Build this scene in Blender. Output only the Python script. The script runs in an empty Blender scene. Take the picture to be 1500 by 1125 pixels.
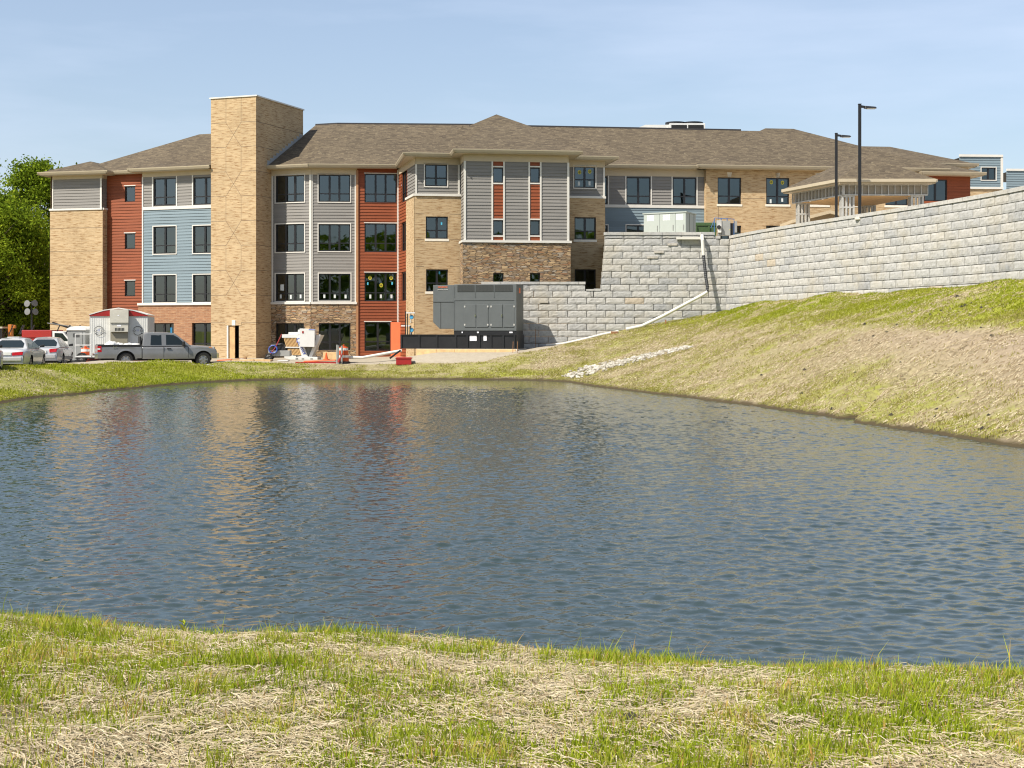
import bpy, bmesh, math, random
import numpy as np
from mathutils import Vector, Matrix, noise as mnoise
R = math.radians
random.seed(7)
S = bpy.context.scene
COL = S.collection

# ------------------------------------------------------------------ camera
F = 2083.33            # focal length in pixels of a 1500 px wide frame (50 mm on 36 mm)
HZ = 483.0             # row of the horizon
ZC = 2.6               # eye height above the water
cam_d = bpy.data.cameras.new('camera')
cam = bpy.data.objects.new('camera', cam_d)
COL.objects.link(cam)
cam.location = (0, 0, ZC)
cam.rotation_euler = (R(90), 0, 0)
cam_d.lens = 50
cam_d.sensor_width = 36
cam_d.shift_y = -(562.5 - HZ) / 1500.0
cam_d.clip_start = 0.1
cam_d.clip_end = 5000
S.camera = cam

# ------------------------------------------------------------------ world, sun, exposure
SUN_EL = R(50)
SUN_H = (-0.757, -0.653)                       # horizontal direction towards the sun
w = bpy.data.worlds.new('World')
S.world = w
w.use_nodes = True
wn = w.node_tree.nodes
wl = w.node_tree.links
bg = wn['Background']
sky = wn.new('ShaderNodeTexSky')
sky.sky_type = 'NISHITA'
sky.sun_disc = False
sky.sun_elevation = SUN_EL
sky.sun_rotation = math.atan2(SUN_H[0], SUN_H[1])
sky.altitude = 0
sky.air_density = 1.0
sky.dust_density = 1.5
sky.ozone_density = 1.2
# thin high cloud and summer haze in the sky itself
tc = wn.new('ShaderNodeTexCoord'); mp = wn.new('ShaderNodeMapping'); mp.inputs['Scale'].default_value = (1.2, 1.2, 7.0); mp.inputs['Rotation'].default_value = (0.0, R(9), 0.0)
nz = wn.new('ShaderNodeTexNoise'); nz.inputs['Scale'].default_value = 2.2; nz.inputs['Detail'].default_value = 6; nz.inputs['Roughness'].default_value = 0.55
cr = wn.new('ShaderNodeValToRGB'); cr.color_ramp.elements[0].position = 0.42; cr.color_ramp.elements[0].color = (.20, .20, .20, 1)
cr.color_ramp.elements[1].position = 0.75; cr.color_ramp.elements[1].color = (.52, .52, .52, 1)
mxs = wn.new('ShaderNodeMix'); mxs.data_type = 'RGBA'; mxs.inputs[7].default_value = (5.75, 6.45, 7.9, 1)
wl.new(tc.outputs['Generated'], mp.inputs[0]); wl.new(mp.outputs[0], nz.inputs['Vector']); wl.new(nz.outputs[0], cr.inputs[0])
wl.new(cr.outputs[0], mxs.inputs[0]); wl.new(sky.outputs[0], mxs.inputs[6]); wl.new(mxs.outputs[2], bg.inputs[0])
bg.inputs[1].default_value = 0.095
sun_d = bpy.data.lights.new('sun', 'SUN')
sun_d.energy = 5.0
sun_d.angle = R(0.5)
sun_d.color = (1.0, 0.93, 0.82)
sun = bpy.data.objects.new('sun', sun_d)
COL.objects.link(sun)
sd = Vector((SUN_H[0] * math.cos(SUN_EL), SUN_H[1] * math.cos(SUN_EL), math.sin(SUN_EL)))
sun.rotation_euler = sd.to_track_quat('Z', 'Y').to_euler()
sun.location = (-40, -30, 60)
S.view_settings.view_transform = 'Standard'
S.view_settings.look = 'None'
S.view_settings.exposure = 0.66
S.view_settings.gamma = 1.0
S.cycles.filter_width = 1.15

# ------------------------------------------------------------------ helpers
def P(px, py, Y):
    return ((px - 750) / F * Y, Y, ZC + (HZ - py) / F * Y)

class MB:
    """collects faces, with uv and an optional colour value per face, and links them as one mesh"""
    def __init__(s):
        s.v = []; s.f = []; s.uv = []; s.c = []
    def face(s, pts, uv=None, c=0.5):
        i = len(s.v)
        s.v.extend([tuple(p) for p in pts])
        s.f.append(tuple(range(i, i + len(pts))))
        s.uv.append(uv if uv else [(0, 0)] * len(pts))
        s.c.append(c)
    def box(s, x0, x1, y0, y1, z0, z1, M=None, c=0.5):
        p = [(x0,y0,z0),(x1,y0,z0),(x1,y1,z0),(x0,y1,z0),(x0,y0,z1),(x1,y0,z1),(x1,y1,z1),(x0,y1,z1)]
        s.hexa(p, M, c)
    def hexa(s, p, M=None, c=0.5):
        if M is not None:
            p = [tuple(M @ Vector(q)) for q in p]
        dx = (Vector(p[1]) - Vector(p[0])).length; dy = (Vector(p[3]) - Vector(p[0])).length
        dz = (Vector(p[4]) - Vector(p[0])).length
        for q, a, b in (((0,3,2,1), dy, dx), ((4,5,6,7), dx, dy), ((0,1,5,4), dx, dz), ((1,2,6,5), dy, dz), ((2,3,7,6), dx, dz), ((3,0,4,7), dy, dz)):
            s.face([p[k] for k in q], [(0,0),(a,0),(a,b),(0,b)], c)
    def tube(s, pts, r, n=8, c=0.5, cap=True):
        pts = [Vector(p) for p in pts]
        rr = r if isinstance(r, (list, tuple)) else [r] * len(pts)
        rings = []
        prev = None
        for i, p in enumerate(pts):
            a = pts[max(i - 1, 0)]; b = pts[min(i + 1, len(pts) - 1)]
            d = (b - a).normalized()
            if prev is None:
                up = Vector((0, 0, 1)) if abs(d.z) < 0.9 else Vector((1, 0, 0))
                e = d.cross(up).normalized()
            else:
                e = (prev - d * prev.dot(d)).normalized()
            prev = e
            g = d.cross(e)
            rings.append([p + (e * math.cos(2*math.pi*k/n) + g * math.sin(2*math.pi*k/n)) * rr[i] for k in range(n)])
        for i in range(len(rings) - 1):
            for k in range(n):
                s.face([rings[i][k], rings[i][(k+1) % n], rings[i+1][(k+1) % n], rings[i+1][k]], None, c)
        if cap:
            s.face(rings[0][::-1], None, c); s.face(rings[-1], None, c)
    def lathe(s, prof, cen=(0,0,0), n=16, c=0.5):
        for i in range(len(prof) - 1):
            (r0, z0), (r1, z1) = prof[i], prof[i+1]
            for k in range(n):
                a0 = 2*math.pi*k/n; a1 = 2*math.pi*(k+1)/n
                q = [(r0*math.cos(a0), r0*math.sin(a0), z0), (r0*math.cos(a1), r0*math.sin(a1), z0),
                     (r1*math.cos(a1), r1*math.sin(a1), z1), (r1*math.cos(a0), r1*math.sin(a0), z1)]
                if r0 < 1e-6: q = [q[0], q[2], q[3]]
                elif r1 < 1e-6: q = q[:3]
                s.face([(x+cen[0], y+cen[1], z+cen[2]) for x, y, z in q], None, c)
    def prism(s, poly, a0, a1, axis='y', c=0.5):
        """polygon (2-d) pushed from a0 to a1 along an axis; for axis y the polygon is (x, z)"""
        def q(p, a):
            return (p[0], a, p[1]) if axis == 'y' else ((a, p[0], p[1]) if axis == 'x' else (p[0], p[1], a))
        s.face([q(p, a0) for p in poly], None, c)
        s.face([q(p, a1) for p in poly[::-1]], None, c)
        n = len(poly)
        for i in range(n):
            j = (i + 1) % n
            s.face([q(poly[i], a0), q(poly[j], a0), q(poly[j], a1), q(poly[i], a1)][::-1], None, c)
    def xform(s, M):
        s.v = [tuple(M @ Vector(p)) for p in s.v]
        return s
    def build(s, name, mat, parent=None, org=None, smooth=False, weld=False, bevel=0, fix=False):
        o3 = Vector(org) if org is not None else Vector((0, 0, 0))
        if parent is not None and org is None:
            o3 = Vector(parent.get('_org', (0, 0, 0)))
        me = bpy.data.meshes.new(name)
        me.from_pydata([tuple(Vector(p) - o3) for p in s.v], [], s.f)
        uvl = me.uv_layers.new(name='uv')
        flat = [c for f in s.uv for q in f for c in q]
        uvl.data.foreach_set('uv', flat)
        at = me.attributes.new('tone', 'FLOAT', 'FACE')
        at.data.foreach_set('value', s.c)
        if weld or fix or bevel:
            bm = bmesh.new(); bm.from_mesh(me)
            bmesh.ops.remove_doubles(bm, verts=bm.verts, dist=1e-4)
            bmesh.ops.recalc_face_normals(bm, faces=bm.faces)
            if bevel:
                es = [e for e in bm.edges if len(e.link_faces) == 2 and e.calc_face_angle(0) > 0.5]
                bmesh.ops.bevel(bm, geom=es, offset=bevel, segments=2, affect='EDGES', profile=0.6)
            bm.to_mesh(me); bm.free()
        if smooth:
            me.polygons.foreach_set('use_smooth', [True] * len(me.polygons))
        me.materials.append(mat)
        ob = bpy.data.objects.new(name, me)
        COL.objects.link(ob)
        if parent is not None:
            ob.parent = parent
            ob['_org'] = tuple(o3)
        else:
            ob.location = o3
        return ob

def tag(o, label=None, cat=None, group=None, kind=None):
    if label: o['label'] = label
    if cat: o['category'] = cat
    if group: o['group'] = group
    if kind: o['kind'] = kind
    return o

def thing(name, label, cat, loc=(0, 0, 0), rz=0.0, group=None, local=False):
    """an Empty at the base of a thing; local=True: its parts are given in its own coordinates"""
    o = bpy.data.objects.new(name, None)
    o.empty_display_size = 0.3
    COL.objects.link(o)
    o.location = loc
    o.rotation_euler = (0, 0, rz)
    o['_org'] = (0.0, 0.0, 0.0) if local else tuple(float(a) for a in loc)
    return tag(o, label, cat, group)

def kids(o):
    return [c for c in bpy.data.objects if c.parent == o]

def copy_tree(o, parent=None):
    c = o.copy()
    COL.objects.link(c)
    if parent is not None:
        c.parent = parent
    for ch in kids(o):
        copy_tree(ch, c)
    return c

# ------------------------------------------------------------------ material helpers
class NT:
    def __init__(s, name):
        s.m = bpy.data.materials.new(name)
        s.m.use_nodes = True
        s.n = s.m.node_tree.nodes
        s.l = s.m.node_tree.links
        s.b = s.n['Principled BSDF']
        s.out = s.n['Material Output']
    def node(s, t, **kw):
        x = s.n.new(t)
        for k, v in kw.items():
            if isinstance(k, str) and hasattr(x, k): setattr(x, k, v)
        return x
    def link(s, a, b): s.l.new(a, b)
    def uv(s, scale=(1, 1, 1), loc=(0, 0, 0), src='UV'):
        tc = s.node('ShaderNodeTexCoord')
        mp = s.node('ShaderNodeMapping')
        mp.inputs['Scale'].default_value = scale
        mp.inputs['Location'].default_value = loc
        s.link(tc.outputs[src], mp.inputs[0])
        return mp.outputs[0]
    def noise(s, vec, scale, detail=4, rough=0.6, out=0):
        t = s.node('ShaderNodeTexNoise')
        t.inputs['Scale'].default_value = scale
        t.inputs['Detail'].default_value = detail
        t.inputs['Roughness'].default_value = rough
        if vec is not None: s.link(vec, t.inputs['Vector'])
        return t.outputs[out]
    def ramp(s, fac, stops, interp='LINEAR'):
        r = s.node('ShaderNodeValToRGB')
        r.color_ramp.interpolation = interp
        el = r.color_ramp.elements
        while len(el) < len(stops): el.new(0.5)
        for e, (p, c) in zip(el, stops):
            e.position = p
            e.color = (c[0], c[1], c[2], 1) if isinstance(c, (tuple, list)) else (c, c, c, 1)
        s.link(fac, r.inputs[0])
        return r.outputs[0]
    def mix(s, fac, a, b, mode='MIX'):
        x = s.node('ShaderNodeMix', data_type='RGBA', blend_type=mode)
        for sock, v in ((x.inputs[0], fac), (x.inputs[6], a), (x.inputs[7], b)):
            if hasattr(v, 'node'): s.link(v, sock)
            elif isinstance(v, (tuple, list)): sock.default_value = (v[0], v[1], v[2], 1)
            else: sock.default_value = v if sock.type == 'VALUE' else (v, v, v, 1)
        return x.outputs[2]
    def math(s, op, a, b=None, clamp=False):
        x = s.node('ShaderNodeMath', operation=op)
        x.use_clamp = clamp
        for i, v in enumerate((a, b)):
            if v is None: continue
            if hasattr(v, 'node'): s.link(v, x.inputs[i])
            else: x.inputs[i].default_value = v
        return x.outputs[0]
    def attr(s, name, out='Fac'):
        a = s.node('ShaderNodeAttribute'); a.attribute_name = name
        return a.outputs[out]
    def bump(s, h, dist=0.01, strength=1.0):
        b = s.node('ShaderNodeBump')
        b.inputs['Distance'].default_value = dist
        b.inputs['Strength'].default_value = strength
        s.link(h, b.inputs['Height'])
        s.link(b.outputs[0], s.b.inputs['Normal'])
    def fin(s, col=None, rough=0.7, metal=0.0, spec=0.3):
        if col is not None:
            if hasattr(col, 'node'): s.link(col, s.b.inputs['Base Color'])
            else: s.b.inputs['Base Color'].default_value = (col[0], col[1], col[2], 1)
        if hasattr(rough, 'node'): s.link(rough, s.b.inputs['Roughness'])
        else: s.b.inputs['Roughness'].default_value = rough
        s.b.inputs['Metallic'].default_value = metal
        s.b.inputs['Specular IOR Level'].default_value = spec
        return s.m

def paint(name, col, rough=0.5, metal=0.0, spec=0.4, dirt=0.12, scale=1.5):
    """a plain surface with faint uneven wear"""
    t = NT(name)
    v = t.uv(src='Object')
    n = t.noise(v, scale, 6, 0.65)
    c = t.ramp(n, [(0.3, tuple(a * (1 - dirt) for a in col)), (0.7, tuple(min(1, a * (1 + dirt)) for a in col))])
    r = t.ramp(n, [(0.3, rough * 0.9), (0.7, min(1, rough * 1.15))])
    return t.fin(c, r, metal, spec)

M = {}
def brick_mat(name, c1, c2, mortar, bw=0.40, bh=0.10, streak=None):
    t = NT(name)
    v = t.uv()
    b = t.node('ShaderNodeTexBrick')
    b.offset = 0.5
    b.inputs['Color1'].default_value = (*c1, 1); b.inputs['Color2'].default_value = (*c2, 1)
    b.inputs['Mortar'].default_value = (*mortar, 1)
    b.inputs['Scale'].default_value = 1.0
    b.inputs['Mortar Size'].default_value = 0.006
    b.inputs['Brick Width'].default_value = bw; b.inputs['Row Height'].default_value = bh
    b.inputs['Bias'].default_value = -0.3
    t.link(v, b.inputs[0])
    # single bricks of other firings: cell noise with one value per brick-sized cell
    n = t.noise(t.uv((1.1, 9.0, 1)), 1.6, 3, 0.7)
    f = t.ramp(n, [(0.50, 0.0), (0.66, 1.0)])
    c = t.mix(f, b.outputs[0], streak if streak else c2)
    big = t.noise(t.uv((0.35, 0.35, 1)), 1.0, 5, 0.6)
    c = t.mix(1.0, c, t.ramp(big, [(0.3, 0.86), (0.7, 1.08)]), 'MULTIPLY')
    return t.fin(c, 0.85, 0, 0.2)
M['brick'] = brick_mat('tan_brick', (0.47, 0.348, 0.203), (0.375, 0.266, 0.148), (0.415, 0.325, 0.215), streak=(0.23, 0.130, 0.055))
M['redbrick'] = brick_mat('brown_brick', (0.30, 0.150, 0.080), (0.20, 0.095, 0.055), (0.34, 0.27, 0.19), 0.42, 0.11, streak=(0.42, 0.25, 0.14))
M['chip'] = None

def stone_mat(name):
    t = NT(name)
    v = t.uv((2.7, 12.5, 1))
    vo = t.node('ShaderNodeTexVoronoi'); vo.feature = 'F1'
    vo.inputs['Scale'].default_value = 1.0; vo.inputs['Randomness'].default_value = 0.9
    t.link(v, vo.inputs['Vector'])
    sep = t.node('ShaderNodeSeparateColor'); t.link(vo.outputs['Color'], sep.inputs[0])
    c = t.ramp(sep.outputs[0], [(0.0, (0.17, 0.105, 0.055)), (0.2, (0.34, 0.23, 0.125)), (0.42, (0.22, 0.165, 0.11)), (0.6, (0.48, 0.34, 0.19)),
                                (0.75, (0.25, 0.125, 0.06)), (0.88, (0.40, 0.335, 0.25)), (1.0, (0.15, 0.125, 0.105))])
    ve = t.node('ShaderNodeTexVoronoi'); ve.feature = 'DISTANCE_TO_EDGE'
    ve.inputs['Scale'].default_value = 1.0; ve.inputs['Randomness'].default_value = 0.9
    t.link(v, ve.inputs['Vector'])
    g = t.ramp(ve.outputs['Distance'], [(0.0, 0.0), (0.10, 1.0)])
    c = t.mix(g, (0.055, 0.042, 0.03), c)
    n = t.noise(t.uv((6, 10, 1)), 2.0, 5, 0.7)
    c = t.mix(1.0, c, t.ramp(n, [(0.3, 0.75), (0.7, 1.2)]), 'MULTIPLY')
    h = t.math('ADD', g, t.math('MULTIPLY', sep.outputs[1], 0.8))
    t.bump(h, 0.012, 0.5)
    return t.fin(c, 0.85, 0, 0.2)
M['stone'] = stone_mat('ledge_stone')

def siding_mat(name, col, grain=0.10, var=0.10):
    t = NT(name)
    n = t.noise(t.uv((0.6, 14, 1)), 1.2, 5, 0.65)
    c = t.ramp(n, [(0.25, tuple(a * (1 - grain) for a in col)), (0.75, tuple(a * (1 + grain) for a in col))])
    # every board of its own batch: one value per course and length
    b = t.node('ShaderNodeTexBrick'); b.offset = 0.37
    b.inputs['Color1'].default_value = (1 - var, 1 - var, 1 - var, 1); b.inputs['Color2'].default_value = (1 + var * .6, 1 + var * .6, 1 + var * .6, 1)
    b.inputs['Mortar'].default_value = (0.9, 0.9, 0.9, 1)
    b.inputs['Scale'].default_value = 1; b.inputs['Mortar Size'].default_value = 0.003
    b.inputs['Brick Width'].default_value = 3.6; b.inputs['Row Height'].default_value = 0.2
    t.link(t.uv(), b.inputs[0])
    c = t.mix(1.0, c, b.outputs[0], 'MULTIPLY')
    return t.fin(c, 0.6, 0, 0.3)
M['gray'] = siding_mat('gray_lap_siding', (0.205, 0.195, 0.180))
M['blue'] = siding_mat('blue_lap_siding', (0.165, 0.216, 0.243))
M['red'] = siding_mat('stained_wood_siding', (0.215, 0.056, 0.020), 0.30, 0.14)
M['trim'] = paint('white_trim', (0.58, 0.56, 0.51), 0.5, dirt=0.05)
M['tan'] = paint('tan_fascia', (0.47, 0.39, 0.27), 0.45, dirt=0.06)
M['fascia'] = paint('beige_fascia', (0.37, 0.315, 0.22), 0.45, dirt=0.06)
M['brown'] = paint('brown_corner_board', (0.32, 0.16, 0.075), 0.6)
M['cast'] = paint('cast_stone', (0.68, 0.63, 0.53), 0.8, dirt=0.08, scale=4)
M['black'] = paint('black_window_frame', (0.012, 0.012, 0.014), 0.35, spec=0.5)
M['joint'] = paint('joint_sealant', (0.14, 0.10, 0.065), 0.8)
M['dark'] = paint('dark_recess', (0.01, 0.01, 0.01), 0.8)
M['ply'] = paint('plywood', (0.50, 0.32, 0.15), 0.8, dirt=0.25, scale=3)
M['orange'] = paint('orange_board', (0.72, 0.16, 0.06), 0.7, dirt=0.08)
M['membrane'] = paint('dark_roof_membrane', (0.035, 0.033, 0.035), 0.8)
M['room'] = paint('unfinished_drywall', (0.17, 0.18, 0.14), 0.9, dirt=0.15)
M['sticky'] = paint('yellow_sticker', (0.48, 0.43, 0.03), 0.5, dirt=0.03)
M['stickw'] = paint('white_sticker', (0.55, 0.58, 0.57), 0.5, dirt=0.03)
M['stickb'] = paint('blue_sticker', (0.08, 0.42, 0.60), 0.5, dirt=0.03)

def glass_mat():
    t = NT('window_glass')
    t.n.remove(t.b)
    gl = t.node('ShaderNodeBsdfGlossy'); gl.inputs['Roughness'].default_value = 0.015
    gl.inputs['Color'].default_value = (0.80, 0.95, 1.0, 1)
    tr = t.node('ShaderNodeBsdfTransparent'); tr.inputs['Color'].default_value = (0.42, 0.48, 0.44, 1)
    fr = t.node('ShaderNodeFresnel'); fr.inputs['IOR'].default_value = 1.9
    f = t.math('ADD', t.math('MULTIPLY', fr.outputs[0], 1.0), 0.03, True)
    bp = t.node('ShaderNodeBump'); bp.inputs['Distance'].default_value = 0.02; bp.inputs['Strength'].default_value = 0.25
    t.link(t.noise(t.uv(src='Object'), 0.7, 1, 0.4), bp.inputs['Height'])
    t.link(bp.outputs[0], gl.inputs['Normal'])
    mx = t.node('ShaderNodeMixShader')
    t.link(f, mx.inputs[0]); t.link(tr.outputs[0], mx.inputs[1]); t.link(gl.outputs[0], mx.inputs[2])
    t.link(mx.outputs[0], t.out.inputs[0])
    return t.m
M['glass'] = glass_mat()

def shingle_mat():
    t = NT('brown_asphalt_shingles')
    v = t.uv()
    b = t.node('ShaderNodeTexBrick'); b.offset = 0.43; b.squash = 0.7; b.squash_frequency = 3
    b.inputs['Color1'].default_value = (0.150, 0.120, 0.078, 1); b.inputs['Color2'].default_value = (0.050, 0.040, 0.029, 1)
    b.inputs['Mortar'].default_value = (0.07, 0.055, 0.045, 1)
    b.inputs['Scale'].default_value = 1; b.inputs['Mortar Size'].default_value = 0.012
    b.inputs['Brick Width'].default_value = 0.42; b.inputs['Row Height'].default_value = 0.16
    t.link(v, b.inputs[0])
    n = t.noise(t.uv((1.6, 5.0, 1)), 1.7, 3, 0.7)
    c = t.mix(t.ramp(n, [(0.38, 0.0), (0.62, 0.85)]), b.outputs[0], (0.092, 0.073, 0.050))
    n2 = t.noise(t.uv((2.2, 6.0, 1), (5, 3, 0)), 1.5, 2, 0.7)
    c = t.mix(t.ramp(n2, [(0.58, 0.0), (0.72, 0.8)]), c, (0.225, 0.19, 0.125))
    big = t.noise(t.uv((0.2, 0.2, 1)), 1.0, 4, 0.6)
    c = t.mix(1.0, c, t.ramp(big, [(0.3, 0.9), (0.7, 1.1)]), 'MULTIPLY')
    return t.fin(c, 0.9, 0, 0.15)
M['shingle'] = shingle_mat()

def block_mat():
    t = NT('gray_concrete_block')
    tone = t.attr('tone')
    c = t.ramp(tone, [(0.0, (0.29, 0.295, 0.30)), (0.3, (0.37, 0.37, 0.362)), (0.55, (0.42, 0.414, 0.392)), (0.85, (0.455, 0.44, 0.408)), (1.0, (0.44, 0.38, 0.30))])
    n = t.noise(t.uv(src='Object'), 5.0, 8, 0.8)
    c = t.mix(1.0, c, t.ramp(n, [(0.30, 0.50), (0.46, 0.90), (0.6, 1.03), (0.75, 1.15)]), 'MULTIPLY')
    pit = t.noise(t.uv((1, 1, .8), (4, 2, 7), src='Object'), 11.0, 4, 0.7)
    c = t.mix(t.ramp(pit, [(0.60, 0.0), (0.68, 0.6)]), c, (0.16, 0.16, 0.155))
    st = t.noise(t.uv((0.5, 0.5, 0.5), src='Object'), 1.0, 4, 0.6)
    c = t.mix(t.ramp(st, [(0.50, 0.0), (0.68, 0.50)]), c, (0.40, 0.36, 0.28))
    return t.fin(c, 0.9, 0, 0.2)
M['block'] = block_mat()
# ------------------------------------------------------------------ the ground: control points and a smooth surface through them
def SH(px, py):
    Y = ZC * F / (py - HZ)
    return ((px - 750) / F * Y, Y, 0.0)

TOPZ = 8.16            # top of the retaining wall
WALL_PX = [(1070, 345), (1110, 337.5), (1153, 328.8), (1205, 321.5), (1260, 314.6), (1320, 304.5), (1380, 294.0), (1440, 283.5), (1500, 272.6)]
wall_pts = []
for px, py in WALL_PX:
    Y = (TOPZ - ZC) * F / (HZ - py)
    wall_pts.append(((px - 750) / F * Y, Y))
wp = np.array(wall_pts)
# one smooth curve: fit X and Y over the length
tt = np.linspace(0, 1, len(wp))
cx = np.polyfit(tt, wp[:, 0], 3); cy = np.polyfit(tt, wp[:, 1], 2)
TOPZ = 7.99            # top of the blocks under the coping
def wall_at(t):
    if t <= 1.0: return (float(np.polyval(cx, t)), float(np.polyval(cy, t)))
    x0, y0 = np.polyval(cx, 1.0), np.polyval(cy, 1.0); x1, y1 = np.polyval(cx, .97), np.polyval(cy, .97)
    return (float(x0 + (x0 - x1) / .03 * (t - 1)), float(y0 + (y0 - y1) / .03 * (t - 1)))
WC = wall_at(0.0)      # the corner of the two walls

cps = []
shore_px = [(0,592),(75,581),(150,573.5),(225,566.5),(300,560.5),(380,557),(480,556),(600,556),(700,556.3),(770,557),(815,558.5),(850,563),(920,572),(1000,581.5),
            (1100,594),(1200,608.5),(1240,614),(1350,633),(1430,646),(1500,657)]
cps += [SH(*p) for p in shore_px]
cps += [(-19.5,44,0),(-20,36,0),(-17.5,26,0),(-13,18,0),(-8,13.4,0)]
cps += [(12.2,26,0),(11.5,20,0),(9,13.6,0)]
cps += [(0,45,-1.2),(-5,68,-.7),(0,60,-.8),(3,50,-.9),(5,40,-.8),(7,32,-.7),(-12,50,-.9),(-14,40,-.9),(5,24,-.8),(-8,22,-.7),(-2,16,-.5),(5,16,-.5),(-12,59,-.5),(-13,30,-.8)]
for px, py in [(0,922),(150,930),(300,940),(430,947),(560,949),(700,965),(830,976),(960,993),(1100,1003),(1300,1014),(1500,1022)]:
    Y = 1.86 * F / (py - HZ)
    X = (px - 750) / F * Y
    cps.append((X, Y, 0.74)); cps.append((X * 1.10, Y + 1.1, 0.42)); cps.append((X * 1.2, Y + 2.5, 0.0))
cps += [(-3,5,1.03),(3,5,.98),(0,5.2,1.0),(-2,7.4,.93),(2,7,.90),(0,2,1.05),(0,-4,1.1),(-8,0,1.1),(8,0,1.05),(-9,9,.85),(-16,12,.95),(-24,20,1.0),(11,6,.95),(15,14,.9),(-28,40,1.0)]
def cp(px, py, Y): cps.append(P(px, py, Y))
# left bank, parking lot, ground before the building
cp(-60,549,57); cp(0,545.5,57); cp(50,541.5,61); cp(100,538,64.5); cp(142,532,71.5); cp(200,530,73.5); cp(250,529.5,75.0); cp(317,531,77.5)
cp(400,532.5,79); cp(480,532.5,79.5); cp(560,533,79.5); cp(590,532.5,79); cp(650,531,78.5); cp(700,527.5,78.5); cp(750,521,79)
cp(640,517.5,80.2); cp(700,517,80.2); cp(755,516,80.2)
cps += [(-23,64,.78),(-24,72,.72),(-17,77,.62),(-13,78.5,.66),(-26,80,.6),(-20,86,.62),(-30,95,.7),(-10,88,.74),(-10,94,.75),(-5,84,.86),(-17,92,.7),
        (-2,82,1.1),(0,82,1.3),(-6,90,.8),(3,90,1.6),(-40,90,.8),(-35,70,.9),(-45,110,.9),(-20,110,.8),(0,110,1.5)]
# right slope up to the retaining wall
base_px = [(790,511,84.0),(840,502.5,84.0),(900,488,84.0),(963,474.5,84.0),(1037,462,84.0)]
for b in base_px: cp(*b)
basew = []
for px, py, t in [(1070,457.5,0),(1153,442.5,.19),(1260,431.5,.44),(1367,424,.69),(1473,414.5,.94)]:
    X, Y = wall_at(t); z = ZC + (HZ - py) / F * Y
    X -= 0.3
    cps.append((X, Y, z)); basew.append((X, Y, z)); cps.append((X + 3, Y + 1, z + .1))
def mid(a, b, f, dz): cps.append(tuple(a[i] * f + b[i] * (1 - f) + (dz if i == 2 else 0) for i in range(3)))
for a, b in ((basew[0], SH(815,558.5)), (basew[1], SH(1000,581.5)), (basew[2], SH(1120,597)), (basew[3], SH(1240,614)), (basew[4], SH(1430,646))):
    mid(a, b, .5, .18); mid(a, b, .22, .12); mid(a, b, .78, .12)
cps += [(22,48,4.6),(20,32,2.6),(26,40,4.6),(15.5,24,1.2),(25,20,2.2),(40,50,5),(30,80,5),(60,90,6)]
for a, z in (((-160,160),1.0),((160,160),3.0),((-160,-60),1.4),((160,-60),2.0),((0,220),1.0),((0,-80),1.4),((-160,50),1.2),((160,50),4.0)):
    cps.append((*a, z))
CP = np.array(cps, float)
def tps_kernel(d2): return np.where(d2 > 1e-12, d2 * np.log(np.maximum(d2, 1e-12)), 0.0)
n_ = len(CP)
d2 = ((CP[:, None, :2] - CP[None, :, :2]) ** 2).sum(-1)
A_ = np.zeros((n_ + 3, n_ + 3))
A_[:n_, :n_] = tps_kernel(d2) + np.eye(n_) * 0.6
A_[:n_, n_] = 1; A_[:n_, n_+1:] = CP[:, :2]; A_[n_, :n_] = 1; A_[n_+1:, :n_] = CP[:, :2].T
W_ = np.linalg.solve(A_, np.concatenate([CP[:, 2], np.zeros(3)]))
def tps(x, y):
    x = np.asarray(x, float).ravel(); y = np.asarray(y, float).ravel()
    out = np.zeros(len(x))
    for i in range(0, len(x), 20000):
        X = x[i:i+20000]; Yy = y[i:i+20000]
        d = (X[:, None] - CP[None, :, 0]) ** 2 + (Yy[:, None] - CP[None, :, 1]) ** 2
        out[i:i+20000] = tps_kernel(d) @ W_[:n_] + W_[n_] + W_[n_+1] * X + W_[n_+2] * Yy
    return out

# value noise on a lattice, for bumps and for the patches of grass
rng = np.random.default_rng(11)
LAT = rng.random((256, 256))
def vnoise(x, y, s):
    x = np.asarray(x) / s + 1000.37; y = np.asarray(y) / s + 1000.71
    i = np.floor(x).astype(int); j = np.floor(y).astype(int)
    fx = x - i; fy = y - j
    fx = fx * fx * (3 - 2 * fx); fy = fy * fy * (3 - 2 * fy)
    a = LAT[i % 256, j % 256]; b = LAT[(i+1) % 256, j % 256]; c = LAT[i % 256, (j+1) % 256]; d = LAT[(i+1) % 256, (j+1) % 256]
    return (a * (1-fx) + b * fx) * (1-fy) + (c * (1-fx) + d * fx) * fy
def fbm(x, y, s, o=4):
    v = 0; a = 0.5; t = 0
    for k in range(o):
        v = v + a * vnoise(np.asarray(x) + 17.3 * k, np.asarray(y) - 9.1 * k, s); t += a; a *= 0.55; s *= 0.5
    return v / t
def smooth(a, b, x):
    t = np.clip((np.asarray(x) - a) / (b - a), 0, 1)
    return t * t * (3 - 2 * t)

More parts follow.
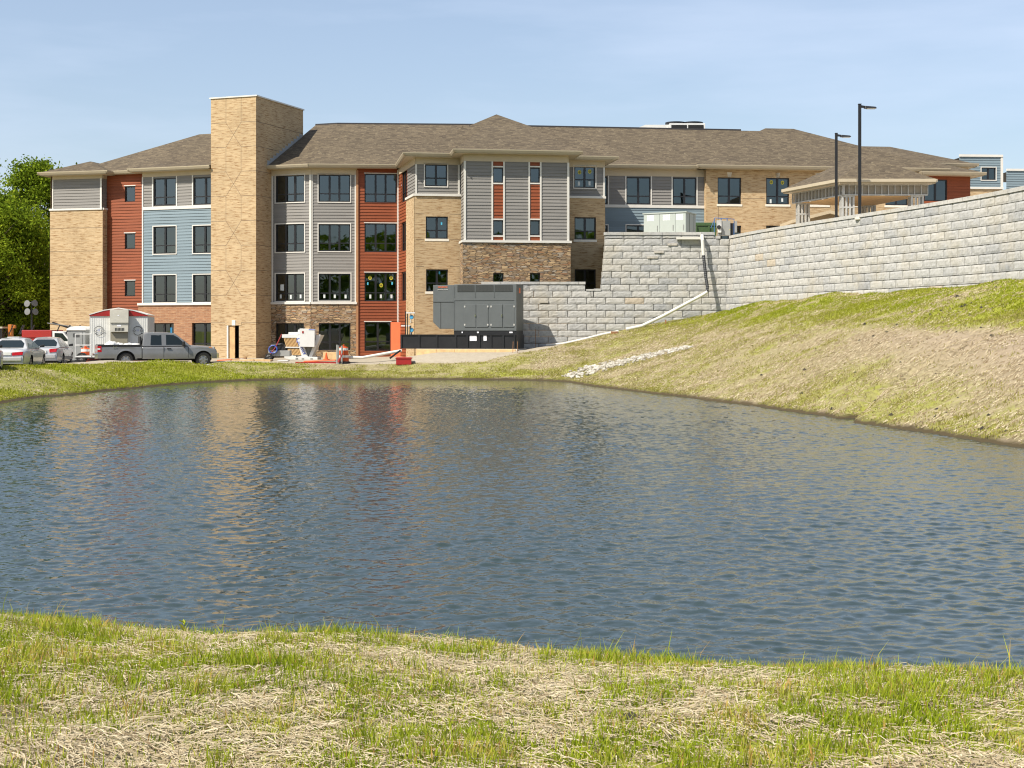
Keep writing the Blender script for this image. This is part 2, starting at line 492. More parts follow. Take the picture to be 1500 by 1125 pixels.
# erosion rills across the slope, in metres
RILLS = [[(9.2, 40.2), (11.0, 43.0), (11.9, 43.4), (12.6, 44.2), (13.6, 44.0), (14.8, 44.8), (16.2, 44.2)],
         [(13.2, 47.5), (14.6, 48.6), (16.0, 48.3), (17.5, 49.2), (19.5, 49.0)], [(15.8, 52.6), (17.2, 53.2), (18.6, 52.9), (19.6, 53.4)]]
def ground_z(x, y):
    x = np.asarray(x, float); y = np.asarray(y, float)
    sh = x.shape
    z = tps(x, y).reshape(sh)
    r = np.maximum(np.abs(x) - 60, 0) + np.maximum(y - 115, 0) + np.maximum(-10 - y, 0)
    f = smooth(0, 60, r)
    z = np.clip(z, -1.6, 7.0) * (1 - f) + 1.2 * f
    near = smooth(22, 14, y)
    lot = smooth(74, 78, y) * smooth(2, -2, x)
    z = z + (fbm(x, y, 0.9, 4) - 0.5) * 0.13 * near * smooth(.1, .4, z) + (fbm(x, y, 3.0, 4) - 0.5) * 0.30 * (1 - near) * smooth(0.0, 0.5, z) * (1 - lot)
    z = z + (fbm(x + 7, y, 0.7, 3) - 0.5) * 0.09 * (1 - near) * smooth(.05, .3, z) * (1 - lot)
    for R_ in RILLS:
        d = np.full(x.shape, 9.0)
        for a, b in zip(R_[:-1], R_[1:]):
            ab = (b[0] - a[0], b[1] - a[1]); L2 = ab[0] ** 2 + ab[1] ** 2
            t_ = np.clip(((x - a[0]) * ab[0] + (y - a[1]) * ab[1]) / L2, 0, 1)
            d = np.minimum(d, np.hypot(x - a[0] - ab[0] * t_, y - a[1] - ab[1] * t_))
        z = z - 0.24 * np.exp(-(d / 0.26) ** 2) + 0.08 * np.exp(-((d - .6) / 0.35) ** 2)
    # the little undercut lip at the water
    z = z + 0.10 * smooth(-0.02, 0.05, z) - 0.06
    return z

# distance from the far/right waterline is read from the height; the masks below are 0..1
def masks(x, y, z):
    x = np.asarray(x, float); y = np.asarray(y, float)
    n1 = fbm(x, y, 6.0, 5); n2 = fbm(x + 40, y * 1.6, 2.2, 4); n3 = fbm(x * 1.0 + 11, y * 2.0, 0.8, 4)
    near = smooth(20, 15, y)
    # near bank
    gn = 0.18 + 0.72 * smooth(0.36, 0.58, fbm(x * 0.75 + 3, y * 1.5, 1.1, 5))
    # slope on the right: green under the wall, tan and pinkish soil lower down
    right = smooth(0.5, 3.0, x - 0.0) * (1 - near)
    wallband = smooth(2.1, 3.6, z)
    gr = np.clip(0.28 + 0.72 * wallband * smooth(0.25, 0.60, n1 * .6 + n3 * .4) + 0.30 * smooth(0.35, 0.7, fbm(x, y, 1.6, 4)), 0, 1)
    bare = 0.9 * smooth(10.5, 15.0, x + 3 * (n1 - .5)) * smooth(2.9, 2.3, z) * smooth(0.5, 1.1, z) * smooth(62, 52, y)
    gr = gr * (1 - 0.85 * bare)
    gr = np.maximum(gr, smooth(0.9, 0.3, z) * 0.6 * smooth(0.36, 0.6, n2))
    # left bank: green; before the building: straw and soil
    left = smooth(-10.0, -13.5, x) * (1 - near)
    gl = 0.50 + 0.45 * smooth(0.34, 0.52, fbm(x * .55, y * 1.1 + 30, 4.5, 5))
    midg = 0.12 + 0.38 * smooth(0.42, 0.62, n2) + 0.4 * smooth(0.5, 0.22, z) * smooth(.35, .55, n1)
    g = midg * (1 - right) * (1 - left) + gr * right + gl * left
    g = g * (1 - near) + gn * near
    soil = np.clip(bare * 0.9 + smooth(0.16, 0.07, z) + 0.6 * right * smooth(84.5, 78, y) * smooth(70, 78, y) * smooth(0.5, 0.42, n1), 0, 1)
    soil = soil * (1 - near * 0.8)
    # the paved / gravelled yard at the building
    yard = smooth(0.0, 0.8, y - np.interp(x, [-80,-25,-21.5,-18.7,-17.1,-13.3,-7.3,-3.8,-1.5,1,6], [63,63,66,74.6,76.2,78.6,78.8,77.8,77.6,79.6,83]) ) * smooth(3.2, 2.2, x) * smooth(-60, -40, x)
    g = g * (1 - yard); soil = soil * (1 - yard)
    return np.clip(g, 0, 1), soil, yard

def axis(parts):
    out = []
    for a, b, st in parts:
        out += list(np.arange(a, b, st))
    return np.array(out + [parts[-1][1]])
gx = axis([(-900,-300,150),(-300,-80,20),(-80,-30,2.0),(-30,-7,0.4),(-7,7,0.11),(7,24,0.22),(24,60,2),(60,300,20),(300,900,150)])
gy = axis([(-300,-40,40),(-40,0,4),(0,3,0.5),(3,14.5,0.10),(14.5,30,0.7),(30,86,0.25),(86,92,.5),(92,130,2),(130,300,15),(300,1500,150)])
XX, YY = np.meshgrid(gx, gy)
ZZ = ground_z(XX, YY)
gm, sm, ym = masks(XX, YY, ZZ)
nx_, ny_ = len(gx), len(gy)
me = bpy.data.meshes.new('ground')
vs = np.stack([XX.ravel(), YY.ravel(), ZZ.ravel()], 1)
idx = np.arange(nx_ * ny_).reshape(ny_, nx_)
fs = np.stack([idx[:-1, :-1].ravel(), idx[:-1, 1:].ravel(), idx[1:, 1:].ravel(), idx[1:, :-1].ravel()], 1)
me.vertices.add(len(vs)); me.vertices.foreach_set('co', vs.ravel())
me.loops.add(fs.size); me.loops.foreach_set('vertex_index', fs.ravel())
me.polygons.add(len(fs)); me.polygons.foreach_set('loop_start', np.arange(len(fs)) * 4)
me.update(); me.validate()
me.polygons.foreach_set('use_smooth', np.ones(len(fs), bool))
for nm, ar in (('green', gm), ('soil', sm), ('yard', ym)):
    a = me.attributes.new(nm, 'FLOAT', 'POINT'); a.data.foreach_set('value', ar.ravel())

def ground_mat():
    t = NT('straw_soil_and_young_grass')
    o = t.uv(src='Object')
    fine = t.math('ADD', t.math('MULTIPLY', t.noise(o, 2.6, 10, 0.85), 0.55), t.math('MULTIPLY', t.noise(t.uv((1, 2.4, 1), src='Object'), 14.0, 6, 0.85), 0.45))
    mid_ = t.noise(t.uv((1, 1.8, 1), src='Object'), 1.6, 6, 0.7)
    straw = t.ramp(fine, [(0.30, (0.125, 0.102, 0.052)), (0.5, (0.255, 0.218, 0.118)), (0.70, (0.385, 0.335, 0.20))])
    straw = t.mix(1.0, straw, t.ramp(mid_, [(0.3, 0.72), (0.7, 1.15)]), 'MULTIPLY')
    soil = t.ramp(fine, [(0.30, (0.125, 0.092, 0.062)), (0.5, (0.265, 0.208, 0.150)), (0.70, (0.39, 0.325, 0.240))])
    grass = t.ramp(fine, [(0.28, (0.085, 0.105, 0.012)), (0.52, (0.215, 0.230, 0.030)), (0.75, (0.33, 0.32, 0.075))])
    yard = t.ramp(fine, [(0.25, (0.20, 0.17, 0.125)), (0.55, (0.33, 0.29, 0.225)), (0.8, (0.45, 0.405, 0.33))])
    g = t.math('ADD', t.attr('green'), t.math('MULTIPLY', t.math('SUBTRACT', t.noise(t.uv((1, 1.6, 1), src='Object'), 3.2, 6, 0.8), 0.5), 1.3))
    g = t.ramp(g, [(0.30, 0.0), (0.75, 0.95)])
    c = t.mix(t.math('MULTIPLY', t.attr('soil'), 1.0, True), straw, soil)
    c = t.mix(t.math('MULTIPLY', g, t.math('SUBTRACT', 1.0, t.attr('yard')), True), c, grass)
    y = t.math('ADD', t.attr('yard'), t.math('MULTIPLY', t.math('SUBTRACT', mid_, 0.5), 0.6))
    c = t.mix(t.ramp(y, [(0.4, 0.0), (0.6, 1.0)]), c, yard)
    # wet mud along the waterline
    ge = t.node('ShaderNodeNewGeometry'); sp = t.node('ShaderNodeSeparateXYZ'); t.link(ge.outputs['Position'], sp.inputs[0])
    wz = t.math('ADD', sp.outputs[2], t.math('MULTIPLY', t.math('SUBTRACT', mid_, 0.5), 0.22))
    c = t.mix(t.ramp(wz, [(0.05, 1.0), (0.16, 0.0)]), c, (0.062, 0.048, 0.026))
    t.bump(fine, 0.02, 0.5)
    return t.fin(c, 0.95, 0, 0.1)
me.materials.append(ground_mat())
ground = bpy.data.objects.new('ground', me); COL.objects.link(ground)
tag(ground, 'straw covered bank, grassy slope and pale building yard round the pond', kind='structure')

# ------------------------------------------------------------------ water
def water_mat():
    t = NT('pond_water')
    t.b.inputs['Base Color'].default_value = (0.026, 0.041, 0.040, 1)
    t.b.inputs['Roughness'].default_value = 0.05
    t.b.inputs['IOR'].default_value = 1.33
    t.b.inputs['Specular IOR Level'].default_value = 0.5
    a = t.noise(t.uv((1.0, 1.3, 1), src='Object'), 9.0, 2, 0.5)
    bp = t.node('ShaderNodeBump'); bp.inputs['Distance'].default_value = 0.006; bp.inputs['Strength'].default_value = 1.0
    t.link(a, bp.inputs['Height']); t.link(bp.outputs[0], t.b.inputs['Normal'])
    return t.m
def build_water():
    """real small waves: a sheet finer towards the near bank, lifted by a sum of short wave trains"""
    gw = np.random.default_rng(5)
    ys = [9.0]
    while ys[-1] < 84: ys.append(ys[-1] + min(0.13, 0.034 * max(1, ys[-1] / 16)))
    ys = np.array(ys)
    ks = np.concatenate([[-1.2, -.9, -.6], np.linspace(-.40, .40, 900), [.6, .9]])
    Yg = np.repeat(ys[:, None], len(ks), 1); Xg = ks[None, :] * (Yg + 6)
    Xg = np.clip(Xg, -36, 26)
    # gusts: ruffled and calmer patches, and a lee near the far and left banks
    gust = 0.60 + 0.75 * fbm(Xg * .5, Yg * .8, 9.0, 4)
    lee = (1 - 0.72 * smooth(52, 73, Yg + .35 * Xg)) * (1 - .5 * smooth(20, 13, Yg) * 0)
    amp = gust * lee
    wx = Xg + .5 * (fbm(Xg, Yg, 3.0, 2) - .5); wy = Yg + .5 * (fbm(Xg + 50, Yg, 3.0, 2) - .5)
    Zg = np.zeros_like(Xg)
    for i in range(52):
        lam = 0.12 * (0.62 / 0.12) ** (gw.random() ** 1.25)
        th = R(-68) + gw.normal(0, .75)
        k = 2 * np.pi / lam
        sl = 0.0240 * (lam / .3) ** -.35
        p = k * (wx * math.cos(th) + wy * math.sin(th)) + gw.uniform(0, 6.28)
        Zg += sl / k * np.sin(p + .35 * np.sin(p * .21 + i))
    Zg = Zg * amp
    ny, nx = Xg.shape
    me = bpy.data.meshes.new('pond_water')
    co = np.stack([Xg.ravel(), Yg.ravel(), Zg.ravel()], 1)
    ii = np.arange(nx * ny).reshape(ny, nx)
    f = np.stack([ii[:-1, :-1].ravel(), ii[:-1, 1:].ravel(), ii[1:, 1:].ravel(), ii[1:, :-1].ravel()], 1)
    me.vertices.add(len(co)); me.vertices.foreach_set('co', co.ravel())
    me.loops.add(f.size); me.loops.foreach_set('vertex_index', f.ravel())
    me.polygons.add(len(f)); me.polygons.foreach_set('loop_start', np.arange(len(f)) * 4)
    me.update()
    me.polygons.foreach_set('use_smooth', np.ones(len(f), bool))
    me.materials.append(water_mat())
    o = bpy.data.objects.new('pond_water', me); COL.objects.link(o)
    return o
water = build_water()
tag(water, 'rippled grey blue pond water between the banks', kind='structure')

# ------------------------------------------------------------------ the ground behind the retaining wall
UG = 7.9
ug = MB()
poly = [(5.7, 84.6), (WC[0] - .3, 84.7)] + [(wall_at(t)[0] + .45, wall_at(t)[1]) for t in np.linspace(0.02, 1.97, 40)] + [(120, 12), (120, 220), (5.7, 220)]
ug.face([(x, y, UG) for x, y in poly])
ug_m = paint('graded_gravel', (0.45, 0.40, 0.32), 0.9, dirt=0.2)
tag(ug.build('upper_ground', ug_m), 'level graded ground behind the top of the retaining wall', kind='structure')

# ------------------------------------------------------------------ retaining wall: every block its own piece of the mesh
BH, BW = 0.387, 1.13
rw = thing('retaining_wall', 'long pale grey concrete block retaining wall stepping up and curving along the slope', 'retaining wall', (WC[0], WC[1], 1.0))
rb = MB(); cb = MB()
rr = random.Random(3)
def block(mb, p0, p1, nrm, z0, z1, depth, c, rough=0.03):
    """a split-faced block: from p0 to p1 along the wall, its face broken by a jittered grid"""
    p0 = Vector((*p0, 0)); p1 = Vector((*p1, 0)); nv = Vector((*nrm, 0))
    u = (p1 - p0); L = u.length; u = u / L
    g = 0.012
    nxs, nzs = 7, 4
    def q(a, b, off): return tuple(p0 + u * a + nv * off + Vector((0, 0, b)))
    G = []
    for j in range(nzs + 1):
        row = []
        for i in range(nxs + 1):
            a = g + (L - 2 * g) * i / nxs; b = z0 + g * .8 + (z1 - z0 - 1.6 * g) * j / nzs
            edge = i in (0, nxs) or j in (0, nzs)
            row.append(q(a, b, (rr.uniform(-.018, -.006) if edge else rr.uniform(0.0, .001 + rough * .42))))
        G.append(row)
    for j in range(nzs):
        for i in range(nxs):
            mb.face([G[j][i], G[j][i+1], G[j+1][i+1], G[j+1][i]], None, c)
    top = [q(g, z1 - g * .8, 0), q(L - g, z1 - g * .8, 0), q(L - g, z1 - g * .8, -depth), q(g, z1 - g * .8, -depth)]
    bot = [q(g, z0 + g * .8, 0), q(L - g, z0 + g * .8, 0), q(L - g, z0 + g * .8, -depth), q(g, z0 + g * .8, -depth)]
    mb.face(top, None, c); mb.face(bot[::-1], None, c)
    mb.face([bot[1], bot[2], top[2], top[1]], None, c); mb.face([bot[3], bot[0], top[0], top[3]], None, c)
    mb.face([bot[2], bot[3], top[3], top[2]], None, c)
def btone():
    r = rr.random()
    return 1.0 if r < .012 else (rr.uniform(0.1, .3) if r < .12 else rr.uniform(.35, .8))
Yw = 84.2
ncourse = 21
def Xw(px): return (px - 750) / F * Yw
for k in range(ncourse):
    z1 = TOPZ - k * BH; z0 = z1 - BH
    sb = 0.026 * k
    # front wall: the stretches of this course, stepped at its left end
    xe = WC[0] - sb * .9
    y = Yw - sb
    if k < 7: runs = [(Xw(886 - k * .9), xe)]
    elif k == 7: runs = [(Xw(705), Xw(857)), (Xw(880), xe)]
    elif k == 8: runs = [(Xw(705) - .3, Xw(869)), (Xw(869) + .01, xe)]
    else: runs = [(Xw(705), xe)]
    for x, x_end in runs:
        off = (k % 2) * BW / 2
        x0 = x
        nxt = x + (BW - off)
        while x0 < x_end - 0.05:
            x1 = min(nxt, x_end)
            block(rb, (x0, y), (x1, y), (0, -1), z0, z1, .6, btone())
            x0 = x1; nxt = x1 + BW
    # side wall along the curve
    ts = np.linspace(0, 1.95, 500)
    pts = np.array([wall_at(t) for t in ts])
    pts[:, 0] -= sb
    pts[:, 1] += np.clip((1 - ts * 8), 0, 1) * (Yw - WC[1] - sb)
    seg = np.sqrt((np.diff(pts, axis=0) ** 2).sum(1)); cum = np.concatenate([[0], np.cumsum(seg)])
    s = 0.0; nx2 = BW - (0 if k % 2 else BW / 2)
    if k > 13: continue
    while s < cum[-1] - .1:
        e = min(nx2, cum[-1])
        a = (np.interp(s, cum, pts[:, 0]), np.interp(s, cum, pts[:, 1])); b = (np.interp(e, cum, pts[:, 0]), np.interp(e, cum, pts[:, 1]))
        d = Vector((b[0]-a[0], b[1]-a[1])).normalized()
        block(rb, a, b, (d.y, -d.x), z0, z1, .6, btone())
        s = e; nx2 = e + BW
# coping slabs
def cope(x0, x1, y, z, h=.16):
    x = x0
    while x < x1 - .05:
        e = min(x + 1.15, x1)
        cb.box(x + .006, e - .006, y - .035, y + .55, z, z + h, c=rr.uniform(.3, .7)); x = e
xx = Xw(886)
while xx < Xw(1047) - .05:
    e = min(xx + BW, Xw(1047)); block(rb, (xx, Yw + .012), (e, Yw + .012), (0, -1), TOPZ + .004, TOPZ + .215, .5, btone()); xx = e
cope(Xw(885), Xw(1047), Yw, TOPZ + .22, .17)
rb.build('block_courses', M['block'], rw)
cope(Xw(1048), WC[0] - .55, Yw, TOPZ + .004, .165)
cope(Xw(870), Xw(880), Yw - .2, TOPZ - 8 * BH + .004, .13)
cope(Xw(705), Xw(857.5), Yw - .19, TOPZ - 7 * BH + .004, .15)
cope(Xw(858.2), Xw(870), Yw - .2, TOPZ - 8 * BH + .004, .10)
for px0, px1, py in ((790, 803, 442), (978, 992, 358), (958, 972, 369), (948, 963, 377)):
    k_ = (TOPZ - P(px0, py, Yw)[2]) / BH
    cb.box(Xw(px0), Xw(px1), Yw - .026 * k_ - .06, Yw - .026 * k_ + .2, P(px0, py + 1.6, Yw)[2], P(px0, py - 1.6, Yw)[2], c=.9)
s = 0; 
ts = np.linspace(0, 1.95, 500); pts = np.array([wall_at(t) for t in ts]); pts[:, 1] += np.clip((1 - ts * 8), 0, 1) * (Yw - WC[1])
cum = np.concatenate([[0], np.cumsum(np.sqrt((np.diff(pts, axis=0) ** 2).sum(1)))])
while s < cum[-1] - .1:
    e = min(s + 1.2, cum[-1])
    a = Vector((np.interp(s, cum, pts[:, 0]), np.interp(s, cum, pts[:, 1]), 0)); b = Vector((np.interp(e, cum, pts[:, 0]), np.interp(e, cum, pts[:, 1]), 0))
    d = (b - a).normalized(); nn = Vector((d.y, -d.x, 0))
    a = a + d * .008; b = b - d * .008
    z0 = TOPZ + .004; z1 = TOPZ + .17
    q = [a + nn * .04, b + nn * .04, b - nn * .5, a - nn * .5]
    cb.hexa([(p.x, p.y, z0) for p in q] + [(p.x, p.y, z1) for p in q], c=rr.uniform(.45, .85))
    s = e
cb.build('coping', M['block'], rw)
# ------------------------------------------------------------------ the building
class Fr:
    """an upright facade plane: u runs to the right along it, n points out of it"""
    def __init__(s, ox, oy, deg):
        a = R(deg)
        s.ox, s.oy, s.deg = ox, oy, deg
        s.u = (math.cos(a), math.sin(a)); s.n = (math.sin(a), -math.cos(a))
    @classmethod
    def px(c, px, Y, deg): return c((px - 750) / F * Y, Y, deg)
    def s(f, px):
        k = (px - 750) / F
        return (k * f.oy - f.ox) / (f.u[0] - k * f.u[1])
    def Y(f, px): return f.oy + f.u[1] * f.s(px)
    def z(f, px, py): return ZC + (HZ - py) / F * f.Y(px)
    def pt(f, s, z, off=0.0): return (f.ox + f.u[0] * s + f.n[0] * off, f.oy + f.u[1] * s + f.n[1] * off, z)
    def xy(f, s, off=0.0): return f.pt(s, 0, off)[:2]
    def back(f, px, turn=90):
        """the plane of a return wall that starts at this column and goes back from here, seen from its right side"""
        x, y = f.xy(f.s(px))
        return Fr(x, y, f.deg + turn)
    def box(f, mb, s0, s1, z0, z1, o0, o1, c=0.5):
        # o0 = back, o1 = front
        p = [f.pt(s0, z0, o1), f.pt(s1, z0, o1), f.pt(s1, z0, o0), f.pt(s0, z0, o0), f.pt(s0, z1, o1), f.pt(s1, z1, o1), f.pt(s1, z1, o0), f.pt(s0, z1, o0)]
        mb.hexa(p, None, c)

bld = thing('apartment_building', 'long apartment building with tan brick tower, coloured siding and brown hip roofs above the pond', 'building', (-8, 96, 0.75))
LAP = 0.2
def wall(fr, s0, s1, z0, z1, mat, name, holes=(), off=0.0, lap=0.0, reveal=0.14, pitch=LAP, zl=None):
    mb = MB()
    ss = sorted({s0, s1} | {min(max(h[i], s0), s1) for h in holes for i in (0, 1)})
    zs = {z0, z1} | {min(max(h[i], z0), z1) for h in holes for i in (2, 3)}
    zb = zl if zl is not None else 0.75
    if lap:
        k = math.ceil((z0 - zb) / pitch)
        while zb + k * pitch < z1:
            zs.add(zb + k * pitch); k += 1
    zs = sorted(zs)
    zs = [z for i, z in enumerate(zs) if i == 0 or z - zs[i-1] > 1e-4]
    def o(z, top):
        if not lap: return off
        q = (z - zb) / pitch
        fr_ = q - math.floor(q + (1e-4 if not top else -1e-4))
        return off + lap * (1 - min(max(fr_, 0), 1))
    for i in range(len(ss) - 1):
        for j in range(len(zs) - 1):
            a, b, c, d = ss[i], ss[i+1], zs[j], zs[j+1]
            if b - a < 1e-5: continue
            ms, mz = (a + b) / 2, (c + d) / 2
            if any(h[0] - 1e-5 < ms < h[1] + 1e-5 and h[2] - 1e-5 < mz < h[3] + 1e-5 for h in holes): continue
            oc, od = o(c, False), o(d, True)
            mb.face([fr.pt(a, c, oc), fr.pt(b, c, oc), fr.pt(b, d, od), fr.pt(a, d, od)], [(a, c), (b, c), (b, d), (a, d)])
            if lap and abs((c - zb) / pitch - round((c - zb) / pitch)) < 1e-3:
                mb.face([fr.pt(a, c, off - .01), fr.pt(b, c, off - .01), fr.pt(b, c, oc), fr.pt(a, c, oc)], [(a, c), (b, c), (b, c), (a, c)])
    for h in holes:
        a, b, c, d = max(h[0], s0), min(h[1], s1), max(h[2], z0), min(h[3], z1)
        if b - a < .01 or d - c < .01: continue
        i_ = off - reveal; f_ = off + lap * .3
        for q, r in (((a, c), (b, c)), ((b, c), (b, d)), ((b, d), (a, d)), ((a, d), (a, c))):
            mb.face([fr.pt(q[0], q[1], f_), fr.pt(r[0], r[1], f_), fr.pt(r[0], r[1], i_), fr.pt(q[0], q[1], i_)], [(q[0], q[1]), (r[0], r[1]), (r[0] + .14, r[1]), (q[0] + .14, q[1])])
    return mb.build(name, mat, bld)

def pxrect(fr, x0, y0, x1, y1):
    xm = (x0 + x1) / 2
    return (fr.s(x0), fr.s(x1), fr.z(xm, y1), fr.z(xm, y0))

def window(fr, box, cols=2, transom=0.28, trim=False, sill=False, key=False, stick=None, room=3.0, off=0.0, boxroom=None, lintel=False):
    """box in pixels of the photograph on this plane; returns the opening"""
    s0, s1, z0, z1 = pxrect(fr, *box)
    fm = MB(); b = 0.075; o0, o1 = off - .13, off - .05
    fr.box(fm, s0, s1, z0, z0 + b, o0, o1); fr.box(fm, s0, s1, z1 - b, z1, o0, o1)
    fr.box(fm, s0, s0 + b, z0 + b, z1 - b, o0, o1); fr.box(fm, s1 - b, s1, z0 + b, z1 - b, o0, o1)
    w_ = (s1 - s0 - 2 * b)
    cs = [s0 + b + w_ * k / cols for k in range(cols + 1)]
    for k in range(1, cols):
        fr.box(fm, cs[k] - .065, cs[k] + .065, z0 + b, z1 - b, o0 + .01, o1 + .004)
    zt = None
    if transom:
        zt = z0 + (z1 - z0) * transom
        for k in range(cols):
            a = cs[k] + (.065 if k else 0); e = cs[k+1] - (.065 if k < cols - 1 else 0)
            fr.box(fm, a, e, zt - .035, zt + .035, o0 + .012, o1 - .002)
    win = fm.build('window', M['black'], bld)
    gm_ = MB()
    a = off - .10
    gm_.face([fr.pt(s0 + b * .5, z0 + b * .5, a), fr.pt(s1 - b * .5, z0 + b * .5, a), fr.pt(s1 - b * .5, z1 - b * .5, a), fr.pt(s0 + b * .5, z1 - b * .5, a)])
    gm_.build('glass', M['glass'], win)
    if trim:
        tm = MB(); t = .065; p = off + .05
        fr.box(tm, s0 - t, s1 + t, z1 + .002, z1 + t, off - .02, p); fr.box(tm, s0 - t, s1 + t, z0 - t, z0 - .002, off - .02, p + .01)
        fr.box(tm, s0 - t, s0 - .002, z0, z1, off - .02, p - .003); fr.box(tm, s1 + .002, s1 + t, z0, z1, off - .02, p - .003)
        tm.build('trim', M['trim'], win)
    if sill:
        sm_ = MB(); fr.box(sm_, s0 - .06, s1 + .06, z0 - .15, z0 - .003, off - .1, off + .08); sm_.build('sill', M['cast'], win)
    if lintel:
        lm = MB(); n = max(4, int((s1 - s0 + .2) / .1))
        for k in range(n):
            a = s0 - .1 + (s1 - s0 + .2) * k / n; e = s0 - .1 + (s1 - s0 + .2) * (k + 1) / n
            lm.face([fr.pt(a + .008, z1 + .01, off + .006), fr.pt(e - .008, z1 + .01, off + .006), fr.pt(e - .008, z1 + .27, off + .006), fr.pt(a + .008, z1 + .27, off + .006)], [(k * 3.7, 0.3), (k * 3.7 + .05, .3), (k * 3.7 + .05, .33), (k * 3.7, .33)])
        lm.build('lintel', lintel, win)
    if key:
        km = MB(); m_ = (s0 + s1) / 2
        p = [(m_ - .11, z1 + .01), (m_ + .11, z1 + .01), (m_ + .17, z1 + .34), (m_ - .17, z1 + .34)]
        km.face([fr.pt(x, z, off + .05) for x, z in p])
        for i in range(4):
            q, r = p[i], p[(i+1) % 4]
            km.face([fr.pt(*q, off + .05), fr.pt(*q, off - .01), fr.pt(*r, off - .01), fr.pt(*r, off + .05)])
        km.build('keystone', M['cast'], win)
    for st in (stick or []):
        kind, cx_, cz_ = st            # fractions of the opening
        x = s0 + (s1 - s0) * cx_; z = z0 + (z1 - z0) * cz_; o = off - .095
        q = MB()
        if kind == 'y':
            pts = [(x + .115 * math.cos(k * math.pi / 7), z + .135 * math.sin(k * math.pi / 7)) for k in range(14)]
            q.face([fr.pt(a, b2, o) for a, b2 in pts]); st_ob = q.build('sticker', M['sticky'], win)
            q = MB()
            for dz, hw in ((.04, .06), (-.01, .08), (-.055, .045)):
                q.face([fr.pt(x - hw, z + dz - .014, o + .003), fr.pt(x + hw, z + dz - .014, o + .003), fr.pt(x + hw, z + dz + .014, o + .003), fr.pt(x - hw, z + dz + .014, o + .003)])
            q.build('sticker_print', M['black'], win)
        else:
            hw, hz = (.065, .13) if kind == 'w' else (.045, .09)
            if kind == 'W': hw, hz = .13, .2
            q.face([fr.pt(x - hw, z - hz, o), fr.pt(x + hw, z - hz, o), fr.pt(x + hw, z + hz, o), fr.pt(x - hw, z + hz, o)])
            q.build('sticker', M['stickb'] if kind == 'b' else M['stickw'], win)
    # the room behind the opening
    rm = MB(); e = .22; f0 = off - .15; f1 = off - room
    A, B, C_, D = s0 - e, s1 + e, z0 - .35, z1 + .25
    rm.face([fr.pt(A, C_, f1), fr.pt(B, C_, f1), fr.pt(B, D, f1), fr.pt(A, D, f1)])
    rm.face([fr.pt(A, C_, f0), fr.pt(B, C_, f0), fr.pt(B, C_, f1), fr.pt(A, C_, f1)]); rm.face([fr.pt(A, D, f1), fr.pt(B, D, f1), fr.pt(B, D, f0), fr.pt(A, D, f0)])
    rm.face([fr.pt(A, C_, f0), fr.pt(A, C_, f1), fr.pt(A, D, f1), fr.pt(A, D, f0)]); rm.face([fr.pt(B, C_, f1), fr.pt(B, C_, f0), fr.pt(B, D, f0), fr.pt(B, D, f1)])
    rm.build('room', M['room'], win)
    return (s0, s1, z0, z1)

def strip(fr, s0, s1, z0, z1, mat, name, o1=.05, o0=-.02):
    q = MB(); fr.box(q, s0, s1, z0, z1, o0, o1)
    return q.build(name, mat, bld)
def pstrip(fr, box, mat, name, o1=.05, o0=-.02): return strip(fr, *pxrect(fr, *box), mat, name, o1, o0)
def joints(fr, lines, name='joint_pattern', w_=.022, o=.004):
    q = MB()
    for (a, b), (c, d) in lines:
        L = math.hypot(c - a, d - b); ux, uz = (c - a) / L, (d - b) / L
        vx, vz = -uz * w_ / 2, ux * w_ / 2
        q.face([fr.pt(a + vx, b + vz, o), fr.pt(a - vx, b - vz, o), fr.pt(c - vx, d - vz, o), fr.pt(c + vx, d + vz, o)])
    return q.build(name, M['joint'], bld)
GZ = 0.3       # foot of the walls, a little under the yard

# --- planes
LB = Fr.px(74, 97.9, -14)
LBr = LB.back(150)
RS = Fr.px(185, 97.0, -18)
BL = Fr.px(260, 95.2, -20)
TW = Fr.px(375, 92.6, -20)
TWr = TW.back(375)
k0 = (398 - 750) / F
sA = TWr.s(398); xA, yA = TWr.xy(sA)
BA = Fr(xA, yA, -20)
xB, yB = BA.xy(BA.s(456))
BB = Fr(xB, yB, 3)
xC, yC = BB.xy(BB.s(523))
RC = Fr(xC, yC, 7)
xD, yD = RC.xy(RC.s(583.5))
E = Fr.px(609, 87.6, 9)
xE, yE = E.xy(E.s(609))
SDl = math.hypot(xE - xD, yE - yD)
SD = Fr(xD, yD, math.degrees(math.atan2(yE - yD, xE - xD)))     # side wall, goes forward to the right
FB = Fr.px(680, 86.0, 8)
xF, yF = FB.xy(FB.s(833))
H = Fr.px(960, 94.6, 7.5)
I_ = Fr.px(1100, 95.0, 7.5)
J = Fr.px(1390, 96.5, 7.5)
ZE = 13.22             # underside of the eaves
#print('depths', 'LBr', LBr.Y(160), 'A', yA, 'B', yB, 'C', yC, 'D', xD, yD, 'E', xE, yE, 'E833', E.Y(833), 'F', xF, yF, 'H886', H.Y(886), 'I1035', I_.Y(1035), 'TWr443', TWr.Y(443))
if 0:
  for nm, fr, px in (('LB', LB, 110), ('BL', BL, 260), ('BA', BA, 425), ('BB', BB, 490), ('E', E, 640), ('F', FB, 750), ('H', H, 960), ('I', I_, 1100), ('J', J, 1390)):
      print(nm, 'Y', round(fr.Y(px), 1), 'z(eave px 247)', round(fr.z(px, 247), 2))

B_, G_, BLU, RD, ST = M['brick'], M['gray'], M['blue'], M['red'], M['stone']
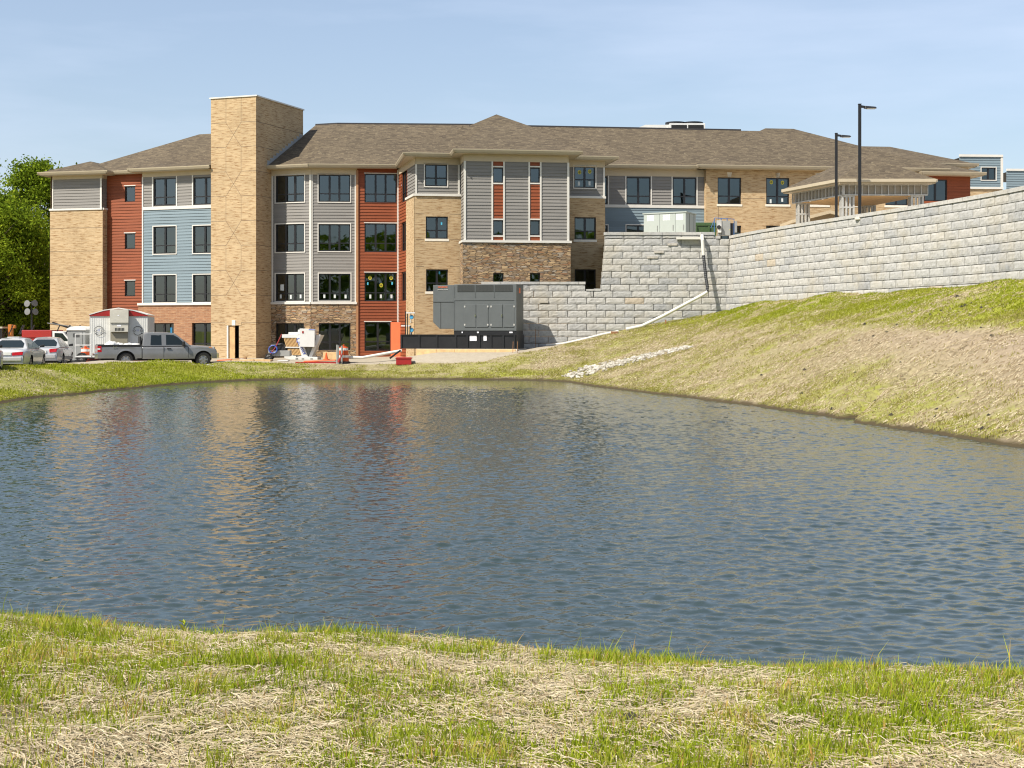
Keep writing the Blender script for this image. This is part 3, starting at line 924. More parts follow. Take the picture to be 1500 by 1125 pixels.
# --- left block
s0, s1 = LB.s(74), LB.s(150)
zc = LB.z(112, 308); zt = ZE
wall(LB, s0, s1 + .05, GZ, zc, B_, 'brick_wall', off=.06)
wall(LB, LB.s(78), LB.s(148.5), zc, zt, G_, 'siding_wall', lap=.03)
strip(LB, s0 - .05, s1 + .02, zc, zc + .13, M['trim'], 'band', .12)
strip(LB, LB.s(77), LB.s(78.6), zc + .13, zt - .3, M['trim'], 'corner_board', .05)
strip(LB, LB.s(147), LB.s(149.4), zc + .13, zt - .3, M['trim'], 'corner_board', .05)
strip(LB, LB.s(77), LB.s(149.8), zt - .3, zt, M['tan'], 'frieze_board', .045)
joints(LB, [((s0, LB.z(112, y)), (s1, LB.z(112, y))) for y in (334, 368, 403, 436.5, 471.5)], o=.064)
q0, q1 = LBr.s(150), LBr.s(160.5)
wall(LBr, q0 - .06, q1, GZ, zc, B_, 'brick_wall', off=.05)
wall(LBr, q0, q1, zc, zt, G_, 'siding_wall', lap=.03)
strip(LBr, q0, q1, zc, zc + .13, M['trim'], 'band', .11)
strip(LBr, q0 + (q1 - q0) * .72, q1 - .12, zc + .13, zt - .3, M['trim'], 'corner_board', .05)
strip(LBr, q0 + .01, q1, zt - .3, zt, M['tan'], 'frieze_board', .045)
joints(LBr, [((q0, LB.z(112, y)), (q1, LB.z(112, y))) for y in (334, 368, 403, 436.5, 471.5)], o=.056)
# downpipe in the inner corner
dp = MB(); x, y = LBr.xy(LBr.s(159.6), .14)
dp.tube([(x, y, GZ), (x, y, ZE)], .05, 8); dp.build('downpipe', M['trim'], bld)
# --- red stair strip
h = [window(RS, (183, t, 198.2, t + 23), 1, 0) for t in (272.6, 341.7, 411)]
for q in h: strip(RS, q[0] - .05, q[1] + .05, q[3] + .003, q[3] + .06, M['trim'], 'head_trim', .05)
wall(RS, RS.s(155), RS.s(213), GZ, ZE - .02, RD, 'wood_siding_wall', h, lap=.032)
# --- blue bay
zb = BL.z(260, 443.5)
s0, s1 = BL.s(209), BL.s(335)
g4 = [window(BL, (225, 260.8, 258, 300.8), 2, .30, room=4), window(BL, (283.3, 259.5, 318, 299.6), 2, .30, room=4)]
bw = [window(BL, (225, 331.7, 258, 371.6), 2, .30, trim=True, stick=None), window(BL, (283, 330.5, 317, 370.6), 2, .30, trim=True),
      window(BL, (225, 403, 258, 443), 2, .30, trim=True), window(BL, (283, 402.3, 317, 442.4), 2, .30, trim=True)]
br = [window(BL, (224, 473.3, 256, 516), 2, .30, key=True, lintel=M['redbrick']), window(BL, (282.5, 473.0, 317, 516), 2, .30, key=True, lintel=M['redbrick'])]
zw0, zw1 = BL.z(260, 306.4), BL.z(260, 301.6)
wall(BL, s0, s1, zw1, ZE, G_, 'siding_wall', g4, lap=.03)
wall(BL, s0, s1, zb, zw0, BLU, 'siding_wall', bw, lap=.03)
wall(BL, BL.s(204), s1, GZ, zb - .16, M['redbrick'], 'brick_wall', br, off=.12, reveal=.26)
strip(BL, BL.s(203.5), s1, zb - .16, zb - .01, M['cast'], 'ledge', .2)
strip(BL, s0, s1, zw0, zw1, M['trim'], 'band', .07)
strip(BL, s0 - .02, BL.s(210.4), zb, ZE - .3, M['trim'], 'corner_board', .06)
for a in (223.2, 258.2, 281.6): strip(BL, BL.s(a), BL.s(a + 1.7), zw1, ZE - .3, M['trim'], 'window_trim', .045)
strip(BL, s0, s1, ZE - .32, ZE, M['tan'], 'frieze_board', .05)
# return of the blue bay towards the red strip
BLr = Fr(*BL.xy(s0), BL.deg + 90)
# --- tower
s0, s1 = TW.s(309), 0.0
zt = TW.z(342, 143.0)
door = pxrect(TW, 333, 477, 350, 526)
wall(TW, s0, s1, GZ, zt, B_, 'brick_wall', [door], reveal=.25)
sE = TWr.s(444)
wall(TWr, 0, sE, GZ, zt, B_, 'brick_wall')
x0, y0 = TW.xy(s0)
TWl = Fr(*TWr.xy(sE), TW.deg + 180)
wall(TWl, 0, s1 - s0, GZ, zt, B_, 'brick_wall')
TWll = Fr(*TWl.xy(s1 - s0), TW.deg + 270)
wall(TWll, 0, sE, GZ, zt, B_, 'brick_wall')
q = MB()
def cap(fr, a, b): fr.box(q, a, b, zt, zt + .085, -.3, .06)
cap(TW, s0 - .09, s1 + .09); cap(TWr, .3, sE + .09); cap(TWl, .3, s1 - s0 + .09); cap(TWll, .3, sE - .3)
q.build('parapet_cap', M['trim'], bld)
q = MB(); q.face([TW.pt(s0, zt - .2), TW.pt(s1, zt - .2), TWr.pt(sE, zt - .2), TWl.pt(s1 - s0, zt - .2)]); q.build('tower_roof', M['membrane'], bld)
ys = [179.4, 215.2, 251.3, 287.2, 323.5, 359.4, 396.0, 432.4, 472.6, 505.8]
L_, Rr = TW.s(331), TW.s(353.2)
ln = []
zz = [TW.z(342, y) for y in ys]
for y in zz:
    ln.append(((s0, y), (L_, y))); ln.append(((Rr, y), (s1, y)))
ln += [((L_, zt), (L_, zz[0])), ((Rr, zt), (Rr, zz[0]))]
for i in range(8):
    if i % 2 == 0: ln += [((L_, zz[i]), (Rr, zz[i+1])), ((Rr, zz[i]), (L_, zz[i+1]))]
    elif i < 7: ln += [((L_, zz[i]), (L_, zz[i+1])), ((Rr, zz[i]), (Rr, zz[i+1]))]
joints(TW, ln, w_=.020)
joints(TWr, [((0, z), (sE, z)) for z in zz], w_=.03)
q = MB(); m_ = (door[0] + door[1]) / 2 + .06
TW.box(q, door[0] - .15, door[1] + .2, door[3] + .02, door[3] + .24, -.05, .02); q.build('lintel', M['brick'], bld)
q = MB(); TW.box(q, m_ - .13, m_ + .13, door[3] + .015, door[3] + .36, -.04, .05); q.build('keystone', M['cast'], bld)
q = MB(); TW.box(q, door[0] + .09, TW.s(343.2), GZ, door[3] - .02, -.12, -.06); dr = q.build('door', M['ply'], bld)
q = MB(); TW.box(q, door[0] - .02, door[0] + .085, GZ, door[3] + .01, -.1, .04); q.build('door_jamb', M['trim'], bld)
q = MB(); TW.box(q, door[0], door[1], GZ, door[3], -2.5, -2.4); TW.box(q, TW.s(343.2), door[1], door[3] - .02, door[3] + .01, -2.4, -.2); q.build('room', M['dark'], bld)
# --- bay A and bay B
zb = BA.z(427, 443)
def baywall(fr, a, b, wins4, st, shade):
    s0, s1 = fr.s(a), fr.s(b)
    hs = wins4[:-1]
    wall(fr, s0, s1, zb, ZE, G_, 'siding_wall', hs, lap=.03)
    wall(fr, s0, s1, GZ, zb - .12, ST, 'stone_wall', wins4[-1:], off=.08, reveal=.22)
    strip(fr, s0, s1, zb - .12, zb + .02, M['trim'], 'ledge', .16)
    strip(fr, s0, s1, ZE - .42, ZE, M['tan'], 'frieze_board', .05)
wA = [window(BA, (404, 256.7, 446, 296.2), 3, .30, trim=True, room=4), window(BA, (404, 328.3, 446, 369), 3, .30, trim=True, room=4),
      window(BA, (404, 401, 446, 440.8), 3, .28, trim=True, stick=[('w', .15, .17), ('w', .5, .15), ('w', .84, .17), ('W', .20, .5)]),
      window(BA, (404, 473.4, 446, 514.5), 3, .30, sill=True)]
baywall(BA, 398, 456, wA, None, 0)
strip(BA, BA.s(398) + .02, BA.s(400.4), zb, ZE - .42, M['trim'], 'corner_board', .06)
strip(BA, BA.s(453.6), BA.s(456) + .02, zb, ZE - .42, M['trim'], 'corner_board', .06)
wB = [window(BB, (466.7, 255.8, 513, 295.7), 3, .30, trim=True, room=4), window(BB, (466.7, 328.3, 513, 368), 3, .30, trim=True, room=4),
      window(BB, (467, 400.8, 513.5, 440.4), 3, .28, trim=True, stick=[('w', .17, .17), ('w', .5, .17), ('w', .84, .16)]),
      window(BB, (467.2, 473.2, 513.5, 513), 3, .30, sill=True)]
baywall(BB, 456, 523, wB, None, 0)
strip(BB, BB.s(456) + .03, BB.s(458), zb, ZE - .42, M['trim'], 'corner_board', .062)
strip(BB, BB.s(519.6), BB.s(521.6), zb, ZE - .42, M['trim'], 'corner_board', .06)
strip(BB, BB.s(521.7), BB.s(525), GZ, ZE - .1, M['brown'], 'corner_board', .10)
# --- red bay
ylw = [('y', .17, .82), ('y', .83, .82), ('y', .52, .56), ('w', .18, .17), ('w', .51, .18), ('w', .84, .18), ('b', .1, .62), ('b', .86, .63)]
wC = [window(RC, (534, 254.6, 581, 297), 3, .30, room=4), window(RC, (534, 327.2, 581, 369), 3, .30, room=4), window(RC, (534, 399.4, 581, 441.4), 3, .30, stick=ylw),
      window(RC, (534, 471.6, 572.5, 514), 2, .32)]
wall(RC, RC.s(523), RC.s(583.5), GZ, ZE, RD, 'wood_siding_wall', wC, lap=.032)
for q_ in wC: strip(RC, q_[0] - .04, q_[1] + .04, q_[3] + .003, q_[3] + .06, M['trim'], 'head_trim', .045)
strip(RC, RC.s(581.7), RC.s(585.2), RC.z(583, 472), ZE - .1, M['trim'], 'corner_post', .2, .0)
# --- side wall running forward: red behind, brick in front
fp = lambda px: SD.s(px)
wD = [window(SD, (588.6, 248.6, 596.2, 295.5), 2, .30, room=1.6), window(SD, (588.6, 325, 596.2, 367.5), 2, .30, room=1.6), window(SD, (588.6, 398.5, 596.2, 440.5), 2, .30, room=1.6, stick=[('y', .75, .8)])]
wall(SD, .2, fp(597), GZ, ZE, RD, 'wood_siding_wall', wD, lap=.032)
zE = E.z(640, 287.5)
wall(SD, fp(597), SDl + .085, GZ, zE, B_, 'brick_wall', off=.10)
wall(SD, fp(597), SDl, zE, ZE, G_, 'siding_wall', lap=.03)
strip(SD, fp(597) - .05, SDl + .1, zE, zE + .14, M['trim'], 'band', .16)
strip(SD, .2, SDl, ZE - .42, ZE, M['tan'], 'frieze_board', .05)
# --- centre block, left wing E and right wing G on one plane
def eg(a, b, wins, px_m, corner):
    s0, s1 = E.s(a), E.s(b)
    wall(E, s0, s1, zE, ZE, G_, 'siding_wall', wins[:1], lap=.03)
    wall(E, s0 - (.11 if a == 609 else 0), s1, GZ, zE, B_, 'brick_wall', wins[1:], off=.08, reveal=.22)
    strip(E, s0 - .04, s1 + .04, zE, zE + .14, M['trim'], 'band', .16)
    strip(E, s0, s1, ZE - .42, ZE, M['tan'], 'frieze_board', .05)
    zj = [E.z(px_m, y) for y in ((313.5, 351, 390.5, 429))]
    joints(E, [((s0, z), (wins[1][0] - .12, z)) for z in zj] + [((wins[1][1] + .12, z), (s1, z)) for z in zj], o=.085)
wE = [window(E, (622.5, 240.7, 655, 273), 2, .38, trim=True), window(E, (623.6, 317.3, 656, 349.8), 2, .38, off=.02, sill=True, key=True, lintel=M['brick'], stick=[('b', .72, .7)]),
      window(E, (624, 394.6, 656, 427), 2, .38, off=.02, sill=True, lintel=M['brick'], stick=[('b', .62, .85)])]
eg(609, 676, wE, 640, 0)
strip(E, E.s(609) - .03, E.s(610.8), zE + .14, ZE - .42, M['trim'], 'corner_board', .06)
strip(E, E.s(670.8), E.s(673.4), zE + .14, ZE - .42, M['trim'], 'corner_board', .06)
wG = [window(E, (841, 243.2, 872, 275.3), 2, .38, trim=True, stick=[('y', .27, .72), ('y', .75, .76), ('w', .24, .2), ('w', .74, .22)]),
      window(E, (841.2, 318.3, 872.6, 351), 2, .38, off=.02, sill=True, key=True, lintel=M['brick']), window(E, (841.4, 394.5, 872.6, 427), 2, .38, off=.02, lintel=M['brick'])]
eg(828, 886, wG, 856, 0)
strip(E, E.s(883.4), E.s(885.8), zE + .14, ZE - .42, M['trim'], 'corner_board', .06)
ER = Fr(*E.xy(E.s(886)), E.deg + 90)
wall(ER, 0, 7.5, 3, zE, B_, 'brick_wall', off=.02); wall(ER, 0, 7.5, zE, ZE, G_, 'siding_wall', lap=.03)
# --- centre projection F
zs_ = FB.z(756, 355.2)
s0, s1 = FB.s(680), FB.s(833)
fw = []
wins_f = []
for a, b in ((721.6, 737.4), (775.8, 791.0)):
    fw.append(window(FB, (a, 245.3, b, 267.8), 1, 0, room=2)); fw.append(window(FB, (a, 322.4, b, 344.8), 1, 0, room=2))
sw = [window(FB, (722, 400, 737.6, 421), 1, 0, room=2), window(FB, (775.8, 400, 791, 421), 1, 0, room=2)]
strips = [(FB.s(720.3), FB.s(738.8)), (FB.s(774.4), FB.s(792.6))]
segs = [(s0, strips[0][0]), (strips[0][1], strips[1][0]), (strips[1][1], s1)]
for a, b in segs: wall(FB, a, b, zs_, ZE, G_, 'siding_wall', lap=.03)
for i, (a, b) in enumerate(strips):
    hh = fw[2*i:2*i+2]
    wall(FB, a, b, zs_, ZE, RD, 'wood_siding_panel', hh, lap=.03)
    strip(FB, a - .02, a + .075, zs_, ZE - .42, M['trim'], 'window_trim', .065); strip(FB, b - .075, b + .02, zs_, ZE - .42, M['trim'], 'window_trim', .065)
    for q_ in hh:
        strip(FB, a + .076, b - .076, q_[3] + .003, q_[3] + .085, M['trim'], 'window_trim', .055); strip(FB, a + .076, b - .076, q_[2] - .085, q_[2] - .003, M['trim'], 'window_trim', .055)
wall(FB, s0 - .1, s1 + .1, GZ, zs_ - .02, ST, 'stone_wall', sw, off=.12, reveal=.28)
strip(FB, s0 - .16, s1 + .16, zs_ - .02, zs_ + .12, M['trim'], 'ledge', .2)
strip(FB, s0, s1, ZE - .42, ZE, M['tan'], 'frieze_board', .05)
strip(FB, s0 - .03, s0 + .10, zs_ + .12, ZE - .42, M['trim'], 'corner_board', .07); strip(FB, s1 - .10, s1 + .03, zs_ + .12, ZE - .42, M['trim'], 'corner_board', .07)
FL = Fr(*FB.xy(s0), FB.deg - 90); # left return, seen from its left
dl = 1.7
FLr = Fr(*FB.xy(s0, -dl), FB.deg - 90)
wall(FLr, 0, dl, zs_, ZE, G_, 'siding_wall', lap=.03); wall(FLr, 0, dl + .12, GZ, zs_ - .02, ST, 'stone_wall', off=.1)
strip(FLr, 0, dl, zs_ - .02, zs_ + .12, M['trim'], 'ledge', .16); strip(FLr, 0, dl, ZE - .42, ZE, M['tan'], 'frieze_board', .05)
FRr = Fr(*FB.xy(s1), FB.deg + 90)
wall(FRr, 0, 3, zs_, ZE, G_, 'siding_wall', lap=.03); wall(FRr, -.12, 3, GZ, zs_ - .02, ST, 'stone_wall', off=.1)
# --- right wing, grey over blue
zw0, zw1 = H.z(960, 304.6), H.z(960, 300.4)
s0, s1 = H.s(870), H.s(1035)
h4 = [window(H, (876, 258.6, 890, 299), 1, 0, room=3), window(H, (917.5, 259.4, 953, 299.2), 2, .30, room=4), window(H, (985.5, 260.2, 1020, 299.6), 2, .30, room=4)]
h3 = [window(H, (876, 330, 890, 370), 1, .3, trim=True), window(H, (917.5, 330, 952.5, 370), 2, .30, trim=True), window(H, (985.5, 330.5, 1020, 370), 2, .30, trim=True)]
wall(H, s0, s1, zw1, ZE + .1, G_, 'siding_wall', h4, lap=.03)
wall(H, s0, s1, 7.4, zw0, BLU, 'siding_wall', h3, lap=.03)
strip(H, s0, s1, zw0, zw1, M['trim'], 'band', .07)
strip(H, s0, s1, ZE - .42, ZE + .1, M['tan'], 'frieze_board', .05)
for a in (890.2, 915.7, 953.1, 983.5, 1020.1): strip(H, H.s(a), H.s(a + 1.7), zw1, ZE - .42, M['trim'], 'window_trim', .045)
strip(H, H.s(1032.2), H.s(1035), 7.4, ZE - .42, M['trim'], 'corner_board', .06)
# --- right wing, brick
s0, s1 = I_.s(1034), I_.s(1356)
ix = ((1051, 260, 1085.5, 299), (1122, 260.6, 1156, 299.4), (1181, 261, 1214, 300), (1246, 262, 1278, 300.4), (1296.5, 262.6, 1330, 300.8))
stk = [('y', .25, .84), ('y', .73, .83), ('w', .22, .12), ('w', .72, .18)]
iw = [window(I_, b, 2, .30, sill=True, key=True, lintel=M['brick'], stick=(stk if k == 1 else ([('w', .2, .15), ('w', .75, .15)] if k == 2 else None))) for k, b in enumerate(ix)]
i3 = [window(I_, (x0, 330.5, x1, 370), 2, .3) for x0, _, x1, _ in ix[:2]]
wall(I_, s0, s1, 7.4, ZE + .1, B_, 'brick_wall', iw + i3, off=.05, reveal=.2)
IL = Fr(*I_.xy(s0, -.9), I_.deg - 90)
wall(IL, 0, .95, 7.4, ZE + .1, B_, 'brick_wall', off=.0)
zj = I_.z(1100, 290.8)
joints(I_, [((iw[k][1] + .1, zj), (iw[k+1][0] - .1, zj)) for k in range(4)] + [((s0, zj), (iw[0][0] - .1, zj))], o=.055)
joints(I_, [((I_.s(1052), I_.z(1052, 301)), (I_.s(1052), 7.6))], o=.055)
# --- red end of the right wing
s0, s1 = J.s(1350), J.s(1421)
jw = [window(J, (1353.5, 263, 1387.3, 294.5), 2, 0, room=3)]
wall(J, s0, s1, 7.4, ZE, RD, 'wood_siding_wall', jw, lap=.032)
JR = Fr(*J.xy(s1), J.deg + 90)
wall(JR, 0, 8, 7.4, ZE, RD, 'wood_siding_wall', lap=.032)
JL = Fr(*J.xy(s0, -2.0), J.deg - 90)
wall(JL, 0, 2, 7.4, ZE, RD, 'wood_siding_wall', lap=.03)

# --- roofs: hip solids that run into each other, each an eave outline lifted to an inset top
SL = 0.526
def roof(fr, s0, s1, d0, d1, ze, rise, slope=(SL, SL, SL, SL), name='roof', oh=.6, top=None, fascia=True, sides='flr', topmat=True):
    """eave rectangle on a plane (s0..s1 along, d0 front .. d1 back, measured inwards) with slopes front, right, back, left"""
    ef, er, eb, el = slope
    g = lambda k: (rise / k if k else 0.0)
    o = [(s0, d0), (s1, d0), (s1, d1), (s0, d1)]
    i = [(s0 + g(el), d0 + g(ef)), (s1 - g(er), d0 + g(ef)), (s1 - g(er), d1 - g(eb)), (s0 + g(el), d1 - g(eb))]
    if i[1][0] < i[0][0]:
        m_ = (i[0][0] + i[1][0]) / 2; i = [(m_, i[0][1]), (m_, i[1][1]), (m_, i[2][1]), (m_, i[3][1])]
    mb = MB()
    pt = lambda p, z: fr.pt(p[0], z, -p[1])
    zr = ze + rise
    def sl(a, b, k, ln):
        L = (lambda p: p[0] if ln == 'f' else p[1])
        wa, wb = (Vector(pt(o[a], ze)), Vector(pt(i[a], zr)))
        hgt = rise / (k or 1) * math.sqrt(1 + (k or 0) ** 2) if k else rise
        hgt *= 1.0
        u = 13.1 * a
        mb.face([pt(o[a], ze), pt(o[b], ze), pt(i[b], zr), pt(i[a], zr)],
                [(L(o[a]) + u, 0), (L(o[b]) + u, 0), (L(i[b]) + u, hgt), (L(i[a]) + u, hgt)])
    sl(0, 1, ef, 'f'); sl(1, 2, er, 's'); sl(2, 3, eb, 'f'); sl(3, 0, el, 's')
    rf = mb.build(name, M['shingle'], bld)
    t = MB(); t.face([pt(p, zr - .02) for p in i]); 
    if (i[1][0] - i[0][0]) > .2: t.build('flat_roof', M['membrane'], rf)
    # fascia, gutter and soffit
    fm = MB(); sf = MB(); gt = MB()
    th = .22
    def side(a, b):
        A, Bq = Vector((*o[a], 0)), Vector((*o[b], 0)); d = (Bq - A).normalized(); nn = Vector((d.y, -d.x, 0))
        q = [A, Bq, Bq - nn * .06 , A - nn * .06]
        lo = [A, Bq, Bq - nn * .04, A - nn * .04]
        fm.hexa([fr.pt(p.x, ze - th, -p.y) for p in lo] + [fr.pt(p.x, ze + .012, -p.y) for p in lo])
        # ogee-like gutter proud of the fascia
        ga, gb = A + nn * .0, Bq + nn * .0
        pr = [(.0, -.20), (.05, -.19), (.115, -.06), (.125, .0), (.10, .002), (.0, -.02)]
        for k in range(len(pr)):
            (x0_, z0_), (x1_, z1_) = pr[k], pr[(k+1) % len(pr)]
            e = .12
            pa, pb = ga + nn * x0_ - d * (e if True else 0), gb + nn * x0_ + d * e
            pc, pd = gb + nn * x1_ + d * e, ga + nn * x1_ - d * e
            gt.face([fr.pt(pa.x, ze + z0_ + .02, -pa.y), fr.pt(pb.x, ze + z0_ + .02, -pb.y), fr.pt(pc.x, ze + z1_ + .02, -pc.y), fr.pt(pd.x, ze + z1_ + .02, -pd.y)])
    if fascia:
        for ch in sides:
            side(*{'f': (0, 1), 'r': (1, 2), 'b': (2, 3), 'l': (3, 0)}[ch])
        fm.build('fascia', M['fascia'], rf); gt.build('gutter', M['gutter'], rf)
        sf.face([fr.pt(p[0], ze - th + .01, -p[1]) for p in o]); sf.build('soffit', M['tan'], rf)
    return rf
M['gutter'] = paint('tan_gutter', (0.40, 0.345, 0.25), 0.35, dirt=0.05)
ZR = ZE + .20
OH = .62
# left block
sl, sr = LB.s(77), LB.s(149)
rk = (sr - sl + 2 * OH)
roof(LB, sl - OH, sr + OH + .1, -OH, 9, ZR - .06, .5 * rk * .38, (.42, .38, .38, .38), oh=OH)
# left wing: the long slope behind the red strip, blue bay and tower
s0 = BL.s(150); 
roof(BL, BL.s(97), BL.s(309) + .25, -.02, 13.5, ZR - .02, 3.15, (SL, 0, SL, .46), sides='fl')
roof(BL, BL.s(209) - OH, BL.s(309) + .2, -OH, 4.2, ZR, .95, (.30, 0, 0, .30), sides='fl')
# main range behind bays A, B and C and the right wing
MN = Fr(*BB.xy(BB.s(456)), 5.5)
MR = 3.72
def poly_roof(pts, ze, rise, k, name='roof'):
    """one slope along a bent eave line (x, y), rising inwards with mitred corners, and a flat top behind it"""
    n = len(pts); d = rise / k
    P2 = [Vector((x, y, 0)) for x, y in pts]
    ns = [Vector((-(b - a).y, (b - a).x, 0)).normalized() for a, b in zip(P2[:-1], P2[1:])]   # inwards
    ins = []
    for i in range(n):
        if i == 0: m_ = ns[0] * d
        elif i == n - 1: m_ = ns[-1] * d
        else:
            bis = (ns[i-1] + ns[i]).normalized(); m_ = bis * (d / bis.dot(ns[i]))
        ins.append(P2[i] + m_)
    mb = MB(); sf = MB(); fm = MB(); gt = MB(); tp_ = MB()
    for i in range(n - 1):
        a, b, c, e = P2[i], P2[i+1], ins[i+1], ins[i]
        u = (b - a).normalized(); h_ = rise * math.sqrt(1 + 1 / k ** 2)
        mb.face([(a.x, a.y, ze), (b.x, b.y, ze), (c.x, c.y, ze + rise), (e.x, e.y, ze + rise)], [(i*40, 0), (i*40 + (b-a).dot(u), 0), (i*40 + (c-a).dot(u), h_), (i*40 + (e-a).dot(u), h_)])
        sf.face([(a.x, a.y, ze - .21), (b.x, b.y, ze - .21), (c.x, c.y, ze - .21), (e.x, e.y, ze - .21)])
        o_ = -ns[i]
        q = [a, b, b - o_ * .05, a - o_ * .05]
        fm.hexa([(v.x, v.y, ze - .22) for v in q] + [(v.x, v.y, ze + .012) for v in q])
        pr = [(.0, -.20), (.05, -.19), (.115, -.06), (.125, .0), (.10, .002), (.0, -.02)]
        for j in range(len(pr)):
            (x0_, z0_), (x1_, z1_) = pr[j], pr[(j+1) % len(pr)]
            gt.face([(*(a + o_*x0_)[:2], ze + z0_ + .02), (*(b + o_*x0_)[:2], ze + z0_ + .02), (*(b + o_*x1_)[:2], ze + z1_ + .02), (*(a + o_*x1_)[:2], ze + z1_ + .02)])
        tp_.face([(e.x, e.y, ze + rise - .02), (c.x, c.y, ze + rise - .02), (c.x + ns[i].x * 4, c.y + ns[i].y * 4, ze + rise - .03), (e.x + ns[i].x * 4, e.y + ns[i].y * 4, ze + rise - .03)])
        u3 = ns[i]
        q = [e - u3 * .03, c - u3 * .03, c + u3 * .25, e + u3 * .25]
        fm2 = MB(); fm2.hexa([(v.x, v.y, ze + rise - .05) for v in q] + [(v.x, v.y, ze + rise + .09) for v in q]); fm2.build('ridge_coping', M['membrane'], bld)
    rf = mb.build(name, M['shingle'], bld)
    fm.build('fascia', M['fascia'], rf); gt.build('gutter', M['gutter'], rf); sf.build('soffit', M['tan'], rf); tp_.build('flat_roof', M['membrane'], rf)
    return rf
eA = Vector((*BA.xy(-.05, OH), 0)); eB = Vector((*BB.xy(BB.s(700), OH), 0))
cA = Vector((*BA.xy(0, OH), 0)); cB = Vector((*BB.xy(0, OH), 0))
dA = Vector((*BA.u, 0)); dB = Vector((*BB.u, 0))
den = dA.x * dB.y - dA.y * dB.x
tA = ((cB.x - cA.x) * dB.y - (cB.y - cA.y) * dB.x) / den
cor = cA + dA * tA
poly_roof([(eA.x, eA.y), (cor.x, cor.y), (eB.x, eB.y)], ZR, 3.62, SL)
roof(H, H.s(690), H.s(1150), -OH, 15, ZR + .06, 3.28, (SL, 0, SL, 0), sides='f')
roof(I_, I_.s(1034) - OH, I_.s(1362) + 1.0, -OH - .1, 16, ZR + .06, 3.45, (SL, .40, SL, SL), sides='fl')
# lower range to the right and its end
K = Fr.px(1395, 99.5, 7.5)
roof(K, K.s(1200), K.s(1431), 0, 14, K.z(1395, 239.5), 1.75, (.36, .40, SL, 0), sides='fr')
roof(J, J.s(1345), J.s(1435), -.7, 9, ZR - .2, 1.0, (.34, .36, .5, .34), sides='frl')
q = MB(); K.box(q, K.s(1408), K.s(1424), 9, K.z(1395, 239.5) - .15, -3, -.6); q.build('end_wall', M['tan'], bld)
# centre block
cw0, cw1 = E.s(609) - OH - .1, E.s(886) + OH
hw = (cw1 - cw0) / 2
roof(E, cw0, cw1, -OH, 2 * hw + 2, ZR, hw * SL, (SL, SL, SL, SL), sides='flr')
roof(FB, FB.s(680) - OH, FB.s(833) + OH, -OH, 6.5, ZR + .015, 2.2, (.43, .9, 0, .9), sides='flr')
# dark coping along the flat part behind the main ridge
q = MB()
for fr, a, b, d in ((H, H.s(700), H.s(1121), -OH + 3.28 / SL),):
    fr.box(q, a, b, ZR + .06 + 3.28 - .05, ZR + .06 + 3.28 + .10, -(d + .3), -(d - .02))
q.build('ridge_coping', M['membrane'], bld)
# rear and end walls that close the building
q = MB()
def rear(a, b, z0, z1):
    (x0, y0), (x1, y1) = a, b
    L = math.hypot(x1 - x0, y1 - y0)
    q.face([(x0, y0, z0), (x1, y1, z0), (x1, y1, z1), (x0, y0, z1)], [(0, z0), (L, z0), (L, z1), (0, z1)])
lbk = LB.xy(LB.s(74), -16); blk = BL.xy(BL.s(420), -13); hk = H.xy(H.s(1080), -15); ik = I_.xy(I_.s(1356), -15); jk = J.xy(J.s(1421), -9)
rear(LB.xy(LB.s(74)), lbk, GZ, ZE); rear(lbk, blk, GZ, ZE); rear(blk, hk, GZ, ZE); rear(hk, ik, GZ, ZE); rear(ik, jk, GZ, ZE)
q.build('rear_wall', M['brick'], bld)
# step flashing where the bay roof meets the tower
q = MB()
for k in range(16):
    d = k / 16 * 6.2
    s_ = sA - .6 + k * .40
    z_ = ZR + .05 + SL * (k * .40)
    if s_ + .4 > sE: break
    TWr.box(q, s_, s_ + .40, z_ - .05, z_ + .32, .0, .03)
q.build('step_flashing', paint('galvanised_flashing', (0.42, 0.43, 0.43), 0.45, 0.4), bld)
# ------------------------------------------------------------------ materials of the loose things
def car_paint(name, col, metal=0.55, rough=0.32):
    t = NT(name)
    n = t.noise(t.uv(src='Object'), 2.0, 5, 0.6)
    c = t.ramp(n, [(0.3, tuple(a * .9 for a in col)), (0.7, tuple(a * 1.06 for a in col))])
    t.b.inputs['Coat Weight'].default_value = 0.6; t.b.inputs['Coat Roughness'].default_value = 0.06
    return t.fin(c, rough, metal, 0.5)
M['silver'] = car_paint('silver_car_paint', (0.50, 0.50, 0.49), 0.25)
M['silver2'] = car_paint('grey_silver_car_paint', (0.40, 0.405, 0.41), 0.25)
M['truckgrey'] = car_paint('grey_truck_paint', (0.19, 0.19, 0.186), 0.3)
M['redpaint'] = car_paint('red_paint', (0.30, 0.016, 0.016), 0.0, 0.35)
M['whitepaint'] = paint('white_enamel', (0.60, 0.60, 0.575), 0.4, dirt=0.06)
M['offwhite'] = paint('weathered_white_panel', (0.62, 0.62, 0.585), 0.5, dirt=0.08)
M['tyre'] = paint('tyre_rubber', (0.018, 0.018, 0.018), 0.85)
M['alloy'] = paint('alloy_rim', (0.36, 0.36, 0.36), 0.35, 0.8)
M['chrome'] = paint('chrome', (0.72, 0.72, 0.72), 0.15, 1.0)
M['carglass'] = paint('tinted_car_glass', (0.012, 0.018, 0.020), 0.05, spec=0.35, dirt=0.02)
M['lampred'] = paint('red_lamp_lens', (0.42, 0.008, 0.015), 0.15, spec=0.6)
M['lampclear'] = paint('clear_lamp_lens', (0.65, 0.66, 0.66), 0.1, spec=0.8)
M['lampamber'] = paint('amber_lens', (0.75, 0.28, 0.05), 0.2)
M['blackplastic'] = paint('black_plastic', (0.016, 0.016, 0.017), 0.55)
M['blacksteel'] = paint('black_painted_steel', (0.010, 0.010, 0.011), 0.4, spec=0.5)
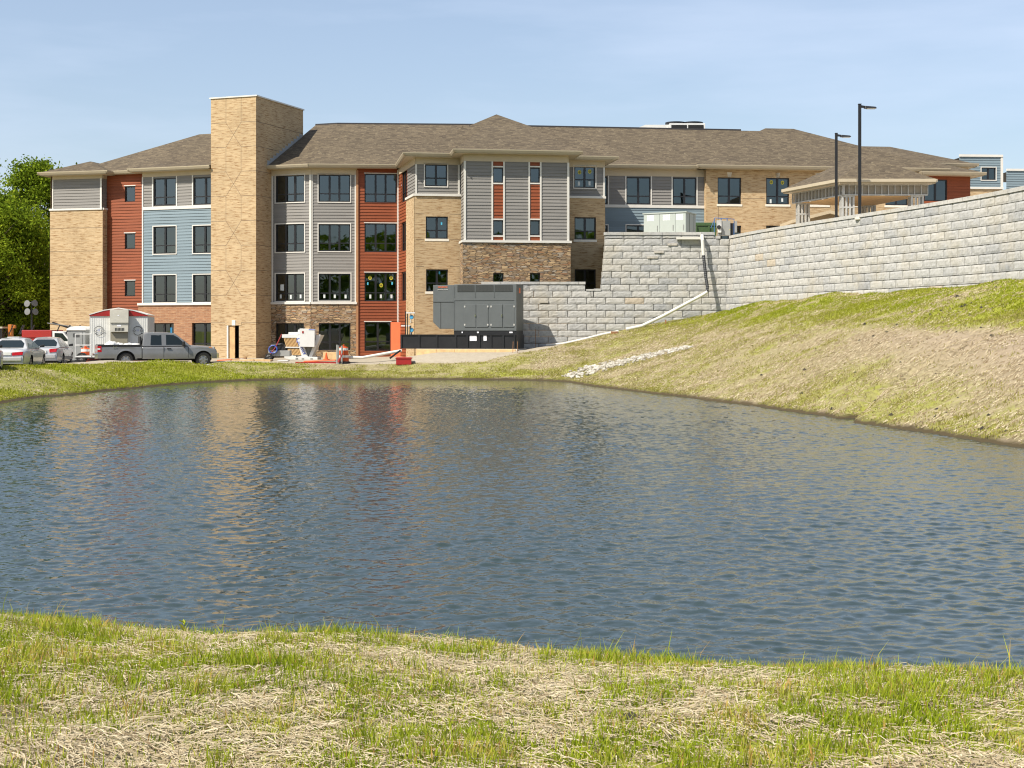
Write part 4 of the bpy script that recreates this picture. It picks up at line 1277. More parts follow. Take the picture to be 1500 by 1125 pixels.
M['gengrey'] = paint('slate_grey_enclosure', (0.088, 0.098, 0.100), 0.5, dirt=0.05)
M['gengrey2'] = paint('slate_grey_enclosure_end', (0.088, 0.095, 0.092), 0.5, dirt=0.05)
M['utilgrey'] = paint('pale_green_grey_cabinet', (0.34, 0.375, 0.345), 0.5, dirt=0.04)
M['steelgrey'] = paint('grey_steel_box', (0.27, 0.275, 0.26), 0.5, 0.1)
M['galv'] = paint('galvanised_steel', (0.43, 0.425, 0.40), 0.5, 0.3, dirt=0.15, scale=5)
M['pvc'] = paint('white_plastic_pipe', (0.58, 0.56, 0.50), 0.4, dirt=0.05)
M['corr'] = paint('black_corrugated_pipe', (0.030, 0.032, 0.036), 0.5)
M['bluepipe'] = paint('blue_conduit', (0.045, 0.13, 0.32), 0.45)
M['bluevalve'] = paint('blue_valve', (0.06, 0.30, 0.52), 0.4)
M['dumpgreen'] = paint('dark_green_bin', (0.045, 0.085, 0.03), 0.5)
M['barrel'] = paint('orange_plastic', (0.55, 0.085, 0.018), 0.5)
M['reflect'] = paint('white_reflective_band', (0.75, 0.72, 0.68), 0.5)
M['timber'] = paint('pine_timber', (0.56, 0.38, 0.19), 0.8, dirt=0.2, scale=4)
M['wetwood'] = paint('brown_timber', (0.26, 0.13, 0.06), 0.8, dirt=0.2)
M['concrete'] = paint('pale_concrete', (0.58, 0.54, 0.46), 0.9, dirt=0.15, scale=3)
M['cardboard'] = paint('cardboard', (0.62, 0.42, 0.10), 0.8)
M['toiletgrey'] = paint('grey_plastic', (0.19, 0.20, 0.20), 0.5)
M['signblue'] = paint('blue_print', (0.05, 0.10, 0.42), 0.5)
M['paper'] = paint('paper_label', (0.78, 0.78, 0.82), 0.7)
M['machineorange'] = paint('orange_machine_paint', (0.42, 0.14, 0.02), 0.45)
M['ribtan'] = paint('tan_ribbed_panel', (0.55, 0.36, 0.16), 0.6, dirt=0.12)

def lettering(name, txt, size, mat, parent, loc, rot, ext=0.004):
    c = bpy.data.curves.new(name, 'FONT'); c.body = txt; c.size = size; c.extrude = ext
    c.align_x = 'CENTER'; c.align_y = 'CENTER'
    c.materials.append(mat)
    tmp = bpy.data.objects.new(name, c); COL.objects.link(tmp)
    dg = bpy.context.evaluated_depsgraph_get()
    me_ = bpy.data.meshes.new_from_object(tmp.evaluated_get(dg)); bpy.data.objects.remove(tmp)
    if not me_.materials: me_.materials.append(mat)
    o = bpy.data.objects.new(name, me_); COL.objects.link(o)
    o.parent = parent; o.location = loc; o.rotation_euler = rot
    return o
def gz(x, y): return float(ground_z(np.array([x]), np.array([y]))[0])
def at(px, Y): return (px - 750) / F * Y

# ------------------------------------------------------------------ cars
def wheel(root, x, y, r, w_, side):
    """wheel with its axle along y; tyre with rim as its part"""
    t = MB(); pr = [(r*.62, -w_/2), (r*.93, -w_/2), (r, -w_*.36), (r, w_*.36), (r*.93, w_/2), (r*.62, w_/2)]
    t.lathe(pr, n=28)
    Mx = Matrix.Translation((x, y, r)) @ Matrix.Rotation(R(90), 4, 'X')
    ob = t.xform(Mx).build('wheel', M['tyre'], root, fix=True)
    k = MB(); k.lathe([(0, .02), (r*.14, .02), (r*.16, .0), (r*.46, -.045), (r*.55, .01), (r*.60, .012), (r*.60, -.04)], n=28)
    for q in range(6):
        a = q * math.pi / 3
        k.box(r*.12, r*.58, -.035, .035, -.012, .035, Matrix.Rotation(a, 4, 'Z'))
    sgn = 1 if side > 0 else -1
    k.xform(Matrix.Translation((x, y + sgn * (w_/2 - .03), r)) @ Matrix.Rotation(R(-90 * sgn), 4, 'X')).build('rim', M['alloy'], ob)
    return ob

def body_loft(prof, hw, arches, zb, x0, x1, taper, belt, ny=9, archr=.36, zc=.32):
    """lower body: side outline (upper line as a list of (x, z)) with wheel arches, lofted across the width"""
    N = 72
    xs = sorted(set(list(np.linspace(x0, x1, N)) + [a + archr * c for a in arches for c in (-1, -.999, .999, 1)]))
    up = np.interp(xs, [p[0] for p in prof], [p[1] for p in prof])
    lo = []
    for x in xs:
        z = zb(x) if callable(zb) else zb
        for a in arches:
            if abs(x - a) < archr: z = max(z, zc + math.sqrt(max(0, archr ** 2 - (x - a) ** 2)))
        lo.append(z)
    mb = MB()
    vs_ = np.linspace(-1, 1, ny)
    vs_ = np.sign(vs_) * np.abs(vs_) ** .55
    rows = []
    for v in vs_:
        row = []
        for x, zu in zip(xs, up):
            e = taper(x)
            bulge = 1.0
            y = v * hw * e
            crown = -.045 * v * v - (.05 if abs(v) > .97 else 0)
            row.append((x, y, zu + crown))
        rows.append(row)
    for i in range(ny - 1):
        for j in range(len(xs) - 1):
            mb.face([rows[i][j], rows[i][j+1], rows[i+1][j+1], rows[i+1][j]])
    # sides with a shoulder
    for sg in (-1, 1):
        prof_s = []
        for j, x in enumerate(xs):
            e = taper(x); zu = up[j] - .095; zl = lo[j]
            col = []
            for k in range(7):
                f = k / 6
                z = zl + (zu - zl) * f
                b = 1.0 + .035 * math.sin(math.pi * min(1, max(0, (z - .25) / .75))) - .05 * max(0, (.35 - z)) / .2
                if k == 6: b = 1.0
                col.append((x, sg * hw * e * b, z))
            prof_s.append(col)
        for j in range(len(xs) - 1):
            for k in range(6):
                q = [prof_s[j][k], prof_s[j+1][k], prof_s[j+1][k+1], prof_s[j][k+1]]
                mb.face(q if sg < 0 else q[::-1])
    # ends
    for j, sg in ((0, -1), (len(xs) - 1, 1)):
        e = taper(xs[j])
        for i in range(ny - 1):
            a, b = rows[i][j], rows[i+1][j]
            la, lb_ = (a[0], a[1], lo[j]), (b[0], b[1], lo[j])
            mb.face([la, lb_, b, a] if sg > 0 else [a, b, lb_, la])
    return mb

def greenhouse(mb, pts_low, pts_roof, hw_low, hw_roof):
    """cabin: lower outline x-range at the belt, roof line; each (x, z)"""
    (a0, za), (a1, zb_) = pts_low
    roof = pts_roof
    rr_ = [(x, z) for x, z in roof]
    def pt(x, z, sg, w): return (x, sg * w, z)
    L = []
    n = len(rr_)
    base = [(a0 + (a1 - a0) * i / (n - 1), za + (zb_ - za) * i / (n - 1)) for i in range(n)]
    for sg in (-1, 1):
        for i in range(n - 1):
            q = [pt(*base[i], sg, hw_low), pt(*base[i+1], sg, hw_low), pt(*rr_[i+1], sg, hw_roof), pt(*rr_[i], sg, hw_roof)]
            mb.face(q if sg < 0 else q[::-1])
    for i in range(n - 1):
        (x0_, z0_), (x1_, z1_) = rr_[i], rr_[i+1]
        ys_ = [-1, -.6, 0, .6, 1]
        for k in range(4):
            mb.face([(x0_, ys_[k]*hw_roof, z0_ + .04*(1-ys_[k]**2)), (x1_, ys_[k]*hw_roof, z1_ + .04*(1-ys_[k]**2)), (x1_, ys_[k+1]*hw_roof, z1_ + .04*(1-ys_[k+1]**2)), (x0_, ys_[k+1]*hw_roof, z0_ + .04*(1-ys_[k+1]**2))])
    mb.face([pt(*base[0], -1, hw_low), pt(*base[0], 1, hw_low), pt(*rr_[0], 1, hw_roof), pt(*rr_[0], -1, hw_roof)][::-1])
    mb.face([pt(*base[-1], -1, hw_low), pt(*base[-1], 1, hw_low), pt(*rr_[-1], 1, hw_roof), pt(*rr_[-1], -1, hw_roof)])

def side_glass(mb, poly, hw0, z0, hw1, z1, off=.006):
    """poly in (x, z) laid on the leaning cabin side, on both sides, each pane a part of the cabin mb"""
    for sg in (-1, 1):
        cab_, mb = mb if isinstance(mb, tuple) else (mb, mb)
        par_ = cab_; mb = MB()
        q = [(x, sg * (hw0 + (hw1 - hw0) * (z - z0) / (z1 - z0) + off), z) for x, z in poly]
        mb.face(q if sg < 0 else q[::-1])
        mb.build('side_window', M['carglass'], par_)
        mb = par_

def sedan(loc, rz, label, mat, tall=1.43, wide_lamp=True):
    t = thing('parked_car', label, 'car', loc, rz, 'silver cars parked in the yard', local=True)
    # +x is the front
    prof = [(-2.44, .80), (-2.40, .90), (-2.25, .945), (-1.75, .985), (-1.25, .99), (.9, .98), (1.25, .955), (1.9, .87), (2.25, .77), (2.42, .62)]
    tp = lambda x: 1 - .16 * max(0, (abs(x) - 1.45) / 1.0) ** 2
    zb = lambda x: .20 + .10 * max(0, abs(x) - 1.95) / .5
    b = body_loft(prof, .90, (-1.38, 1.40), zb, -2.44, 2.42, tp, .98, archr=.365, zc=.32)
    body = b.build('body', mat, t, smooth=True, weld=True)
    g = MB(); greenhouse(g, ((-1.78, .955), (1.20, .94)), [(-1.02, tall - .05), (-.75, tall - .012), (-.3, tall), (.10, tall - .01), (.42, tall - .05)], .82, .54)
    cab = g.build('cabin', mat, t, smooth=False, weld=True, bevel=.03)
    q = MB(); h = tall
    sw = (lambda z: .83 + (.60 - .83) * (z - .95) / (h - .045 - .95))
    side_glass(cab, [(-1.44, .99), (-.50, .99), (-.44, h - .10), (-.96, h - .13)], .82, .95, .54, h - .045, .012)
    side_glass(cab, [(-.38, .99), (.98, .985), (.40, h - .13), (-.32, h - .10)], .82, .95, .54, h - .045, .012)
    q = MB(); a = Vector((-1.78, 0, .955)); c = Vector((-1.02, 0, h - .05)); nrm = Vector((-(h - 1.0), 0, .76)).normalized() * .012
    lo = a.lerp(c, .10) + nrm; hi = a.lerp(c, .88) + nrm; md = a.lerp(c, .55) + nrm
    q.face([(lo.x, .62, lo.z), (lo.x, -.62, lo.z), (md.x, -.60, md.z), (hi.x, -.42, hi.z), (hi.x, .42, hi.z), (md.x, .60, md.z)]); q.build('rear_window', M['carglass'], cab)
    q = MB(); a = Vector((1.20, 0, .94)); c = Vector((.42, 0, h - .05)); nrm = Vector((.45, 0, .78)).normalized() * .012
    lo = a.lerp(c, .08) + nrm; hi = a.lerp(c, .92) + nrm
    q.face([(lo.x, -.74, lo.z), (lo.x, .74, lo.z), (hi.x, .55, hi.z), (hi.x, -.55, hi.z)]); q.build('windscreen', M['carglass'], cab)
    for sg in (-1, 1):
        q = MB(); zl = .66 if wide_lamp else .70; zh = .83 if wide_lamp else .90
        q.hexa([(-2.465, sg*.30 if wide_lamp else sg*.42, zl), (-2.465, sg*.745, zl + .03), (-2.20, sg*.80, zl + .05), (-2.2, sg*.30, zl), (-2.455, sg*.30 if wide_lamp else sg*.40, zh - .03), (-2.45, sg*.745, zh), (-2.10, sg*.815, zh), (-2.2, sg*.30, zh - .03)])
        q.build('tail_lamp', M['lampred'], t, fix=True)
        q = MB(); q.hexa([(2.33, sg*.45, .58), (2.20, sg*.80, .60), (2.0, sg*.83, .62), (2.0, sg*.45, .58), (2.28, sg*.45, .72), (2.14, sg*.80, .74), (1.9, sg*.83, .76), (1.9, sg*.45, .74)]); q.build('headlamp', M['lampclear'], t, fix=True)
        q = MB(); q.hexa([(.72, sg*.86, .98), (.84, sg*.86, .98), (.84, sg*1.06, .99), (.74, sg*1.06, .99), (.72, sg*.86, 1.07), (.82, sg*.86, 1.09), (.82, sg*1.06, 1.12), (.74, sg*1.06, 1.12)]); q.build('wing_mirror', M['blackplastic'], t, bevel=.02, fix=True)
        for x in (.0, -1.0):
            q = MB(); q.box(x - .09, x + .09, sg*.925 - .02, sg*.925 + .02, .83, .865); q.build('door_handle', mat, t)
    q = MB(); q.box(-2.50, -2.36, -.70, .70, .42, .60); q.build('rear_bumper', mat, t, bevel=.03)
    q = MB(); q.box(-2.475, -2.45, -.26, .26, .68, .80); q.build('number_plate', M['offwhite'], t)
    q = MB()
    for x in (-1.38, 1.40): q.box(x - .36, x + .36, -.80, .80, .22, .70)
    q.build('wheel_wells', M['dark'], t)
    q = MB(); q.box(-2.2, 2.1, -.78, .78, .17, .30); q.build('underbody', M['blackplastic'], t)
    for x in (-1.38, 1.40):
        for sg in (-1, 1): wheel(t, x, sg * .78, .32, .21, sg)
    return t
def heading(dx, dy): return math.atan2(dy, dx)
def place_car(px, Yr, d, z=None):
    """rear right corner at this column and depth; d = heading"""
    dv = Vector((*d, 0)).normalized(); rt = Vector((dv.y, -dv.x, 0))
    rear = Vector((at(px, Yr), Yr, 0)); c = rear + dv * 2.4 - rt * .85
    return (c.x, c.y, (gz(c.x, c.y) if z is None else z)), heading(dv.x, dv.y)
l_, r_ = place_car(37, 62.8, (-.13, 1), .80)
sedan(l_, r_, 'older silver sedan with wide red tail lamp, seen from behind at the left edge', M['silver'], 1.42)
l_, r_ = place_car(86, 71.5, (-.15, 1), .76)
sedan(l_, r_, 'newer silver grey sedan parked beyond the older silver one', M['silver2'], 1.44, False)
l_, r_ = place_car(4, 57.5, (-.44, 1), .84)
sedan(l_, r_, 'pale silver car cut off by the left edge of the picture', M['silver'], 1.44, False)

# ------------------------------------------------------------------ pickup truck, nose to the right
def pickup():
    zg = .58
    t = thing('pickup_truck', 'grey extended cab pickup truck loaded with white sacks in front of the office trailer', 'pickup truck', (at(230.5, 77.2), 77.2, zg), R(20), local=True)
    L0, L1 = -3.18, 3.16
    XR, XF = -1.74, 2.33
    hw = .985
    tp = lambda x: 1 - .10 * max(0, (x - 2.3) / .85) ** 2 - .02 * max(0, (-x - 2.8) / .4) ** 2
    zb = lambda x: .46
    # bed: outline with an arch
    bed = body_loft([(L0, 1.22), (-.95, 1.22), (-.945, 1.22), (-.90, 1.22)], hw, (XR,), lambda x: .50, L0, -.92, tp, 1.22, archr=.50, zc=.42)
    # hollow bed: sides only plus rails
    bm_ = MB()
    for f, u, c in zip(bed.f, bed.uv, bed.c):
        pts = [bed.v[i] for i in f]
        if all(abs(p[1]) < hw * .97 and p[2] > 1.1 for p in pts): continue
        if min(p[2] for p in pts) > 1.16 and max(abs(p[1]) for p in pts) < hw * .86: continue
        bm_.face(pts, u, c)
    b = bm_.build('bed', M['truckgrey'], t, smooth=True, weld=True)
    q = MB()
    for sg in (-1, 1): q.box(L0 + .02, -.95, sg * (hw - .06) - .065, sg * (hw - .06) + .062, 1.10, 1.225)
    q.box(-1.02, -.94, -.9, .9, .7, 1.22); q.build('bed_rail', M['blackplastic'], b)
    q = MB(); q.box(L0 - .02, L0 + .08, -.86, .86, .62, 1.2); q.build('tailgate', M['truckgrey'], t, bevel=.02)
    q = MB(); q.box(L0 + .1, -1.0, -.86, .86, .66, .72)
    q.build('bed_floor', M['blackplastic'], b)
    for sg in (-1, 1):
        q = MB()                               # flared lip round the rear arch
        for k in range(14):
            a0 = math.pi * k / 14; a1 = math.pi * (k+1) / 14
            o_, i_ = .60, .49
            y = sg * (hw + .035); yb = sg * (hw - .05)
            P0 = lambda r, a, yy: (XR + r * math.cos(a), yy, .44 + r * .96 * math.sin(a))
            q.face([P0(o_, a0, y - sg*.03), P0(o_, a1, y - sg*.03), P0(i_, a1, y), P0(i_, a0, y)])
            q.face([P0(i_, a0, y), P0(i_, a1, y), P0(i_, a1, yb), P0(i_, a0, yb)])
            q.face([P0(o_, a0, y - sg*.03), P0(o_, a1, y - sg*.03), P0(o_, a1, yb), P0(o_, a0, yb)])
        q.build('arch_flare', M['truckgrey'], b, smooth=True)
    # front body: doors, bonnet, wings
    fb = body_loft([(-.88, 1.18), (1.1, 1.18), (1.55, 1.20), (1.95, 1.19), (2.6, 1.15), (2.95, 1.07), (3.06, .95)], hw, (XF,), zb, -.88, 3.06, tp, 1.18, archr=.47, zc=.42)
    fb.build('body', M['truckgrey'], t, smooth=True, weld=True)
    g = MB(); H_ = 1.86
    greenhouse(g, ((-.88, 1.14), (1.66, 1.16)), [(-.80, H_ - .07), (-.6, H_ - .01), (-.1, H_), (.50, H_ - .01), (.86, H_ - .06)], .955, .82)
    cab = g.build('cab', M['truckgrey'], t, weld=True, bevel=.04)
    q = MB(); sg_ = lambda p: side_glass(cab, p, .955, 1.14, .82, H_ - .07, .012)
    sg_([(-.46, 1.20), (.12, 1.20), (.12, H_ - .12), (-.42, H_ - .13)])
    sg_([(.36, 1.21), (1.40, 1.21), (1.00, H_ - .26), (.76, H_ - .13), (.36, H_ - .11)])
    q = MB(); a = Vector((1.66, 0, 1.16)); c = Vector((.86, 0, H_ - .06)); n_v = Vector((.64, 0, .88)).normalized() * .012
    lo = a.lerp(c, .08) + n_v; hi = a.lerp(c, .93) + n_v
    q.face([(lo.x, -.84, lo.z), (lo.x, .84, lo.z), (hi.x, .68, hi.z), (hi.x, -.68, hi.z)]); q.build('windscreen', M['carglass'], cab)
    q = MB(); q.face([(-.895, -.7, 1.3), (-.895, .7, 1.3), (-.79, .62, H_ - .2), (-.79, -.62, H_ - .2)]); q.build('rear_window', M['carglass'], cab)
    q = MB()
    for x in (.23, 1.53): q.box(x - .008, x + .008, -hw - .036, hw + .036, .52, 1.10)
    q.box(-.895, -.88, -hw * .99, hw * .99, .5, 1.16)
    q.build('door_seam', M['dark'], t)
    for sg in (-1, 1):
        q = MB(); q.box(.40, .62, sg*(hw+.03) - .025, sg*(hw+.03) + .025, .985, 1.03); q.build('door_handle', M['blackplastic'], t, bevel=.01)
        q = MB(); q.hexa([(1.20, sg*.98, 1.16), (1.38, sg*.98, 1.16), (1.36, sg*1.20, 1.15), (1.22, sg*1.20, 1.15), (1.20, sg*.98, 1.36), (1.34, sg*.98, 1.36), (1.32, sg*1.20, 1.40), (1.22, sg*1.20, 1.40)]); q.build('wing_mirror', M['blackplastic'], t, bevel=.03, fix=True)
        q = MB(); q.hexa([(L0 - .012, sg*.80, .84), (L0 - .012, sg*(hw+.02), .84), (L0 + .20, sg*(hw+.022), .84), (L0+.2, sg*.8, .84), (L0 - .012, sg*.80, 1.16), (L0 - .012, sg*(hw+.02), 1.16), (L0 + .18, sg*(hw+.015), 1.16), (L0+.2, sg*.8, 1.16)]); lamp = q.build('tail_lamp', M['lampred'], t, fix=True)
        q = MB(); q.box(L0 - .016, L0 + .13, sg*(hw+.012) - .016, sg*(hw+.012) + .016, .96, 1.04); q.build('reversing_lens', M['lampclear'], lamp)
        q = MB(); q.hexa([(3.07, sg*.55, .80), (2.98, sg*.90, .80), (2.70, sg*.955, .80), (2.7, sg*.55, .80), (3.0, sg*.55, 1.08), (2.90, sg*.88, 1.10), (2.64, sg*.955, 1.12), (2.64, sg*.55, 1.1)]); hl = q.build('headlamp', M['lampclear'], t, fix=True)
        q = MB(); q.hexa([(2.86, sg*.93, .93), (2.80, sg*.945, .93), (2.64, sg*.965, .93), (2.66, sg*.9, .93), (2.82, sg*.93, 1.06), (2.76, sg*.945, 1.08), (2.62, sg*.965, 1.10), (2.66, sg*.9, 1.08)]); q.build('indicator', M['lampamber'], hl, fix=True)
    q = MB(); q.hexa([(3.22, -.7, .46), (3.22, .7, .46), (2.72, 1.0, .50), (2.72, -1.0, .50), (3.20, -.7, .76), (3.20, .7, .76), (2.78, 1.0, .80), (2.78, -1.0, .80)]); q.build('front_bumper', M['chrome'], t, bevel=.03, fix=True)
    q = MB(); q.box(L0 - .16, L0 + .26, -.99, .99, .50, .78); q.build('rear_bumper', M['chrome'], t, bevel=.03)
    q = MB(); q.hexa([(3.075, -.55, .78), (3.075, .55, .78), (2.9, .55, .78), (2.9, -.55, .78), (3.0, -.55, 1.06), (3.0, .55, 1.06), (2.9, .55, 1.06), (2.9, -.55, 1.06)]); q.build('grille', M['blackplastic'], t)
    q = MB()
    for x, r in ((XR, .49), (XF, .46)): q.box(x - r, x + r, -.86, .86, .40, .93)
    q.build('wheel_wells', M['dark'], t)
    q = MB(); q.box(-3.0, 2.8, -.55, .55, .36, .52); q.build('chassis', M['blackplastic'], t)
    for x in (XR, XF):
        for sg in (-1, 1): wheel(t, x, sg * .84, .40, .27, sg)
    q = MB(); q.box(-1.3, -1.0, -.2, .2, 1.2, 1.24); q.box(-.97, -.90, -.5, .5, 1.2, 1.66); q.build('cab_guard', M['blackplastic'], b)
    lettering('badge', '4x4', .14, M['chrome'], t, (-2.32, -hw - .03, 1.09), (R(90), 0, 0))
    return t
truck = pickup()
# sacks in the bed
rs = random.Random(5)
tl = Vector(truck.location)
for i, (x, y, z, r, lab) in enumerate([(-2.45, -.35, 1.16, .34, 'largest white sack at the tail end of the pickup bed'), (-2.05, -.1, 1.12, .30, 'white sack next to the largest one in the pickup bed'),
                                   (-1.62, -.35, 1.08, .26, 'small white sack in the middle of the pickup bed'), (-1.05 - .12, -.3, 1.10, .28, 'white sack nearest the cab in the pickup bed'), (-.62 - .9, .1, 1.12, .27, 'white sack behind the middle one in the pickup bed')]):
    bm = bmesh.new(); bmesh.ops.create_icosphere(bm, subdivisions=3, radius=1)
    for v in bm.verts:
        n = mnoise.noise(v.co * 2.2 + Vector((i * 7, 0, 0))) * .28
        v.co = v.co * (1 + n); v.co.x *= r * 1.1; v.co.y *= r; v.co.z *= r * .72
    me_ = bpy.data.meshes.new('sack'); bm.to_mesh(me_); bm.free()
    me_.polygons.foreach_set('use_smooth', [True] * len(me_.polygons)); me_.materials.append(M['whitepaint'])
    o = bpy.data.objects.new('sack', me_); COL.objects.link(o)
    ca, sa = math.cos(R(20)), math.sin(R(20))
    o.location = (tl.x + x * ca - y * sa, tl.y + x * sa + y * ca, tl.z + z)
    tag(o, lab, 'sack', 'white sacks in the pickup bed')
q = MB(); x_, y_ = at(251.2, 78.6), 78.6
q.tube([(x_, y_, gz(x_, y_)), (x_, y_, 2.72)], .05, 8)
tag(q.build('marker_post', M['bluevalve'], None, (x_, y_, gz(x_, y_))), 'thin blue marker post showing above the pickup cab roof', 'post')

# ------------------------------------------------------------------ office trailer behind the pickup
def office_trailer():
    Y0 = 80.0
    x0, x1 = at(133, Y0), at(214.5, Y0)
    zg = .62
    t = thing('office_trailer', 'white site office trailer with red gable ends and a grey air conditioner', 'trailer', ((x0 + x1) / 2, Y0, zg), R(11), local=True)
    w_ = (x1 - x0) / 2
    zt = ZC + (HZ - 463) / F * Y0 - zg; zp = ZC + (HZ - 452.0) / F * Y0 - zg
    D = 7.0
    q = MB(); n = 26
    q.box(-w_, w_, .05, D, .35, zt)
    q.build('body', M['offwhite'], t)
    r = MB()
    for k in range(n + 1):
        x = -w_ + 2 * w_ * k / n
        r.box(x - .010, x + .010, .04, .06, .35, zt - .02)
    for k in range(50):
        y = .1 + (D - .2) * k / 49
        r.box(w_ - .005, w_ + .02, y - .012, y + .012, .35, zt - .02)
    r.build('panel_ribs', M['offwhite'], t)
    arc = [(-w_ - .02, zt), (-w_ - .02, zt + .06), (-w_ * .5, zt + (zp - zt) * .72), (0, zp), (w_ * .5, zt + (zp - zt) * .72), (w_ + .02, zt + .06), (w_ + .02, zt)]
    q = MB(); q.prism(arc, .0, D, 'y'); q.build('gable', M['redpaint'], t)
    q = MB()
    top = arc[1:-1]
    for i in range(len(top) - 1):
        a, b = top[i], top[i+1]
        q.hexa([(a[0], -.02, a[1]), (b[0], -.02, b[1]), (b[0], D + .05, b[1]), (a[0], D + .05, a[1]), (a[0], -.02, a[1] + .05), (b[0], -.02, b[1] + .05), (b[0], D + .05, b[1] + .05), (a[0], D + .05, a[1] + .05)])
    q.build('roof', M['offwhite'], t)
    q = MB(); q.box(-w_ - .01, w_ + .01, -.02, .06, .22, .46); q.box(-w_, w_, .06, D, .22, .35); q.build('red_skirt', M['redpaint'], t)
    ac = MB(); a0, a1 = -.44, .56
    zc0 = ZC + (HZ - 486) / F * Y0 - zg; zc1 = ZC + (HZ - 473) / F * Y0 - zg
    ac.box(a0, a1, -.42, .03, zc1 + .01, zp - .05)
    ac.box(a0 + .03, a1 - .02, -.36, .03, zc0, zc1)
    a = ac.build('air_conditioner', paint('beige_grey_housing', (0.50, 0.48, 0.41), 0.5), t)
    q = MB()
    for k in range(7): q.box(a0 + .27 + k * .075, a0 + .31 + k * .075, -.372, -.35, zc0 + .06, zc0 + .22)
    q.build('grille', M['blackplastic'], a)
    q = MB(); q.box(a0 + .02, a1 - .06, -.20, .03, .62, zc0 - .01); q.build('duct_cover', paint('dark_beige_panel', (0.23, 0.21, 0.155), 0.6), a)
    q = MB(); q.box(a0 + .42, a0 + .50, -.428, -.41, zp - .42, zp - .37); q.box(a0 + .38, a0 + .60, -.368, -.35, zc1 - .20, zc1 - .12); q.build('badge', M['paper'], a)
    zl = ZC + (HZ - 484.5) / F * Y0 - zg
    for px in (146, 201):
        cxx = (px - (133 + 214.5) / 2) / (214.5 - 133) * 2 * w_
        ring = MB()
        for a0_, a1_ in ((25, 155), (205, 335)):
            for k in range(16):
                p, s_ = R(a0_ + (a1_ - a0_) * k / 16), R(a0_ + (a1_ - a0_) * (k + 1) / 16)
                ro, ri = .265, .235
                ring.face([(cxx + ro*math.cos(p), -.008, zl + ro*math.sin(p)), (cxx + ro*math.cos(s_), -.008, zl + ro*math.sin(s_)), (cxx + ri*math.cos(s_), -.008, zl + ri*math.sin(s_)), (cxx + ri*math.cos(p), -.008, zl + ri*math.sin(p))][::-1])
        lg = ring.build('logo', M['blackplastic'], t)
        lettering('logo_lettering', 'ID', .17, M['blackplastic'], lg, (cxx - .20, -.012, zl), (R(90), 0, 0))
        lettering('logo_lettering', 'ST', .13, M['signblue'], lg, (cxx, -.012, zl + .01), (R(90), 0, 0))
        lettering('logo_lettering', 'ID', .17, M['blackplastic'], lg, (cxx + .20, -.012, zl), (R(90), 0, 0))
    for sg in (-1, 1):
        for y in (D * .5, D * .5 + .9): 
            wheel(t, sg * (w_ - .2), y, .36, .22, sg) if False else None
    q = MB(); q.box(-.08, .08, -1.3, .1, .3, .42); q.box(-.1, .1, -1.25, -1.1, -.02, .42); q.build('tow_bar', M['blacksteel'], t)
    q = MB()
    for sg in (-1, 1):
        for y in (.8, D - .8): q.box(sg * w_ * .7 - .2, sg * w_ * .7 + .2, y - .2, y + .2, -.02, .24)
        q.box(sg * (w_ - .12) - .11, sg * (w_ - .12) + .11, D * .5 - .3, D * .5 + .3, -.02, .6)
    q.build('supports', M['concrete'], t)
    return t
office_trailer()

# ------------------------------------------------------------------ portable toilets
def toilet(px, Y, label):
    x = at(px, Y)
    t = thing('portable_toilet', label, 'portable toilet', (x, Y, gz(x, Y)), R(-6), 'portable toilets', local=True)
    q = MB(); q.box(-.55, .55, 0, 1.1, .12, 1.95); q.build('cabin', M['toiletgrey'], t, bevel=.03)
    q = MB(); q.prism([(-.6, 1.95), (.6, 1.95), (.56, 2.05), (.32, 2.16), (0, 2.2), (-.32, 2.16), (-.56, 2.05)], -.06, 1.16, 'y'); q.build('roof', M['whitepaint'], t)
    q = MB(); q.box(-.36, .36, -.03, .03, .18, 1.86); d = q.build('door', M['toiletgrey'], t, bevel=.015)
    q = MB(); q.box(.24, .32, -.06, -.02, 1.0, 1.12); q.build('latch', M['blackplastic'], d)
    q = MB(); q.box(-.6, .6, -.06, 1.16, 0, .14); q.build('skid', M['blackplastic'], t)
    q = MB()
    for k in range(4): q.box(-.2, .2, -.045, -.025, 1.55 + k * .06, 1.58 + k * .06)
    q.build('vent', M['blackplastic'], d)
toilet(112, 83.5, 'grey portable toilet with white roof, clear of the trailer')
toilet(133, 86, 'grey portable toilet half hidden by the office trailer corner')

# ------------------------------------------------------------------ small trailer with white gate, orange barrels
x, y = at(122, 77.5), 77.5
t = thing('utility_trailer', 'low utility trailer with tall white pipe gate left of the office trailer', 'utility trailer', (x, y, gz(x, y)), 0, local=True)
q = MB(); w_ = .43; zt = 1.62
for sg in (-1, 1): q.tube([(sg * w_, 0, .35), (sg * w_, 0, zt)], .025, 8)
for z in (.38, 1.02, zt): q.tube([(-w_, 0, z), (w_, 0, z)], .025, 8)
q.build('gate', M['whitepaint'], t)
q = MB()
for z in (.20, .32, .08): q.box(-w_ - .02, w_ + .3, -.06, 0.0, z - .025, z + .025)
q.build('bumper_bars', M['blacksteel'], t)
q = MB(); q.box(-w_, w_ + .3, .02, 2.6, .36, .44); q.build('deck', M['steelgrey'], t)
q = MB(); q.box(-.05, .05, 2.6, 3.5, .36, .44); q.build('tow_bar', M['blacksteel'], t)
for sg, xx in ((-1, -w_ - .1), (1, w_ + .4)): wheel(t, xx, 1.5, .30, .18, sg)

